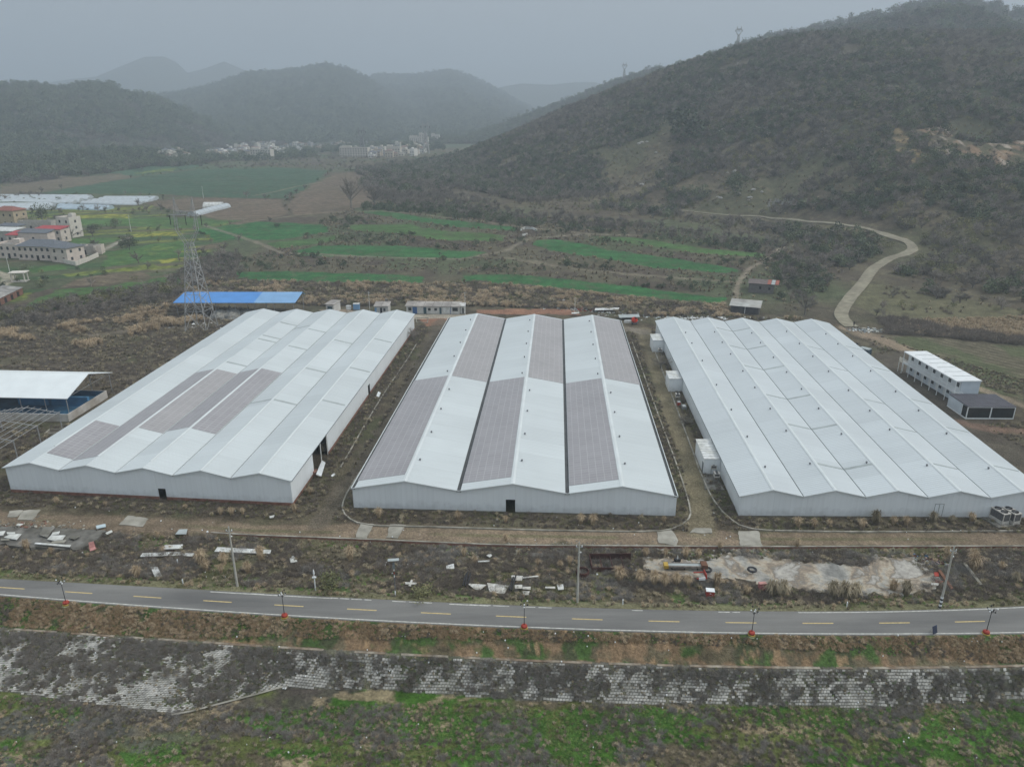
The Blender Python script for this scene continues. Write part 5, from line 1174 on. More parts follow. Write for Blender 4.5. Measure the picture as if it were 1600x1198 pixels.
# ------------------------------------------------------------------ village by the fields on the left
M_PINK = mat('cream_render', (.60, .53, .475), .85, .12, .7); M_PINK2 = mat('pale_render', (.62, .585, .53), .85, .12, .7); M_GREYB = mat('grey_render', (.42, .40, .37), .9, .2, .7)
M_HIP = mat('blue_grey_tiles', (.13, .145, .165), .85, .2, 1.5); M_REDR = mat('red_sheet_roof', (.36, .055, .06), .7, .15, .6); M_TERR = mat('terrace_top', (.24, .23, .21), .9, .25, .8); M_RTILE = mat('red_tile_roof', (.25, .10, .08), .85, .2, 1)
def house(px, py, w_, d, h, rz, label, wall_m=None, roof='flat', roof_m=None, floors=2, nwin=4, rh=1.6, z=None, name='village_house', group='village houses by the left fields', side=True):
    p = GT(px, py); z = p[2] if z is None else z
    r = empty(name, (p[0], p[1], z), rz, label, 'house', group); wall_m = wall_m or M_PINK
    mb = MB(); mb.box(0, w_, 0, d, -1.0, h); mb.build('wall', wall_m, r)
    if roof == 'hip':
        o = .7; e = min(d, w_) / 2 * .8; mb = MB(); B_ = [(-o, -o, h), (w_ + o, -o, h), (w_ + o, d + o, h), (-o, d + o, h)]
        if w_ >= d: T = [(e, d / 2, h + rh), (w_ - e, d / 2, h + rh)]; F_ = [(B_[0], B_[1], T[1], T[0]), (B_[1], B_[2], T[1]), (B_[2], B_[3], T[0], T[1]), (B_[3], B_[0], T[0])]
        else: T = [(w_ / 2, e, h + rh), (w_ / 2, d - e, h + rh)]; F_ = [(B_[0], B_[1], T[0]), (B_[1], B_[2], T[1], T[0]), (B_[2], B_[3], T[1]), (B_[3], B_[0], T[0], T[1])]
        for f in F_: mb.poly(f)
        mb.poly([B_[0], B_[3], B_[2], B_[1]]); mb.build('roof', roof_m or M_HIP, r)
    elif roof == 'shed':
        o = .4; mb = MB(); mb.hexa([(-o, -o, h + .1), (w_ + o, -o, h + .1), (w_ + o, d + o, h + rh), (-o, d + o, h + rh), (-o, -o, h + .25), (w_ + o, -o, h + .25), (w_ + o, d + o, h + rh + .15), (-o, d + o, h + rh + .15)]); mb.build('roof', roof_m or M_REDR, r)
        mb = MB(); 
        for x, y in ((.1, .1), (w_ - .3, .1), (.1, d - .3), (w_ - .3, d - .3)): mb.box(x, x + .2, y, y + .2, h, h + (.1 if y < 1 else rh))
        mb.build('roof_support', wall_m, r)
    else:
        mb = MB(); mb.box(.25, w_ - .25, .25, d - .25, h, h + .03); rf = mb.build('roof', roof_m or M_TERR, r); mb = MB()
        for (x0, x1, y0, y1) in ((0, w_, 0, .25), (0, w_, d - .25, d), (0, .25, .25, d - .25), (w_ - .25, w_, .25, d - .25)): mb.box(x0, x1, y0, y1, h, h + .8)
        mb.build('parapet', wall_m, rf)
        if d > 6: mb = MB(); mb.box(w_ * .55, w_ * .85, d * .5, d * .85, h + .03, h + 2.3); mb.build('stair_house', wall_m, rf)
    fh = h / floors
    for fl in range(floors):
        for k in range(nwin):
            x = w_ * (k + .5) / nwin - .55; mb = MB()
            if fl == 0 and k == nwin // 2: mb.box(x, x + 1.2, -.04, .05, 0, 2.2); mb.build('door', M_DARK, r)
            else: mb.box(x, x + 1.15, -.05, .06, fl * fh + 1.0, fl * fh + 2.4); mb.build('window', M_WIN, r)
        if side and floors * nwin > 2:
            for k in range(max(1, int(d / 4))): mb = MB(); y = d * (k + .5) / max(1, int(d / 4)); mb.box(w_ - .06, w_ + .05, y - .55, y + .55, fl * fh + 1.0, fl * fh + 2.3); mb.build('window', M_WIN, r)
    return r
house(30, 406, 19, 10, 6.2, R(-8), 'long cream house with a blue grey hipped roof and two rows of windows', roof='hip', floors=2, nwin=7, rh=2.4)
house(34, 392, 15, 5, 8.4, R(-8), 'upper blue grey canopy roof stepped above the long cream house', roof='shed', roof_m=M_HIP, floors=2, nwin=1, rh=1.2, side=False)
house(82, 409, 9.5, 9, 6.4, R(-20), 'cream corner house with a blue grey hipped roof and small balcony', roof='hip', floors=2, nwin=2, rh=1.8)
house(57, 378, 14, 7, 6.2, R(-6), 'cream house under the larger bright red sheet roof', roof='shed', floors=2, nwin=4, rh=.9)
house(14, 388, 10, 7, 6.2, R(-6), 'cream house under the smaller left bright red sheet roof', roof='shed', floors=2, nwin=3, rh=1.1)
house(93, 370, 9, 7, 9.5, R(-20), 'tall plain pale house block at the right of the red roofs', M_PINK2, floors=3, nwin=2)
house(-8, 403, 12, 9, 5.6, R(-8), 'cream house at the left edge with the white lean roof behind', roof='flat', floors=2, nwin=4)
house(-14, 378, 13, 8, 5.4, R(-8), 'low house with a broad white sheet roof at the left edge', M_GREYB, roof='shed', roof_m=M_PANELW, floors=1, nwin=3, rh=.8)
house(-6, 352, 14, 9, 8.5, R(-15), 'ochre house with red tiled hipped roof at the left edge', mat('ochre_render', (.46, .38, .27), .85, .12, .7), roof='hip', roof_m=M_RTILE, floors=2, nwin=3, rh=2.0)
house(-2, 366, 12, 6, 4.5, R(-8), 'low grey house with dull blue roof below the ochre house', M_GREYB, roof='hip', floors=1, nwin=3, rh=1.2)
house(30, 360, 18, 5, 4.2, R(2), 'long low grey flat roofed outbuilding behind the red roofs', M_GREYB, floors=1, nwin=4)
house(119, 398, 9, 5, 3.4, R(-4), 'grey low walled outbuilding beside the compound yard', M_GREYB, floors=1, nwin=1)
house(134, 398, 7, 5, 3.2, R(12), 'cream low outbuilding at the right end of the compound yard', M_PINK, floors=1, nwin=1)
house(44, 404.5, 3.0, 2.5, 3.4, R(-8), 'tiny pale gatehouse in front of the long cream house', M_PINK2, floors=1, nwin=1, side=False)
def low_wall(pts, h, label, m_=M_PINK2):
    mb = MB(); P = [GT(*q) for q in pts]
    for p, q in zip(P[:-1], P[1:]):
        d = (q - p)[:2]; n = np.array([-d[1], d[0]]) / np.linalg.norm(d) * .15; zb = min(p[2], q[2]) - .5
        mb.hexa([(p[0] + n[0], p[1] + n[1], zb), (p[0] - n[0], p[1] - n[1], zb), (q[0] - n[0], q[1] - n[1], zb), (q[0] + n[0], q[1] + n[1], zb), (p[0] + n[0], p[1] + n[1], p[2] + h), (p[0] - n[0], p[1] - n[1], p[2] + h), (q[0] - n[0], q[1] - n[1], q[2] + h), (q[0] + n[0], q[1] + n[1], q[2] + h)])
    return tag(mb.build('compound_wall', m_), label, 'wall')
low_wall([(100, 411), (119, 415.5), (136, 409), (154, 401)], 1.9, 'pale wall closing the compound yard beside the cream corner house')
# brick row shed, pavilion
r, L = cabin('brick_row_shed', (-30, 494), (37, 461), 2.6, 6, 'long brick row shed with patched grey sheet roof at the left edge', mat('patched_sheet_roof', (.22, .215, .205), .9, .4, .5, tint=(.36, .35, .33)), M_BRICK, [('door', f, f + .05, .1, 1.9, M_DARK) for f in (.1, .25, .4, .55, .7, .85)], slope=.9, seams=7, cat='shed')
p = GT(18, 441); g = empty('roof_pavilion', tuple(p), R(10), 'small open pavilion with a flat white roof by the village lane', 'pavilion'); mb = MB(); mb.box(-.5, 5.5, -.5, 4, 3.4, 3.7); mb.build('roof', M_PINK2, g)
for x, y in ((0, 0), (4.6, 0), (0, 3), (4.6, 3)): mb = MB(); mb.box(x, x + .35, y, y + .35, -.5, 3.4); mb.build('column', M_PINK2, g)
mb = MB(); mb.box(-.3, 5.3, -.3, 3.6, -.5, .15); mb.build('base', M_GREYB, g)
p = GT(16, 428); mb = MB(); mb.tube((0, 0, -.5), (0, 0, 8), .14, .09, n=6); mb.box(-.6, .6, -.04, .04, 7.4, 7.5); o = mb.build('yard_pole', M_PANELW); o.location = tuple(p); tag(o, 'thin pale pole beside the small open pavilion', 'pole')
for px, py, lb in ((205, 362, 'thin pole standing at the bend of the field lane'), (318, 310, 'pale pole in the far ploughed field')):
    p = GT(px, py); mb = MB(); mb.tube((0, 0, -.5), (0, 0, 9), .16, .10, n=6); mb.box(-.7, .7, -.05, .05, 8.2, 8.32); o = mb.build('yard_pole', M_PANELW); o.location = tuple(p); tag(o, lb, 'pole')

# ------------------------------------------------------------------ polytunnels
M_FILM = mat('tunnel_film', (.46, .51, .54), .35, .10, .4, spec=.5); M_FILMB = mat('tunnel_film_bluish', (.38, .48, .55), .35, .10, .4, spec=.5)
tA, tB = GT(300, 338), GT(356, 323); tdir = math.atan2(tB[1] - tA[1], tB[0] - tA[0])
def tunnel_mesh(L, wd, h, m_):
    mb = MB(); n = 9; R_ = []
    xs_ = np.arange(0, L + .1, 3.0)
    for x in xs_:
        R_.append([(x, wd / 2 * math.cos(math.pi * k / n), h * math.sin(math.pi * k / n) ** .8) for k in range(n + 1)])
    for a, b_ in zip(R_[:-1], R_[1:]):
        for k in range(n): mb.quad(a[k], b_[k], b_[k + 1], a[k + 1])
    mb.poly(list(reversed(R_[0]))); mb.poly(R_[-1]); return mb
def tunnel(x, y, z, L, wd, h, rz, label, m_):
    r = empty('polytunnel', (x, y, z), rz, label, 'polytunnel', 'polytunnels in the far left fields')
    tunnel_mesh(L, wd, h, m_).build('film', m_, r)
    mb = MB()
    for xx in np.arange(0, L + .1, 6.0):
        P = [(xx, wd / 2 * 1.01 * math.cos(math.pi * k / 8), h * 1.02 * math.sin(math.pi * k / 8) ** .8) for k in range(9)]
        for p, q in zip(P[:-1], P[1:]): mb.tube(p, q, .07, n=3, cap=False)
    mb.build('hoops', M_GREYST, r)
tunnel(tA[0], tA[1], tA[2] - .2, float(np.linalg.norm(tB - tA)), 6.5, 2.9, tdir, 'single long polytunnel standing apart in the ploughed field', M_FILM)
p = GT(320, 325); tunnel(p[0], p[1], p[2] - .2, 12, 9, 4.0, R(5), 'short white polytunnel shed behind the single long tunnel', M_PANELW)
def tunnel_block(bk0, bk1, fr0, fr1, n, h, lab, m_):
    B0, B1_, F0, F1_ = [GT(*q) for q in (bk0, bk1, fr0, fr1)]; dep = float(np.linalg.norm((B0 + B1_ - F0 - F1_) / 2)); wd = dep / n * .97
    for k in range(n):
        t = (k + .5) / n; p = F0 * (1 - t) + B0 * t; q = F1_ * (1 - t) + B1_ * t; L = float(np.linalg.norm((q - p)[:2])); off = rnd.uniform(-1.5, 1.5); u = (q - p) / L
        tunnel(p[0] + u[0] * off, p[1] + u[1] * off, hz1(p[0], p[1]) - .5, L, wd, h, math.atan2(u[1], u[0]), lab % ('nearest', 'second nearest', 'third nearest', 'fourth nearest', 'fifth nearest', 'sixth nearest', 'seventh nearest')[k], m_)
tunnel_block((-60, 306.5), (150, 307.5), (-60, 319), (122, 319), 6, 2.6, '%s tunnel of the back left block of polytunnels', M_FILM)
tunnel_block((165, 310), (250, 310.5), (130, 319), (222, 321), 5, 2.6, '%s tunnel of the back right block of polytunnels', M_FILM)
tunnel_block((-60, 321), (88, 320), (-60, 330), (78, 328), 4, 2.4, '%s tunnel of the front left block of polytunnels', M_FILM)
tunnel_block((98, 321.5), (178, 324), (90, 327.5), (166, 329), 3, 2.3, '%s tunnel of the front bluish block of polytunnels', M_FILMB)

# ------------------------------------------------------------------ far villages
FW = [mat('far_cream', (.58, .55, .49), .9, .1), mat('far_white', (.68, .67, .64), .9, .1), mat('far_grey', (.36, .36, .36), .9, .1), mat('far_ochre', (.50, .44, .36), .9, .1)]
FR = [mat('far_slate', (.16, .17, .19), .9, .1), mat('far_redtile', (.22, .155, .13), .9, .1), mat('far_palerf', (.50, .50, .49), .9, .1)]
wn = ['cream', 'white', 'grey', 'ochre']; rn = ['slate roof', 'red roof', 'pale flat roof']; fm = {}; FH = {}
def far_house(px, py, w_, d, h, wi, ri, lab, group, rz=None):
    p = GT(px, py); key = (wi, ri, round(w_), round(h))
    if key not in fm:
        mb = MB(); mb.box(0, w_, 0, d, -2, h, 0)
        if ri < 2:
            o = .6; B_ = [(-o, -o, h), (w_ + o, -o, h), (w_ + o, d + o, h), (-o, d + o, h)]; e = d * .4; T = [(e, d / 2, h + 2.2), (w_ - e, d / 2, h + 2.2)]
            for f in ((B_[0], B_[1], T[1], T[0]), (B_[1], B_[2], T[1]), (B_[2], B_[3], T[0], T[1]), (B_[3], B_[0], T[0])): mb.poly(f, mi=1)
        else: mb.box(.4, w_ * .4, d * .3, d * .7, h, h + 2.2, 0); mb.box(-.2, w_ + .2, -.2, 0, h - .1, h + .8, 0)
        for fl in range(max(1, int(h // 3.2))):
            for k in range(max(2, int(w_ // 3.6))): x = w_ * (k + .5) / max(2, int(w_ // 3.6)); mb.box(x - .7, x + .7, -.08, .02, fl * 3.2 + .9, fl * 3.2 + 2.5, 2)
        fm[key] = mb.build('far_house', [FW[wi], FR[ri], M_WIN]); o_ = fm[key]
    else: o_ = fm[key].copy(); C.objects.link(o_)
    FH.setdefault(group, []).append((o_, lab)) if group else None
    o_.location = (p[0], p[1], p[2]); o_.rotation_euler[2] = R(rnd.uniform(-25, 15)) if rz is None else rz
    tag(o_, lab, 'house', group)
def cluster(n, fx, group, where):
    for k in range(n):
        px, py = fx(); wi = rnd.choice([0, 0, 1, 1, 2, 3]); ri = rnd.choice([0, 1, 2, 2]); h = rnd.choice([4.6, 6.4, 6.4, 9.0]); w_ = rnd.choice([7, 9, 11])
        far_house(px, py, w_, 10, h, wi, ri, 'hazy %s house, %s, %s' % (wn[wi], rn[ri].replace('pale flat', 'flat'), where), group)
cluster(62, lambda: (lambda x: (x, 247 - abs(rnd.gauss(0, 6)) * (.3 + .7 * (x > 335)) ))(rnd.uniform(318, 422)), 'houses of the larger far village', 'larger far village')
cluster(34, lambda: (rnd.uniform(372, 505), rnd.uniform(227, 239)), 'houses strung behind the larger far village', 'row behind larger village')
cluster(10, lambda: (rnd.uniform(247, 294), rnd.uniform(241, 249)), 'houses of the small hamlet under the woods', 'hamlet under woods')
cluster(60, lambda: (lambda x: (x, rnd.uniform(246 - max(0, (x - 560)) * .12 - 8, 247 - max(0, x - 620) * .15)))(rnd.uniform(545, 668)), 'houses of the right far village', 'right far village')
cluster(6, lambda: (rnd.uniform(512, 530), rnd.uniform(228, 232)), 'houses between the far villages', 'between far villages')
far_house(531, 246, 40, 12, 13, 0, 2, 'broad cream block forming the left end of the right far village', None, R(-3))
far_house(392, 249, 30, 12, 13, 0, 2, 'broad cream block at the right end of the larger far village', None, R(-8))
far_house(604, 243, 20, 12, 12, 0, 2, 'pale square block in the middle of the right far village', None, R(-3))
for px, py, w_, h, lb in ((640, 228, 34, 15, 'wide pale high block behind the right far village'), (655, 228, 14, 20, 'tall pale tower block behind the right far village'), (674, 224, 16, 16, 'rightmost pale hazy block at the foot of the wooded hill')): far_house(px, py, w_, 12, h, 0, 2, lb, None, 0)

# ------------------------------------------------------------------ graves, stone walls and rocks on the hill
M_ROCK = mat('pale_limestone', (.42, .41, .39), .95, .3, .5, .5, tint=(.28, .27, .26))
GL = []
for k in range(16):
    px = 1201 + k * 3.6 + rnd.uniform(-1, 1); p = GT(px, 322 - rnd.uniform(0, 8)); g = MB(); g.box(-.5, .5, -.15, .15, -.5, 1.5); g.box(-.9, .9, -.5, .3, -.6, .25); o = g.build('grave_stone', M_ROCK); o.location = tuple(p); o.rotation_euler[2] = rnd.uniform(-.3, .3)
    tag(o, 'grave', 'grave stone', 'grave stones in rows on the hillside'); GL.append((o, 'small pale grave stone above the hillside track'))
low_wall([(813, 361), (820, 358), (832, 358.5), (839, 362)], 1.2, 'short white curved wall at the top of the terraced fields', M_PANELW)
low_wall([(816, 369), (824, 367)], 1.0, 'shorter white wall piece below the curved field wall', M_PANELW)
def rockmesh(s, m_=M_ROCK):
    bm_ = MB(); n = 7; prof = [(s * .7, -s * .3), (s, s * .1), (s * .7, s * .55), (s * .25, s * .8), (0, s * .85)]; bm_.lathe(prof, n); bm_.v = [(x * rnd.uniform(.7, 1.3), y * rnd.uniform(.7, 1.3), z * rnd.uniform(.8, 1.2)) for x, y, z in bm_.v]; return bm_
def ordinal(n):
    a = 'first second third fourth fifth sixth seventh eighth ninth tenth eleventh twelfth thirteenth fourteenth fifteenth sixteenth seventeenth eighteenth nineteenth'.split()
    if n <= 19: return a[n - 1]
    T = {20: 'twenty', 30: 'thirty', 40: 'forty', 50: 'fifty', 60: 'sixty', 70: 'seventy'}; t = n // 10 * 10
    return {20: 'twentieth', 30: 'thirtieth', 40: 'fortieth', 50: 'fiftieth', 60: 'sixtieth', 70: 'seventieth'}[t] if n % 10 == 0 else T[t] + '-' + a[n % 10 - 1]
def ranked(items, fmt):
    for k, (o, lab) in enumerate(sorted(items, key=lambda q: math.atan2(q[0].location[0], q[0].location[1]))): o['label'] = fmt % (lab, ordinal(k + 1))
for g_, it in FH.items(): ranked(it, '%s, %s from the left')
rproto = [rockmesh(1.0).build('rock', M_ROCK) for _ in range(3)]
RK = [(1142, 190), (1136, 197), (1130, 203), (1124, 206), (1015, 188), (1008, 192), (1011, 222), (1003, 223), (998, 225), (957, 207), (958, 213), (1003, 289), (860, 310), (866, 309), (955, 320), (1126, 310), (1122, 308), (1155, 303), (1170, 313), (1172, 309), (1291, 213), (1274, 188), (1137, 270), (1148, 268), (1112, 184), (1190, 300), (1177, 297), (1050, 288), (1025, 239), (918, 297)]
RL = []
for k, (px, py) in enumerate(RK):
    p = GT(px, py); o = rproto[k % 3] if k < 3 else rproto[k % 3].copy()
    if k >= 3: C.objects.link(o)
    s = rnd.uniform(.6, 1.3); o.location = tuple(p); o.scale = (s * 1.2, s * 1.6, s); o.rotation_euler[2] = rnd.uniform(0, 6); tag(o, 'rock', 'rock', 'limestone rocks on the hillside'); RL.append((o, 'pale limestone rock showing through the hillside grass'))

ranked(RL, '%s, %s from the left'); ranked(GL, '%s, %s from the left')

# ------------------------------------------------------------------ vegetation prototypes (unit height)
def tri_mesh(name, V, F, m): 
    return bigmesh_unlinked(name, np.array(V), np.array(F), m)
def bigmesh_unlinked(name, V, F, m):
    me = bpy.data.meshes.new(name); me.from_pydata([tuple(v) for v in V.tolist()], [], [tuple(f) for f in F.tolist()]); me.materials.append(m); me.update(); return me
def slivers(P, Q, w_):
    """thin triangles from P to Q with base width w_"""
    n = len(P); d = Q - P; r_ = rg.normal(size=(n, 3)); s = np.cross(d, r_); s /= np.linalg.norm(s, axis=1)[:, None] + 1e-9
    w_ = np.broadcast_to(w_, (n,))[:, None]
    V = np.stack([P - s * w_ / 2, P + s * w_ / 2, Q], 1).reshape(-1, 3); return V, np.arange(3 * n).reshape(-1, 3)
def twig_bush(n=110, w_=.03, spread=.8):
    P = rg.uniform(-1, 1, (n, 3)) * [.28, .28, .0]; a = rg.uniform(0, 2 * math.pi, n); e = rg.uniform(.15, 1.45, n); L = rg.uniform(.4, 1.0, n)
    Q = P + np.stack([np.cos(a) * np.cos(e) * L * spread, np.sin(a) * np.cos(e) * L * spread, np.sin(e) * L], 1)
    M_ = P + (Q - P) * rg.uniform(.3, .8, (n, 1)); L2 = rg.uniform(.15, .4, (n, 1)); dd = rg.normal(size=(n, 3)); dd[:, 2] = np.abs(dd[:, 2]) * .8; dd /= np.linalg.norm(dd, axis=1)[:, None]
    V1_, F1 = slivers(P, Q, w_); V2_, F2 = slivers(M_, M_ + dd * L2, w_ * .8); return np.vstack([V1_, V2_]), np.vstack([F1, F2 + len(V1_)])
def blades(n=150, w_=.03, out=.9, droop=.5):
    P = rg.uniform(-1, 1, (n, 3)) * [.16, .16, 0]; a = rg.uniform(0, 2 * math.pi, n); L = rg.uniform(.55, 1.0, n); k = rg.uniform(.05, 1, n) * out
    M_ = P + np.stack([np.cos(a) * k * .45 * L, np.sin(a) * k * .45 * L, L * .75], 1); Q = M_ + np.stack([np.cos(a) * k * .6 * L, np.sin(a) * k * .6 * L, L * (.25 - droop * k)], 1)
    s = np.stack([-np.sin(a), np.cos(a), np.zeros(n)], 1) * w_ / 2
    V = np.stack([P - s, P + s, M_ + s * .9, M_ - s * .9, Q], 1).reshape(-1, 3); i = np.arange(n)[:, None] * 5
    return V, np.vstack([np.hstack([i, i + 1, i + 2]), np.hstack([i, i + 2, i + 3]), np.hstack([i + 3, i + 2, i + 4])])
def leafcloud(n=260, rx=.5, rz=.42, cz=.55, leaf=.09, lobes=6):
    c = rg.normal(size=(lobes, 3)) * [rx * .45, rx * .45, rz * .35] + [0, 0, cz]; k = rg.integers(0, lobes, n); d = rg.normal(size=(n, 3)); d /= np.linalg.norm(d, axis=1)[:, None]
    P = c[k] + d * np.array([rx, rx, rz]) * rg.uniform(.35, .62, (n, 1)); P[:, 2] = np.maximum(P[:, 2], .02)
    a = rg.normal(size=(n, 3)); b_ = rg.normal(size=(n, 3)); a /= np.linalg.norm(a, axis=1)[:, None]; b_ = np.cross(a, b_); b_ /= np.linalg.norm(b_, axis=1)[:, None]; s = leaf * rg.uniform(.6, 1.3, (n, 1))
    V = np.stack([P - a * s * .5, P + b_ * s * .5, P + a * s * .6, P - b_ * s * .45], 1).reshape(-1, 3); i = np.arange(n)[:, None] * 4
    return V, np.vstack([np.hstack([i, i + 1, i + 2]), np.hstack([i, i + 2, i + 3])])
def bare_tree(n_l=9, n_t=260, w_=.012, crown=.42, tw=.05, low=.25):
    V = []; F = []; off = 0
    def add(v, f):
        nonlocal off; V.append(v); F.append(f + off); off += len(v)
    mb = MB(); mb.tube((0, 0, 0), (0, 0, low + .2), tw, tw * .6, n=5, cap=False); ends = []
    for k in range(n_l):
        a = 2 * math.pi * k / n_l + rnd.uniform(-.4, .4); e = rnd.uniform(.35, 1.3); L = rnd.uniform(.35, .62); z0 = rnd.uniform(low, low + .2)
        p = (0, 0, z0); q = (math.cos(a) * math.cos(e) * L * crown * 2, math.sin(a) * math.cos(e) * L * crown * 2, min(.92, z0 + math.sin(e) * L)); mb.tube(p, q, tw * .45, tw * .15, n=4, cap=False); ends.append((p, q))
    v = np.array(mb.v); f = []
    for ff in mb.f:
        f += [(ff[0], ff[1], ff[2]), (ff[0], ff[2], ff[3])]
    add(v, np.array(f)); E_ = np.array(ends); k = rg.integers(0, n_l, n_t); t = rg.uniform(.35, 1.05, (n_t, 1)); P = E_[k, 0] + (E_[k, 1] - E_[k, 0]) * t
    d = rg.normal(size=(n_t, 3)); d[:, 2] = np.abs(d[:, 2]) * .9; d /= np.linalg.norm(d, axis=1)[:, None]; Q = P + d * rg.uniform(.08, .24, (n_t, 1)); v, f = slivers(P, Q, w_); add(v, f)
    P2 = P + (Q - P) * .6; d2 = d + rg.normal(size=(n_t, 3)) * .6; v, f = slivers(P2, P2 + d2 * .09, w_ * .8); add(v, f)
    return np.vstack(V), np.vstack(F)
VM = dict(
    twig=mat('dry_twigs', (.265, .232, .195), .95, .15, 1, tint=(.165, .142, .120), rand=.35, spec=.05),
    twigg=mat('grey_twigs', (.34, .325, .30), .95, .15, 1, tint=(.24, .222, .20), rand=.3, spec=.05),
    reed=mat('dry_reed', (.56, .44, .30), .95, .15, 1, tint=(.40, .32, .22), rand=.3, spec=.05),
    reedd=mat('weathered_reed', (.27, .235, .165), .95, .15, 1, tint=(.36, .31, .22), rand=.3, spec=.05),
    fern=mat('rust_dry_grass', (.36, .255, .155), .95, .15, 1, tint=(.26, .20, .125), rand=.3, spec=.05),
    green=mat('fresh_green_leaf', (.125, .255, .065), .9, .15, 1, tint=(.20, .29, .09), rand=.3, spec=.1),
    ever=mat('evergreen_leaf', (.095, .125, .078), .9, .15, 1, tint=(.125, .145, .088), rand=.35, spec=.08),
    olive=mat('olive_leaf', (.165, .178, .09), .9, .15, 1, tint=(.22, .21, .11), rand=.3, spec=.08),
    bare=mat('bare_branches', (.195, .182, .158), .95, .15, 1, tint=(.235, .210, .182), rand=.3, spec=.05),
    farb=mat('far_bare_wood', (.125, .113, .100), .95, .1, 1, tint=(.165, .150, .125), rand=.3, spec=.05),
)
def coll(name, meshes):
    c = bpy.data.collections.new(name)
    for k, me in enumerate(meshes): o = bpy.data.objects.new('%s_%d' % (name, k), me); c.objects.link(o)
    return c
def protos(name, gen, m_, n=4): return coll(name, [tri_mesh(name, *gen(), m_) for _ in range(n)])
PR = dict(
    twig=protos('twig', lambda: twig_bush(90, .035), VM['twig']), twigg=protos('twigg', lambda: twig_bush(120, .03, .95), VM['twigg']),
    reed=protos('reed', lambda: blades(110, .045), VM['reed']), reedd=protos('reedd', lambda: blades(110, .045), VM['reedd']), fern=protos('fern', lambda: blades(70, .07, 1.3, .7), VM['fern']),
    green=protos('green', lambda: leafcloud(120, .6, .35, .3, .14, 6), VM['green']), ever=protos('ever', lambda: leafcloud(230, .5, .42, .52, .12, 7), VM['ever']), olive=protos('olive', lambda: leafcloud(190, .5, .40, .5, .11, 7), VM['olive']),
    bare=protos('bare', lambda: bare_tree(8, 170, .026, .42, .05, .2), VM['bare']), farb=protos('farb', lambda: leafcloud(150, .48, .42, .5, .10, 7), VM['farb']),
)
def stuff(name, proto, x, y, z, s, sz=None, tilt=.12, label=None):
    n = len(x)
    if n == 0: return
    me = bpy.data.meshes.new(name); me.vertices.add(n); me.vertices.foreach_set('co', np.stack([x, y, z], 1).astype(np.float32).ravel())
    sc_ = np.stack([s, s, s if sz is None else sz], 1); rt = np.stack([rg.normal(0, tilt, n), rg.normal(0, tilt, n), rg.uniform(0, 2 * math.pi, n)], 1)
    for nm, arr in (('scl', sc_), ('rot', rt)): a = me.attributes.new(nm, 'FLOAT_VECTOR', 'POINT'); a.data.foreach_set('vector', arr.astype(np.float32).ravel())
    o = bpy.data.objects.new(name, me); C.objects.link(o); tag(o, kind='stuff')
    ng = bpy.data.node_groups.new(name, 'GeometryNodeTree'); ng.interface.new_socket('Geometry', in_out='INPUT', socket_type='NodeSocketGeometry'); ng.interface.new_socket('Geometry', in_out='OUTPUT', socket_type='NodeSocketGeometry')
    gi = ng.nodes.new('NodeGroupInput'); go = ng.nodes.new('NodeGroupOutput'); ip = ng.nodes.new('GeometryNodeInstanceOnPoints'); ci = ng.nodes.new('GeometryNodeCollectionInfo')
    ci.inputs['Collection'].default_value = PR[proto]; ci.inputs['Separate Children'].default_value = True; ci.inputs['Reset Children'].default_value = True
    ip.inputs['Pick Instance'].default_value = True
    for nm, sk in (('scl', 'Scale'), ('rot', 'Rotation')): na_ = ng.nodes.new('GeometryNodeInputNamedAttribute'); na_.data_type = 'FLOAT_VECTOR'; na_.inputs['Name'].default_value = nm; ng.links.new(na_.outputs['Attribute'], ip.inputs[sk])
    ng.links.new(gi.outputs[0], ip.inputs['Points']); ng.links.new(ci.outputs[0], ip.inputs['Instance']); ng.links.new(ip.outputs[0], go.inputs[0])
    md = o.modifiers.new('scatter', 'NODES'); md.node_group = ng; return o
# places where nothing grows
WT_HILL = wpoly([(1331, 512), (1314, 492), (1338, 455), (1368, 418), (1426, 391), (1400, 373), (1318, 352), (1240, 344), (1130, 336), (1000, 323), (925, 318)])
FOOT = [[A1, B1, C1, D1], [A2, B2, C2, D2], [A3, B3, C3, D3]]
def grow(P):   # push outwards by .3 m
    P = [np.array(p) for p in P]; c = sum(P) / len(P); return [tuple(p + (p - c) / np.linalg.norm(p - c) * .4) for p in P]
FOOT = [grow(f) for f in FOOT]
for px in ([(1480, 660), (1600, 660), (1600, 620), (1540, 605), (1470, 560), (1410, 560), (1410, 590), (1480, 640)], [(-100, 672), (112, 664), (176, 622), (120, 590), (-100, 600)], [(630, 493), (730, 493), (730, 484), (640, 484)], [(580, 493), (612, 493), (612, 484), (584, 484)], [(505, 491), (528, 491), (528, 483), (508, 483)],
           [(1008, 873), (1140, 867), (1345, 882), (1412, 869), (1456, 903), (1432, 919), (1300, 921), (1200, 914), (1060, 897), (1012, 890)], [(-40, 846), (-20, 822), (60, 818), (168, 829), (130, 857), (60, 858)], [(1141, 492), (1185, 495), (1192, 470), (1140, 470)], [(1168, 462), (1210, 464), (1214, 442), (1165, 445)]):
    FOOT.append([tuple(G(a, c)[:2]) for a, c in px])
def free(x, y, tracks=True, m_=.0):
    k = np.ones(x.shape, bool)
    for f in FOOT:
        k &= ~inpoly(f, x, y)
    k &= ~((y > road_lo(x) - .35) & (y < road_up(x) + .3))
    if tracks:
        for t, W in zip(TRACKS, WT): k &= linedist(W, x, y) > t[1] * .8 + m_
        k &= np.abs(y - wall_line(x)) > .3
        k &= linedist(WT_HILL, x, y) > 7 + 3 * (y < 400)
    return k
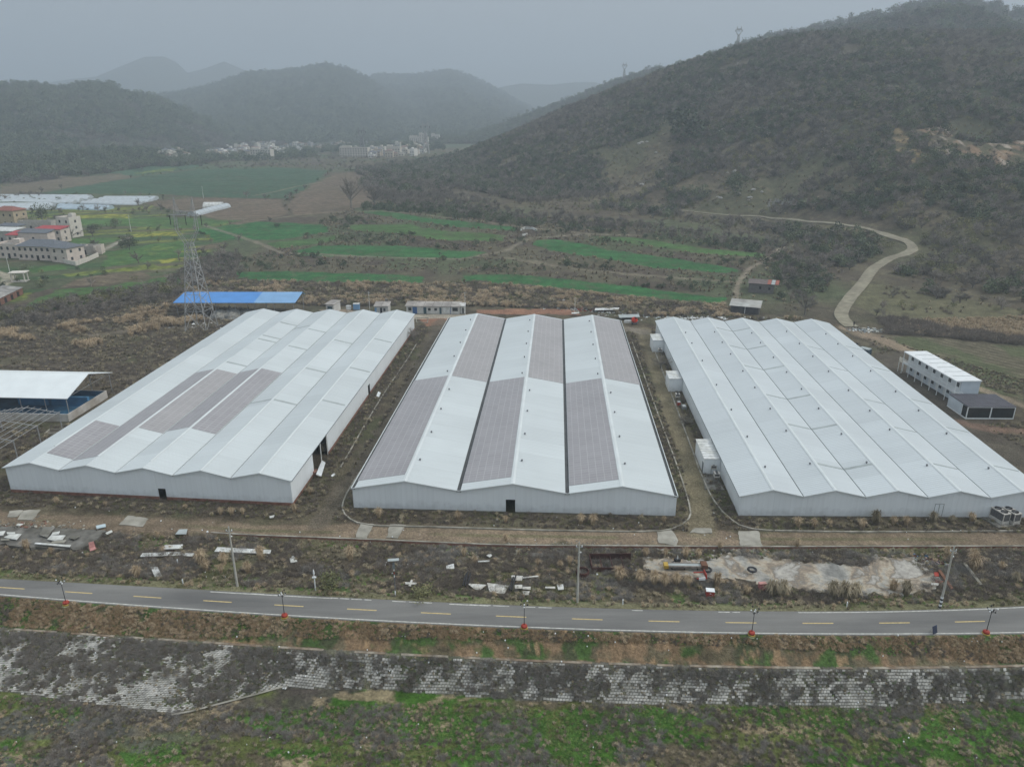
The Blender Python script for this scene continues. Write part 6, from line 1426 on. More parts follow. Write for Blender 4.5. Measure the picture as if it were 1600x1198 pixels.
def area(px, n, mask=None, world=None, tracks=True):
    W = world or wpoly(px); W_ = np.array(W); x0, y0 = W_.min(0); x1, y1 = W_.max(0); X_, Y_ = [], []
    tot = 0
    for _ in range(30):
        x = rg.uniform(x0, x1, n * 2); y = rg.uniform(y0, y1, n * 2); k = inpoly(W, x, y); x, y = x[k], y[k]
        k = free(x, y, tracks); x, y = x[k], y[k]
        if mask is not None: k = mask(x, y); x, y = x[k], y[k]
        X_.append(x); Y_.append(y); tot += len(x)
        if tot >= n: break
    x = np.concatenate(X_)[:n]; y = np.concatenate(Y_)[:n]; return x, y, hz(x, y)
def inst(name, proto, px, n, s0, s1, mask=None, flat=1.0, tracks=True, world=None, sink=.05):
    x, y, z = area(px, n, mask, world, tracks)
    if len(x) == 0: return
    s = rg.uniform(s0, s1, len(x)) ** 1.0 * rg.uniform(.75, 1.15, len(x)); stuff(name, proto, x, y, z - sink * s, s, s * flat)
nz = lambda sx, sy, sd, t: (lambda x, y: fbm(x / sx, y / sy, sd, 3) > t)
both = lambda *f: (lambda x, y: np.logical_and.reduce([g(x, y) for g in f]))
# strip between road and retaining wall
S1 = [(-160, 808), (0, 826), (400, 838), (800, 853), (1200, 855), (1760, 855), (1760, 946), (1400, 953), (1000, 949), (600, 934), (300, 920), (0, 902), (-160, 890)]
vg = lambda x, y: y > road_up(x) + 1.5 + .8 * vn(x / 2, y * 0, 9)
inst('scrub', 'twig', S1, 4200, .5, 1.25, both(vg, nz(7, 5, 301, .46))); inst('scrub', 'twigg', S1, 1300, .6, 1.3, both(vg, nz(6, 4, 305, .54)))
inst('dry_grass', 'reedd', S1, 2200, .3, .75); inst('dry_grass', 'reed', S1, 500, .3, .8, nz(5, 3, 311, .53)); inst('grass', 'green', S1, 900, .2, .5, nz(6, 3, 315, .56)); inst('grass', 'olive', S1, 1100, .3, .7, nz(6, 4, 317, .5))
# foot of the warehouse walls and the lanes
def near_kerb(x, y): return np.logical_or.reduce([linedist([tuple(p) for p in f] + [tuple(f[0])], x, y) < 4.2 for f in FOOT[:3]])
S2 = [(-60, 770), (470, 795), (520, 735), (560, 770), (540, 815), (1760, 832), (1760, 800), (1100, 780), (560, 770), (640, 540), (690, 500), (560, 480), (-20, 740)]
inst('scrub', 'twig', [(-100, 740), (440, 780), (520, 700), (660, 500), (1060, 500), (1180, 760), (1760, 790), (1760, 834), (540, 826), (-100, 806)], 3800, .35, .9, near_kerb)
inst('grass', 'olive', [(-100, 740), (440, 780), (520, 700), (660, 500), (1060, 500), (1180, 760), (1760, 790), (1760, 834), (540, 826), (-100, 806)], 1100, .25, .6, near_kerb)
inst('dry_grass', 'reedd', [(-100, 740), (440, 780), (520, 700), (660, 500), (1060, 500), (1180, 760), (1760, 790), (1760, 834), (540, 826), (-100, 806)], 900, .35, .9, near_kerb)
# bank below the road
def bank(x, y): return (y < road_lo(x) - .5) & (y > path_c(x) + .1)
SB = [(-160, 900), (1760, 985), (1760, 1050), (-160, 990)]
inst('dry_grass', 'fern', SB, 4200, .22, .5, both(bank, nz(1.8, 1.2, 321, .46)), tracks=False); inst('grass', 'green', SB, 2600, .12, .34, both(bank, nz(3, 1.8, 325, .51), nz(.7, .7, 326, .47)), tracks=False); inst('scrub', 'twig', SB, 1300, .25, .6, both(bank, nz(4, 2, 327, .5)), tracks=False); inst('grass', 'olive', SB, 1500, .15, .35, bank, tracks=False); inst('dry_grass', 'reed', SB, 1100, .25, .6, both(bank, nz(1.2, 3, 329, .52)), tracks=False)
# shrubs over the block revetment
def rev(x, y): return (y < path_c(x) - .5) & (y > rev_bot(x) + .1)
def revc(x, y): yb_ = rev_bot(x); t0 = (path_c(x) - .4 - y) / (path_c(x) - .4 - yb_); return rev(x, y) & (COVER(x, y, t0) + (rg.random(x.shape) - .5) * .16 > .0)
SR = [(-160, 985), (0, 980), (1760, 1035), (1760, 1115), (270, 1125), (-160, 1085)]
inst('scrub', 'twigg', SR, 3000, .3, .85, revc, tracks=False); inst('scrub', 'twig', SR, 900, .3, .85, revc, tracks=False); inst('grass', 'green', SR, 260, .15, .4, both(rev, nz(3, 2, 331, .55)), tracks=False); inst('scrub', 'twigg', SR, 1500, .15, .4, rev, tracks=False); inst('dry_grass', 'reedd', SR, 1500, .15, .35, rev, tracks=False); inst('grass', 'olive', SR, 1500, .15, .4, revc, tracks=False)
# canal floor
def floor(x, y): return y < rev_bot(x) - .1
SF = [(-200, 1070), (270, 1100), (1760, 1080), (1760, 1330), (-200, 1330)]
inst('grass', 'green', SF, 5200, .15, .42, both(floor, nz(9, 4.5, 131, .50)), tracks=False); inst('grass', 'olive', SF, 3600, .15, .45, floor, tracks=False)
inst('grass', 'green', SF, 4200, .15, .40, both(floor, lambda x, y: np.logical_or.reduce([inpoly(W, x, y) for W in GPOLY])), tracks=False)
inst('scrub', 'twigg', SF, 2400, .35, .95, both(floor, nz(7, 4, 133, .51)), tracks=False); inst('scrub', 'twig', SF, 2200, .35, .9, both(floor, nz(6, 4, 343, .5)), tracks=False); inst('dry_grass', 'reedd', SF, 2600, .25, .6, floor, tracks=False); inst('dry_grass', 'reed', SF, 900, .2, .5, both(floor, nz(4, 2.5, 137, .57)), tracks=False)
# waste ground left and right of the warehouses
SL = [(-300, 520), (0, 505), (140, 478), (280, 470), (395, 484), (200, 610), (0, 735), (-300, 760)]
inst('scrub', 'twig', SL, 4200, .5, 1.4, nz(14, 9, 351, .44)); inst('dry_grass', 'reedd', SL, 2600, .5, 1.2); inst('dry_grass', 'reed', [(-200, 560), (0, 520), (60, 520), (150, 500), (240, 480), (340, 480), (330, 500), (180, 530), (90, 562), (0, 580), (-200, 610)], 620, 1.0, 3.0, nz(12, 8, 355, .5))
SRt = [(1340, 512), (1430, 545), (1800, 650), (1900, 820), (1640, 770), (1420, 600)]
inst('scrub', 'twig', SRt, 1800, .3, .9); inst('dry_grass', 'reedd', SRt, 900, .3, .8); inst('grass', 'olive', SRt, 700, .3, .7)
inst('dry_grass', 'reed', [(1386, 520), (1400, 503), (1460, 498), (1760, 490), (1760, 553), (1500, 528)], 2600, .5, 1.3); inst('scrub', 'twig', [(1340, 510), (1355, 495), (1420, 500), (1480, 515), (1760, 548), (1760, 556), (1450, 525), (1380, 522)], 900, 1.0, 3.2)
# band of brush behind the warehouses
SK = [(280, 470), (300, 440), (360, 436), (500, 443), (660, 445), (730, 440), (850, 452), (1000, 468), (1130, 478), (1170, 500), (1310, 500), (1000, 494), (900, 483), (720, 478), (560, 478), (480, 478), (400, 458)]
inst('scrub', 'twig', SK, 3200, .8, 2.2, nz(12, 8, 361, .42)); inst('scrub', 'olive', SK, 700, .8, 1.8); inst('dry_grass', 'reed', SK, 1300, .9, 2.3, nz(10, 8, 365, .5)); inst('dry_grass', 'reedd', SK, 1300, .8, 2.0)
# belt of thin bare trees on the left
inst('bare_trees', 'bare', [(-300, 512), (0, 488), (140, 462), (260, 444), (300, 410), (372, 395), (380, 430), (290, 462), (190, 486), (60, 512), (-300, 560)], 950, 2.0, 4.0, None, sink=.02)
inst('scrub', 'olive', [(-300, 505), (20, 488), (140, 466), (290, 446), (290, 456), (140, 478), (40, 496), (-300, 540)], 420, 1.5, 3.5)
# terraces
ST = [(300, 400), (400, 398), (470, 375), (520, 330), (600, 300), (700, 310), (820, 338), (1000, 352), (1200, 378), (1310, 425), (1310, 495), (1180, 480), (1130, 470), (900, 440), (700, 428), (370, 424)]
GW = [WF[id(P)] for k, P, _ in FIELDS if k.startswith('green') or k.startswith('yellow') or k.startswith('brown')]
def notfield(x, y): return ~np.logical_or.reduce([inpoly(W, x, y) for W in GW])
inst('scrub', 'twig', ST, 2600, .5, 1.4, both(notfield, nz(22, 8, 371, .50))); inst('scrub', 'ever', ST, 500, 1.2, 3.2, both(notfield, nz(30, 12, 373, .55))); inst('dry_grass', 'reedd', ST, 1900, .7, 1.6, notfield)
inst('scrub', 'ever', [(560, 325), (700, 322), (820, 345), (1000, 368), (1200, 392), (1300, 430), (1300, 470), (1215, 470), (1205, 400), (1000, 372), (800, 352), (600, 332)], 330, 1.8, 4.0, notfield)
inst('bare_trees', 'bare', [(560, 300), (700, 302), (820, 335), (1000, 350), (1200, 376), (1300, 420), (1400, 455), (1380, 500), (1320, 490), (1230, 470), (1205, 396), (1000, 366), (800, 346), (620, 326)], 750, 2.5, 5.5, notfield, sink=.02)
# valley fields: scattered bushes and tree lines
SV = [(-300, 480), (-300, 300), (0, 268), (300, 252), (560, 240), (660, 262), (560, 300), (440, 335), (380, 390), (290, 430), (100, 455)]
inst('scrub', 'ever', SV, 320, 1.2, 3.2, both(notfield, nz(40, 14, 381, .56))); inst('bare_trees', 'bare', SV, 500, 3, 7, both(notfield, nz(50, 16, 383, .56)), sink=.02)
inst('scrub', 'olive', SV, 500, 1.0, 2.5, notfield)
# woods of the hills, by azimuth and distance
def hillwoods(name, proto, n, L, a0, a1, r0f, r1f, s0, s1, mask=None, flat=1.0):
    az = rg.uniform(a0, a1, n * 4); D = np.interp(az, L['az'], L['D']); T = np.interp(az, L['ta'], L['tr']); u = rg.uniform(0, 1, n * 4)
    lo = T + (D - T) * r0f; hi = T + (D - T) * r1f; r = np.sqrt(lo ** 2 + (hi ** 2 - lo ** 2) * u); x = r * np.sin(az); y = r * np.cos(az); k = linedist(WT_HILL, x, y) > 8
    if mask is not None: k &= mask(x, y)
    x, y = x[k][:n], y[k][:n]; z = hz(x, y); s = rg.uniform(s0, s1, len(x)); stuff(name, proto, x, y, z - .12 * s, s, s * flat)
OPEN = wpoly([(820, 345), (870, 250), (960, 200), (1060, 190), (1180, 195), (1280, 225), (1340, 300), (1290, 345), (1180, 345), (1000, 350)])
OPEN3 = wpoly([(1140, 372), (1240, 378), (1340, 400), (1335, 480), (1220, 490), (1150, 470)])
OPEN2 = wpoly([(1330, 510), (1335, 450), (1430, 430), (1600, 470), (1760, 480), (1760, 520), (1400, 520)])
SCR = [SCAR, SCAR2]
def dens(x, y):
    k = fbm(x / 45, y / 45, 401, 3); o = inpoly(OPEN, x + (k - .5) * 60, y + (k - .5) * 60) | inpoly(OPEN2, x, y) | inpoly(OPEN3, x, y); th = np.where(o, .45, .27)
    s_ = inpoly(SCAR, x, y) | inpoly(SCAR2, x, y)
    return (k > th) & ~(s_ & (rg.random(x.shape) < .93))
L0 = RIDGES[0]; a0, a1 = L0['az'][0], R(60)
evm = lambda sd, t: (lambda x, y: dens(x, y) & (fbm(x / 60, y / 60, sd, 3) > t))
hillwoods('woodland', 'bare', 14000, L0, a0, a1, -.02, 1.12, 3.2, 7.0, dens); hillwoods('woodland', 'farb', 6500, L0, a0, a1, .05, 1.12, 2.6, 5.6, dens, .8)
hillwoods('woodland', 'ever', 8500, L0, a0, a1, .0, 1.12, 2.2, 6.0, evm(411, .47)); hillwoods('woodland', 'olive', 3800, L0, a0, a1, .05, 1.1, 2.0, 4.8, evm(413, .47))
hillwoods('scrub', 'twig', 5500, L0, a0, a1, -.05, .75, .9, 2.4, lambda x, y: fbm(x / 20, y / 20, 421, 3) > .4); hillwoods('dry_grass', 'reedd', 3500, L0, a0, a1, -.05, .6, .8, 1.8)
hillwoods('scrub', 'olive', 1500, L0, a0, a1, -.05, .7, 1.2, 2.8)
for k, (n1_, n2_, sA, sB) in {1: (1500, 900, 7, 12), 2: (2600, 1600, 8, 14), 3: (2200, 2200, 8, 14)}.items():
    L = RIDGES[k]; hillwoods('woodland', 'farb', n1_, L, L['az'][0], L['az'][-1], .3, 1.1, sA, sB); hillwoods('woodland', 'ever', n2_, L, L['az'][0], L['az'][-1], .3, 1.1, sA, sB)
L = RIDGES[4]; hillwoods('woodland', 'ever', 6500, L, L['az'][0], L['az'][-1], .05, 1.06, 6, 13, nz(160, 160, 431, .42)); hillwoods('woodland', 'farb', 5000, L, L['az'][0], L['az'][-1], .05, 1.06, 6, 12)
L = RIDGES[5]; hillwoods('woodland', 'ever', 1700, L, L['az'][0], L['az'][-1], .1, 1.6, 7, 12); hillwoods('woodland', 'farb', 500, L, L['az'][0], L['az'][-1], .0, 1.6, 7, 11)
L = RIDGES[6]; hillwoods('woodland', 'ever', 7000, L, L['az'][0], L['az'][-1], .02, 1.05, 10, 19)
L = RIDGES[7]; hillwoods('woodland', 'ever', 5000, L, L['az'][0], L['az'][-1], .05, 1.03, 12, 24)
inst('woodland', 'ever', [(480, 248), (500, 240), (560, 236), (700, 236), (690, 226), (600, 226), (420, 240), (300, 248), (302, 240), (290, 232), (240, 240), (300, 256)], 500, 6, 11, None, tracks=False)
inst('woodland', 'ever', [(560, 290), (600, 262), (690, 248), (740, 262), (700, 300), (620, 308)], 400, 4, 8, None, tracks=False); inst('bare_trees', 'bare', [(560, 300), (590, 262), (690, 248), (740, 262), (700, 306), (620, 322)], 700, 5, 9, None, tracks=False)

# ------------------------------------------------------------------ single trees and shrubs
def lone(name, kind_, px, py, h, wd, label, cat='tree', group=None, trunk=True, m_=None):
    p = GT(px, py); g = empty(name, (p[0], p[1], p[2] - .1), rnd.uniform(0, 6), label, cat, group)
    if kind_ == 'bare':
        V, F_ = bare_tree(13, 620, .0075, .50, .035, .22)
        V = V * [wd * 2.0, wd * 2.0, h]; n0 = len(V); tr = MB(); tr.tube((0, 0, -.5), (0, 0, h * .42), h * .028, h * .016, n=7); tr.build('trunk', VM['bare'], g)
    else:
        V, F_ = leafcloud(520, .5, .42, .56, .075, 11); V = V * [wd * 2, wd * 2, h]
        tr = MB(); tr.tube((0, 0, -.5), (0, 0, h * .5), h * .03, h * .02, n=6)
        for k in range(4): a = k * 1.6; tr.tube((0, 0, h * .3), (math.cos(a) * wd * .5, math.sin(a) * wd * .5, h * .62), h * .014, h * .006, n=4)
        tr.build('trunk', VM['bare'], g)
    o = bpy.data.objects.new('crown', bigmesh_unlinked('crown', V, F_, m_ or VM['bare' if kind_ == 'bare' else 'ever'])); C.objects.link(o); o.parent = g
lone('bare_tree', 'bare', 549, 327, 22, 11, 'large spreading bare tree standing at the edge of the terraced fields')
lone('bare_tree', 'bare', 585, 322, 13, 6, 'smaller bare tree just right of the large spreading one')
lone('bare_tree', 'bare', 615, 318, 12, 6, 'bare tree between the large spreading one and the woods')
lone('bare_tree', 'bare', 1257, 492, 8, 4, 'lone bare tree between the block hut and the winding track')
lone('evergreen_tree', 'leaf', 573, 328, 6.5, 2.4, 'small dark evergreen at the foot of the large bare tree')
lone('evergreen_tree', 'leaf', 203, 391, 7, 3.6, 'round dark evergreen alone in the yellow and green strips')
lone('evergreen_tree', 'leaf', 181, 356, 6, 3.5, 'dark evergreen beyond the bend of the field lane')
lone('evergreen_tree', 'leaf', 67, 347, 12, 4.5, 'tall dark evergreen behind the village red roofs')
lone('evergreen_tree', 'leaf', 1148, 308, 12, 6.5, 'dark evergreen on the open hillside above the graves')
lone('evergreen_tree', 'leaf', 1068, 222, 24, 16, 'broad dark evergreen clump alone on the upper open hillside')
for px, py, h, lb in ((142, 363, 4, 'low dark bush left of the lane evergreen'), (152, 361, 4.5, 'low dark bush among the pale garden plots'), (40, 350, 5, 'dark bush behind the village houses'), (33, 352, 4.5, 'leftmost dark bush behind the village houses'), (434, 355, 3, 'single dark bush in the large dark green field'), (40, 424, 3.5, 'dark bush beside the village lane'), (92, 408, 3.2, 'dark bush at the foot of the cream corner house'), (592, 328, 3, 'small bush at the head of the terraces')):
    lone('round_bush', 'leaf', px, py, h, h * .7, lb, 'bush')
lone('round_bush', 'leaf', 518, 920, 2.6, 1.9, 'yellow green round bush beside the white camera post', 'bush', m_=VM['olive']); lone('round_bush', 'leaf', 660, 931, 1.6, 1.5, 'low green bush at the road edge by the crossed planks', 'bush', m_=VM['olive'])
lone('thorn_bush', 'bare', 1032, 575, 3.4, 2.8, 'large brown thorn bush between the two farther annex rooms', 'bush'); lone('thorn_bush', 'bare', 645, 530, 3.6, 2.4, 'dark thorn bush at the back end wall of the left warehouse', 'bush'); lone('thorn_bush', 'bare', 1070, 665, 2.6, 2.2, 'brown thorn bush against the side of the right warehouse', 'bush')

# reed tussocks one can tell apart
tm = []
for k in range(4): V, F_ = blades(230, .035, .85, .55); tm.append(bigmesh_unlinked('reed_tussock', V, F_, VM['reed']))
for k in range(2): V, F_ = blades(260, .035, .95, .7); tm.append(bigmesh_unlinked('reed_tussock', V, F_, VM['reedd']))
TU = [  # x, y of the foot, height m, dark?, place
    (345, 803, 1.6, 0, 'w1'), (362, 804, 1.8, 0, 'w1'), (379, 803, 1.6, 0, 'w1'), (89, 787, 1.7, 0, 'w1'), (290, 795, 1.2, 0, 'w1'), (165, 790, 1.2, 0, 'w1'),
    (592, 808, 2.3, 0, 'w2'), (715, 812, 2.2, 0, 'w2'), (627, 812, 1.3, 1, 'w2'), (790, 816, 1.6, 0, 'w2'), (907, 818, 2.4, 0, 'w2'), (926, 819, 2.3, 0, 'w2'), (1037, 815, 1.4, 0, 'w2'),
    (484, 772, 1.9, 0, 'ln'), (460, 800, 2.0, 0, 'ln'), (505, 705, 2.2, 1, 'ln'), (519, 690, 1.8, 0, 'ln'),
    (1246, 823, 2.3, 0, 'w3'), (1271, 823, 1.9, 0, 'w3'), (1295, 822, 1.6, 0, 'w3'), (1346, 825, 2.3, 0, 'w3'), (1367, 818, 3.2, 1, 'w3'), (1396, 819, 2.0, 0, 'w3'), (1415, 820, 2.1, 0, 'w3'), (1457, 816, 2.6, 1, 'w3'), (1487, 816, 1.8, 1, 'w3'), (1517, 815, 2.2, 0, 'w3'),
    (42, 858, 2.5, 0, 'rl'), (80, 864, 1.5, 0, 'rl'), (215, 903, 2.6, 0, 'rl'), (245, 838, 1.5, 0, 'rl'), (314, 880, 3.2, 0, 'rl'), (322, 890, 2.4, 0, 'rl'), (350, 880, 2.6, 0, 'rl'), (387, 893, 2.4, 0, 'rl'), (345, 893, 1.8, 0, 'rl'), (407, 872, 2.8, 0, 'rl'),
    (547, 872, 2.8, 0, 'rm'), (725, 867, 1.7, 0, 'rm'), (742, 878, 1.6, 0, 'rm'), (550, 900, 1.6, 0, 'rm'), (790, 848, 1.6, 0, 'rm'), (840, 882, 1.5, 0, 'rm'), (875, 885, 1.6, 0, 'rm'), (890, 880, 1.8, 0, 'rm'),
    (1009, 868, 2.0, 0, 'rr'), (1039, 868, 1.8, 0, 'rr'), (1071, 869, 2.3, 0, 'rr'), (1091, 870, 2.0, 0, 'rr'), (1124, 858, 1.7, 0, 'rr'), (1245, 857, 1.9, 0, 'rr'), (967, 907, 3.2, 0, 'rr'), (1000, 910, 2.8, 0, 'rr'), (1022, 913, 3.0, 0, 'rr'), (1038, 915, 2.9, 0, 'rr'), (1056, 913, 2.7, 0, 'rr'), (1075, 914, 2.4, 0, 'rr'), (1120, 914, 2.8, 0, 'rr'), (1167, 926, 1.8, 0, 'rr'),
    (1205, 928, 3.2, 1, 'rr'), (1222, 930, 3.3, 1, 'rr'), (1300, 932, 3.3, 1, 'rr'), (1318, 934, 3.6, 1, 'rr'), (1335, 932, 3.2, 1, 'rr'), (1415, 928, 3.0, 1, 'rr'), (1395, 922, 2.6, 0, 'rr'), (1479, 868, 2.4, 0, 'rr'), (1521, 890, 3.6, 0, 'rr'), (1519, 872, 2.4, 0, 'rr'), (1564, 888, 1.8, 0, 'rr'), (1587, 908, 2.2, 1, 'rr')]
PLC = dict(w1='at the foot of the left warehouse wall', w2='at the foot of the middle warehouse wall', w3='at the foot of the right warehouse wall', ln='beside the lane right of the left warehouse', rl='in the left roadside brush', rm='in the middle roadside brush', rr='around the stained concrete yard by the road')
TL = {}
for k, (px, py, h, dk, pl) in enumerate(TU):
    p = G(px, py, -.4 if pl[0] == 'r' else 0); o = bpy.data.objects.new('reed_tussock', tm[rnd.randrange(4) if not dk else 4 + rnd.randrange(2)]); C.objects.link(o)
    o.location = (p[0], p[1], hz1(p[0], p[1]) - .05); o.scale = (h * .62, h * .62, h * 1.0); o.rotation_euler[2] = rnd.uniform(0, 6)
    tag(o, 'tussock', 'reed tussock', 'dry reed tussocks ' + PLC[pl]); TL.setdefault(pl, []).append((o, ('weathered brown' if dk else 'dry tan') + ' reed tussock ' + PLC[pl]))
for pl, it in TL.items(): ranked(it, '%s, %s from the left')

# ------------------------------------------------------------------ fallen boards, rubble and scrap
def board(pts, label, m_=M_PANELW, th=.08, z=None, lift=.12, name='fallen_panel', group=None, cat='panel'):
    P = [G(a, c, -.4) for a, c in pts]; cx = sum(p[0] for p in P) / len(P); cy = sum(p[1] for p in P) / len(P); zz = (hz1(cx, cy) + lift) if z is None else z
    P = [G(a, c, zz)[:2] - np.array([cx, cy]) for a, c in pts]; n = len(P)
    # closed prism, one end propped a little
    tl = [rnd.uniform(0, .10) for _ in range(2)]; zt_ = [tl[0] if i < n / 2 else tl[1] for i in range(n)]
    ar = sum(P[i][0] * P[(i + 1) % n][1] - P[(i + 1) % n][0] * P[i][1] for i in range(n))
    if ar < 0: P = P[::-1]; zt_ = zt_[::-1]
    mb = MB(); mb.poly([(p[0], p[1], zt_[i] + th) for i, p in enumerate(P)]); mb.poly([(p[0], p[1], zt_[i] - .0) for i, p in reversed(list(enumerate(P)))])
    for i in range(n):
        a, b_ = P[i], P[(i + 1) % n]; j = (i + 1) % n; mb.quad((a[0], a[1], zt_[i]), (b_[0], b_[1], zt_[j]), (b_[0], b_[1], zt_[j] + th), (a[0], a[1], zt_[i] + th))
    o = mb.build(name, m_); o.location = (cx, cy, zz); return tag(o, label, cat, group)
M_FOAM = mat('dirty_foam_sheet', (.60, .60, .57), .8, .35, 1.6, .2, tint=(.42, .41, .37))
def bq(ox, oy, sc__, pts): return [(ox + a / sc__, oy + c / sc__) for a, c in pts]
GA = 'white panels strewn on the demolished floor'
for pts, lb, m_ in (([(1200, 100), (1320, 75), (1325, 110), (1210, 135)], 'pale blue bent panel at the far right corner of the demolished floor', mat('pale_blue_panel', (.45, .54, .58), .6, .15, 1)),
    ([(1320, 190), (1395, 155), (1410, 172), (1340, 208)], 'narrow white panel lying off the right edge of the demolished floor', M_PANELW), ([(640, 215), (660, 180), (750, 165), (735, 200)], 'small white panel behind the middle stack on the demolished floor', M_PANELW),
    ([(590, 265), (640, 215), (820, 215), (780, 275), (680, 285)], 'largest white panel in the middle of the demolished floor', M_PANELW), ([(630, 318), (660, 290), (830, 275), (800, 315)], 'cream panel in front of the largest white one on the demolished floor', M_CONC),
    ([(430, 325), (450, 310), (890, 340), (870, 365)], 'long white strip along the front edge of the demolished floor', M_PANELW), ([(85, 175), (190, 175), (190, 200), (95, 205)], 'small white panel behind the left pile on the demolished floor', M_PANELW),
    ([(50, 245), (120, 205), (270, 200), (210, 270)], 'wide white panel on the left pile of the demolished floor', M_PANELW), ([(-40, 175), (70, 165), (40, 215), (-40, 220)], 'white panel cut by the left edge of the photograph', M_PANELW), ([(200, 90), (230, 70), (290, 72), (250, 100)], 'thin pale panel at the back of the demolished floor', M_PANELW),
    ([(10, 265), (120, 262), (120, 280), (15, 280)], 'cream strip below the left pile of the demolished floor', M_CONC), ([(490, 215), (550, 115), (690, 110), (590, 240)], 'large grey concrete slab lying in the rubble', M_CONC_D), ([(860, 250), (900, 225), (1000, 215), (1000, 235), (930, 270)], 'broken grey slab on the right of the demolished floor', M_CONC_D)):
    board(bq(0, 810, 8, pts), lb, m_, group=GA, z=.12 + .05 * rnd.random(), th=.10)
GB = 'white panels fallen in the roadside brush'
for pts, lb, m_ in (([(235, 886), (246, 885.5), (254, 901), (242, 901.5)], 'upright white panel leaning in the left roadside brush', M_PANELW), ([(254.5, 859), (257.5, 852.5), (286, 851.5), (285.5, 858)], 'short white panel behind the long one in the left brush', M_PANELW), ([(219, 870), (222.5, 864.5), (285, 862.5), (284, 868)], 'long white panel in the left brush', M_PANELW), ([(285, 864), (304, 865), (301, 870), (285, 869)], 'white end piece right of the long panel in the left brush', M_PANELW),
    ([(335, 862.5), (340, 855.5), (424, 860), (422, 866)], 'longest white panel passing behind the first concrete pole', M_PANELW), ([(274, 835), (280, 827.5), (293, 827), (291, 835)], 'bluish bent panel on the verge of the dirt track', M_STRIP), ([(452, 870), (459, 869), (465, 878), (454, 880)], 'crumpled pale sack in the middle brush', M_PANELW), ([(697, 884), (709, 881), (710, 889), (697, 889)], 'small square white board left of the long flat foam sheets', M_PANELW),
    ([(421, 807.5), (429, 805.7), (427.5, 809), (422, 810)], 'small white scrap on the grass by the lane mouth', M_PANELW), ([(633, 910), (651, 911), (650, 914), (634, 913.5)], 'white plank of the crossed pair by the road', M_FOAM), ([(638, 916), (642, 907), (645, 907), (642, 917)], 'shorter white plank of the crossed pair by the road', M_FOAM),
    ([(730, 912), (760, 914), (750, 922), (742, 921)], 'white foam sheet at the left end of the foam row', M_FOAM), ([(761, 911), (795, 915), (788, 928), (765, 925)], 'large white foam sheet in the middle of the foam row', M_FOAM), ([(799, 899.5), (817, 900), (815.5, 907.5), (800, 907)], 'white foam block under dark pipes behind the foam row', M_FOAM), ([(817, 902), (841, 899), (842, 901.5), (817, 904)], 'narrow white board reaching right from the foam block', M_FOAM),
    ([(804, 915), (816, 914.5), (816, 920), (805, 920.5)], 'small white foam piece right of the foam row', M_FOAM), ([(816.5, 917), (829, 917), (829, 922), (816.5, 921)], 'white foam piece behind the rightmost one', M_FOAM), ([(816.5, 924), (827.5, 924), (826, 930), (817, 929.5)], 'rightmost white foam piece nearest the road', M_FOAM), ([(852, 917), (867.5, 917), (867.5, 920), (852, 919.5)], 'single pale plank left of the middle concrete pole', M_FOAM),
    ([(828, 864), (849, 864.5), (849, 871), (829, 870.5)], 'grey concrete slab on the gravel strip', M_CONC_D), ([(747, 877), (765, 876), (765, 877.5), (747, 878.5)], 'thin pale pole lying on the grass', M_PANELW), ([(870, 914), (880, 914), (881, 921), (872, 922)], 'white sack beside the middle concrete pole', M_PANELW), ([(1455, 911), (1467, 912), (1466, 915), (1455, 914)], 'white board at the right end of the concrete yard', M_FOAM), ([(1459, 895), (1467, 895), (1467, 901), (1460, 901)], 'red board at the right end of the concrete yard', M_RED),
    ([(1462, 906), (1474, 909), (1470, 913), (1460, 910)], 'rusty red sheet beside the white board', mat('rust_red_sheet', (.30, .10, .07))), ([(1504, 880), (1508, 879), (1535, 913), (1531, 914)], 'pale broken pole lying below the tall reeds on the right', M_CONC), ([(760, 868), (766, 865), (769, 868), (765, 871)], 'pale boulder on the gravel strip', M_PANELW)):
    board(pts, lb, m_, lift=.32 if m_ is M_FOAM else .25, group=GB)
o = board([(1465, 893), (1469, 892), (1489, 920), (1485, 922)], 'rusty beam lying past the right end of the concrete yard', mat('rust_brown', (.16, .08, .05), .9, .3, 1), lift=.3, th=.2, name='rusty_beam', cat='beam')
for k, (a, c) in enumerate((((723, 914), (729, 895)), ((727, 915), (731, 893)), ((731, 912), (735, 895)), ((796, 921), (802, 901)), ((799, 922), (806, 899)))):
    p, q = G(*a, -.1), G(*c, .1); mb = MB(); mb.tube(p, q, .11, n=7); o = mb.build('dark_pipe', M_BLACK); tag(o, ('leftmost dark pipe left of the foam sheets', 'middle dark pipe left of the foam sheets', 'rightmost dark pipe left of the foam sheets', 'left dark pipe lying over the foam block', 'right dark pipe lying over the foam block')[k], 'pipe', 'dark pipes by the foam sheets')
# pink chair, red boxes, conveyor, tyres, motor
p = G(146, 862, -.4); g = empty('broken_chair', (p[0], p[1], hz1(p[0], p[1])), .6, 'pink broken chair tipped beside the demolished floor', 'chair'); PK = mat('faded_pink_plastic', (.50, .25, .23), .6, .15, 2)
mb = MB(); mb.hexa([(-.4, 0, .4), (.4, 0, .4), (.4, .6, .55), (-.4, .6, .55), (-.4, 0, .5), (.4, 0, .5), (.4, .6, .65), (-.4, .6, .65)]); mb.build('seat', PK, g)
mb = MB(); mb.hexa([(-.4, .6, .5), (.4, .6, .5), (.4, .7, .5), (-.4, .7, .5), (-.35, .75, 1.5), (.35, .75, 1.5), (.35, .83, 1.5), (-.35, .83, 1.5)]); mb.build('backrest', PK, g)
for x, y, ex in ((-.35, .05, -.3), (.35, .05, .8), (-.35, .55, -.3), (.35, .55, .9)): mb = MB(); mb.tube((x, y, .45), (x + ex * .6, y, 0.02), .035, n=5); mb.build('leg', PK, g)
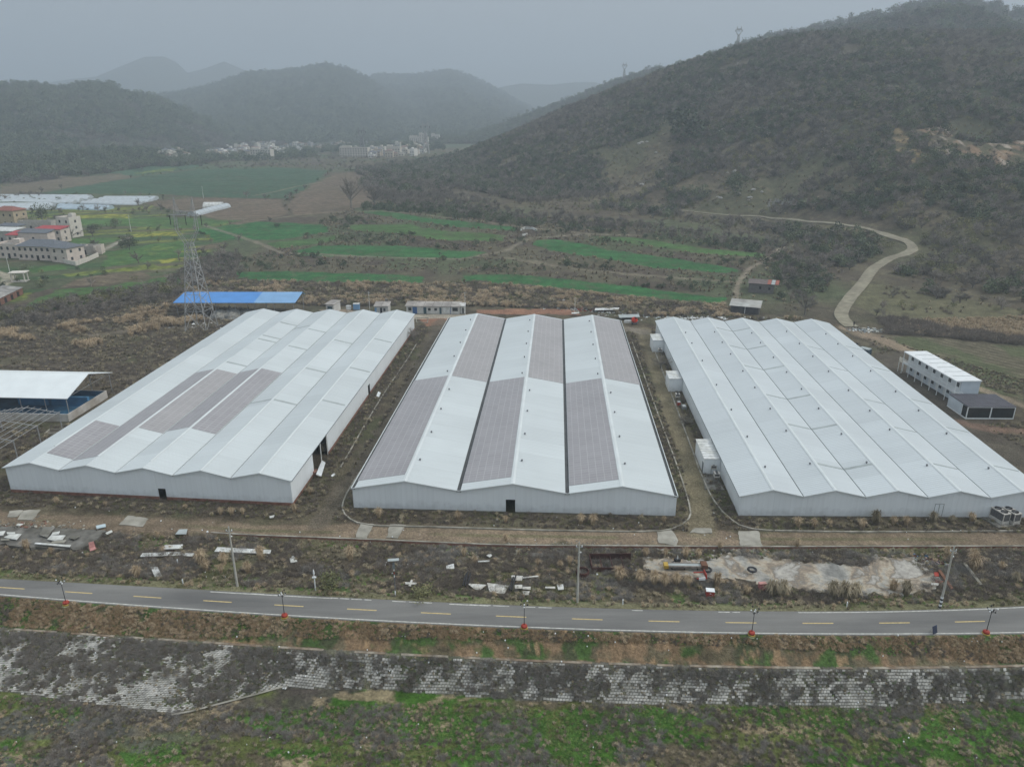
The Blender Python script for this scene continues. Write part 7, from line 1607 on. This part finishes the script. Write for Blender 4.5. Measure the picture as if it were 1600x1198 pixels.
def crate(px, py, w_, d, h, rz, label, mb_, ml):
    p = G(px, py, -.4); g = empty('storage_box', (p[0], p[1], hz1(p[0], p[1]) + .35), rz, label, 'box'); mb = MB(); mb.box(0, w_, 0, d, -.3, h); mb.build('body', mb_, g); mb = MB(); mb.box(-.04, w_ + .04, -.04, d + .04, h, h + .08); mb.build('lid', ml, g); mb = MB(); mb.box(w_ * .4, w_ * .6, -.06, -.0, h * .6, h * .7); mb.build('handle', ml, g)
crate(1103, 933, 1.1, .8, .75, R(-8), 'red box with a white lid in the brush below the conveyor', M_RED, M_WHITE); crate(1186, 922, 1.0, .5, .8, R(5), 'faded pink box in the brush below the concrete yard', mat('faded_red', (.42, .17, .17), .6, .2, 2), PK)
g = empty('conveyor', tuple(G(1037, 888, 0)), R(-2), 'long grey belt conveyor with a yellow end box lying on the concrete yard', 'conveyor')
mb = MB(); mb.box(.7, 5.4, -.1, .12, .2, .5); mb.box(.7, 5.4, .72, .94, .2, .5); mb.build('side_rail', mat('machine_grey', (.21, .19, .17), .7, .3, 2), g); mb = MB(); mb.box(.7, 5.4, .13, .71, .38, .46); mb.build('belt', M_STRIP, g); mb = MB(); mb.box(.05, .68, -.1, .9, .05, .55); mb.build('drive_box', M_YEL, g)
mb = MB(); mb.box(5.41, 6.3, -.15, 1.0, .1, .75); mb.build('head_frame', mat('rust_brown', (.16, .08, .05)), g)
for x in (1.2, 3.0, 4.9): mb = MB(); mb.tube((x, .0, 0), (x, .8, 0), .12, n=8); mb.build('roller', M_BLACK, g)
def tyre(px, py, r_, label, m_=M_BLACK):
    p = G(px, py, .02); g = empty('old_tyre', (p[0], p[1], .03), 0, label, 'tyre'); mb = MB(); prof = []
    for k in range(9): a = 2 * math.pi * k / 8; prof.append((r_ * .78 + r_ * .22 * math.cos(a), .16 + .16 * math.sin(a)))
    mb.lathe(prof, 18); mb.build('tread', m_, g); mb = MB(); mb.lathe([(r_ * .5, .1), (r_ * .58, .2)], 16); mb.build('rim', M_EDGE, g)
tyre(1175, 891, .72, 'black tyre lying flat alone on the concrete yard'); tyre(1105, 891, .70, 'black wheel lying at the head of the conveyor')
p = G(1058, 878, .02); g = empty('engine_block', (p[0], p[1], .03), .4, 'small dark engine standing behind the conveyor', 'engine'); mb = MB(); mb.box(-.4, .4, -.3, .3, .1, .6); mb.build('block', M_BLACK, g); mb = MB(); mb.tube((0, 0, .6), (0, 0, 1.15), .12, .06, n=7); mb.build('pipe', M_PANELW, g); mb = MB(); mb.tube((-.4, 0, .3), (-.9, .1, .15), .09, n=6); mb.tube((.4, 0, .3), (.9, .1, .5), .08, n=6); mb.build('arm', M_BLACK, g)
p = G(1088, 912, -.2); g = empty('red_trailer_frame', (p[0], p[1], .25), R(4), 'rusty red frame half hidden in reeds below the conveyor', 'frame'); mb = MB()
mb.box(0, 1.5, 0, .12, .3, .45); mb.box(0, 1.5, 1.5, 1.62, .3, .45); mb.box(1.38, 1.5, .12, 1.5, .3, .9); mb.build('frame', M_RED, g); mb = MB(); mb.box(.3, 1.2, -.1, .0, .2, .6); mb.build('lamp_board', M_WHITE, g)
# rusted open bin and dark pit by the middle pole
a_, b2_ = G(906, 879, 0), G(988, 878, 0); g = empty('rusted_trough', (a_[0], a_[1], -.1), math.atan2(b2_[1] - a_[1], b2_[0] - a_[0]), 'dark maroon rusted steel trough beside the middle concrete pole', 'trough'); L = float(np.linalg.norm(b2_ - a_)); MR = mat('maroon_rust', (.065, .030, .026), .9, .35, .8)
mb = MB(); mb.box(1.5, L, 1.3, 1.42, -.5, .75); mb.build('back_panel', MR, g); mb = MB(); mb.box(1.5, 1.62, -1.6, 1.3, -.5, .7); mb.build('end_panel', MR, g); mb = MB(); mb.box(1.62, L * .8, -1.6, -1.5, -.5, .3); mb.build('front_panel', MR, g)
mb = MB(); mb.box(1.63, L - .2, -1.49, 1.29, -.42, -.30); mb.build('floor', M_BLACK, g)
for x in (3.0, 4.6, 6.2): mb = MB(); mb.box(x, x + .1, -1.49, 1.29, .2, .32); mb.build('rib', MR, g)
mb = MB(); mb.lathe([(.9, -.6), (1.0, .2), (.95, .6), (.8, .62), (.75, -.4)], 14); o = mb.build('rusted_drum', MR); o.location = (a_[0] + .2, a_[1] - 2.3, -.35); tag(o, 'dark rusted open drum left of the maroon trough', 'drum')
# cloth heap and brick rubble
def heap(px, py, n, sx, sy, s0, s1, mats_, name, label, z=0.0, kind='stuff'):
    p = G(px, py, z); mb = MB(); 
    for k in range(n):
        x, y = rnd.gauss(0, sx), rnd.gauss(0, sy); zz = hz1(p[0] + x, p[1] + y); s = rnd.uniform(s0, s1); a = rnd.uniform(0, 3.14); c, s_ = math.cos(a), math.sin(a)
        P = [(-1, -.6), (1, -.6), (1, .6), (-1, .6)]; P = [(x + s * (u * c - v_ * s_) * rnd.uniform(.7, 1.2), y + s * (u * s_ + v_ * c) * rnd.uniform(.7, 1.2)) for u, v_ in P]; t = rnd.uniform(-.4, .4) * s
        mb.hexa([(*q, zz - .05) for q in P] + [(q[0], q[1], zz + s * .45 + (t if i < 2 else -t)) for i, q in enumerate(P)], rnd.randrange(len(mats_)))
    o = mb.build(name, mats_); o.location = (p[0], p[1], 0); return tag(o, kind=kind)
heap(1440, 874, 220, 1.7, .9, .1, .35, [mat('blue_tarp', (.07, .13, .20), .8, .3, 3), mat('faded_cloth', (.28, .21, .20), .9, .3, 3), M_STRIP, MR], 'rubble', '')
heap(1560, 868, 140, 3.0, .8, .08, .28, [M_CONC, M_PANELW, M_CONC_D], 'rubble', '')
for px, py, n, sx, sy in ((35, 828, 260, 3.5, 1.2), (100, 838, 300, 4.0, 1.0), (118, 832, 150, 1.5, .6), (10, 838, 120, 2, .8)): heap(px, py, n, sx, sy, .07, .28, [M_CONC_D, M_CONC_D, M_CONC, M_BRICK], 'rubble', '')
for px in range(690, 1010, 40): heap(px, 861, 150, 2.4, .7, .04, .16, [M_CONC_D, M_CONC_D, M_CONC], 'gravel', '', -.5)
for px in range(1180, 1400, 45): heap(px, 866, 70, 2.4, .5, .04, .15, [M_CONC_D, M_CONC], 'gravel', '', -.5)
heap(920, 483, 200, 5.0, 1.6, .12, .5, [M_PANELW, M_CONC, M_STRIP, M_OLDR, M_RED], 'debris', ''); heap(975, 489, 160, 6.0, 2.0, .12, .45, [M_PANELW, M_CONC, M_OLDR, M_STRIP], 'debris', ''); heap(1080, 497, 160, 8.0, 1.2, .15, .5, [M_PANELW, M_PANELW, M_CONC, M_STRIP], 'debris', ''); heap(885, 472, 60, 3.0, 1.5, .15, .5, [M_PANELW, M_CONC, M_OLDR], 'debris', '')
heap(1352, 516, 160, 2.6, 1.2, .15, .5, [M_PANELW, M_CONC, M_STRIP, M_EDGE], 'debris', ''); heap(300, 508, 100, 8, 2, .1, .4, [M_CONC, M_OLDR, M_PANELW], 'debris', ''); heap(548, 488, 60, 6, 1.5, .1, .3, [M_OLDR, M_CONC, M_BRICK], 'debris', '')
for k, (pts, lb) in enumerate((([(893, 489), (905, 488), (905, 490), (893, 490.5)], 'short white plank left of the timber scrap behind the warehouses'), ([(930, 482), (968, 481), (966, 484), (929, 485)], 'long white plank on top of the timber scrap behind the warehouses'), ([(966, 492), (998, 491), (1000, 496), (968, 497)], 'bluish sheet behind the red mixer'))): board(pts, lb, M_PANELW if k < 2 else M_STRIP, lift=.8, name='plank', cat='plank')
board([(494, 742), (503, 720), (508.5, 723.5), (502, 745)], 'white panel leaning in the open side of the left warehouse', M_WHITE, z=.9, th=.12); board([(517, 744), (522, 740), (524, 742), (519, 745)], 'small white scrap in the lane by the open side', M_WHITE, z=.1); board([(588, 619), (591, 612), (595, 614), (592, 621)], 'white scrap lying below the small side opening', M_WHITE, z=.2)
# white flecks of litter on the banks
xs_, ys_, ms_ = [], [], []
mb = MB()
for k in range(210):
    px, py = rnd.uniform(0, 1600), rnd.choice([rnd.uniform(860, 900), rnd.uniform(985, 1030), rnd.uniform(1030, 1198), rnd.uniform(795, 850)]); p = G(px, py, -.2 if py < 950 else (-1.2 if py < 1030 else -5.6)); x, y = p[0], p[1]
    if road_lo(x) - .3 < y < road_up(x) + .5: continue
    z = hz1(x, y) + .22; s = rnd.uniform(.04, .11) * (1.8 if rnd.random() < .06 else 1); a = rnd.uniform(0, 3); c, s_ = math.cos(a) * s, math.sin(a) * s
    mb.hexa([(x - c, y - s_, z - .1), (x + s_, y - c, z - .1), (x + c, y + s_, z - .1), (x - s_, y + c, z - .1), (x - c, y - s_, z + s * .4), (x + s_, y - c, z + s * .2), (x + c, y + s_, z + s * .5), (x - s_, y + c, z + s * .3)])
tag(mb.build('litter', M_WHITE), kind='stuff')
# small posts in the open yard under the wall of the middle warehouse
for px, lb in ((960, 'left dark vent grille in the base of the middle warehouse'), (968, 'middle dark vent grille in the base of the middle warehouse'), (976, 'right dark vent grille in the base of the middle warehouse')):
    pass
# figure standing on the hill road
p = G(1333.5, 512, 0); z = hz1(p[0], p[1]); me = bpy.data.meshes.new('person'); J = [(0, 0, .95, .13), (0, 0, 1.2, .15), (0, 0, 1.42, .16), (0, 0, 1.52, .06), (0, .02, 1.66, .10), (0, .02, 1.74, .085),
    (-.2, 0, 1.40, .065), (-.26, .02, 1.12, .05), (-.24, -.06, .88, .038), (.2, 0, 1.40, .065), (.27, .02, 1.12, .05), (.25, -.06, .88, .038), (-.1, 0, .85, .095), (-.12, -.02, .48, .065), (-.13, .03, .08, .05), (-.13, -.14, .04, .04), (.1, 0, .85, .095), (.13, .02, .48, .065), (.15, .06, .08, .05), (.16, -.1, .04, .04)]
me.from_pydata([j[:3] for j in J], [(0, 1), (1, 2), (2, 3), (3, 4), (4, 5), (2, 6), (6, 7), (7, 8), (2, 9), (9, 10), (10, 11), (0, 12), (12, 13), (13, 14), (14, 15), (0, 16), (16, 17), (17, 18), (18, 19)], [])
o = bpy.data.objects.new('person', me); C.objects.link(o); o.location = (p[0], p[1], z + .3); me.materials.append(mat('dark_clothing', (.03, .03, .035), .9, .2, 4)); sk = o.modifiers.new('skin', 'SKIN'); sv = me.skin_vertices[0].data
for k, j in enumerate(J): sv[k].radius = (j[3], j[3] * .8)
sv[0].use_root = True; sb_ = o.modifiers.new('sub', 'SUBSURF'); sb_.levels = 1; sb_.render_levels = 1; tag(o, 'small dark clothed figure standing at the foot of the winding track', 'person')

# ------------------------------------------------------------------ air
hv = MB(); hv.box(-9400, 9400, -9400, 9400, -14, 680); hb = hv.build('haze', mat('haze_tmp', (.5, .5, .5)))
m = bpy.data.materials.new('haze'); m.use_nodes = True; nt = m.node_tree; nt.nodes.clear(); out = nt.nodes.new('ShaderNodeOutputMaterial'); pv = nt.nodes.new('ShaderNodeVolumePrincipled')
pv.inputs['Color'].default_value = (.66, .745, .84, 1); pv.inputs['Density'].default_value = .00042; pv.inputs['Anisotropy'].default_value = .2
nt.links.new(pv.outputs[0], out.inputs['Volume']); hb.data.materials.clear(); hb.data.materials.append(m); tag(hb, kind='stuff')
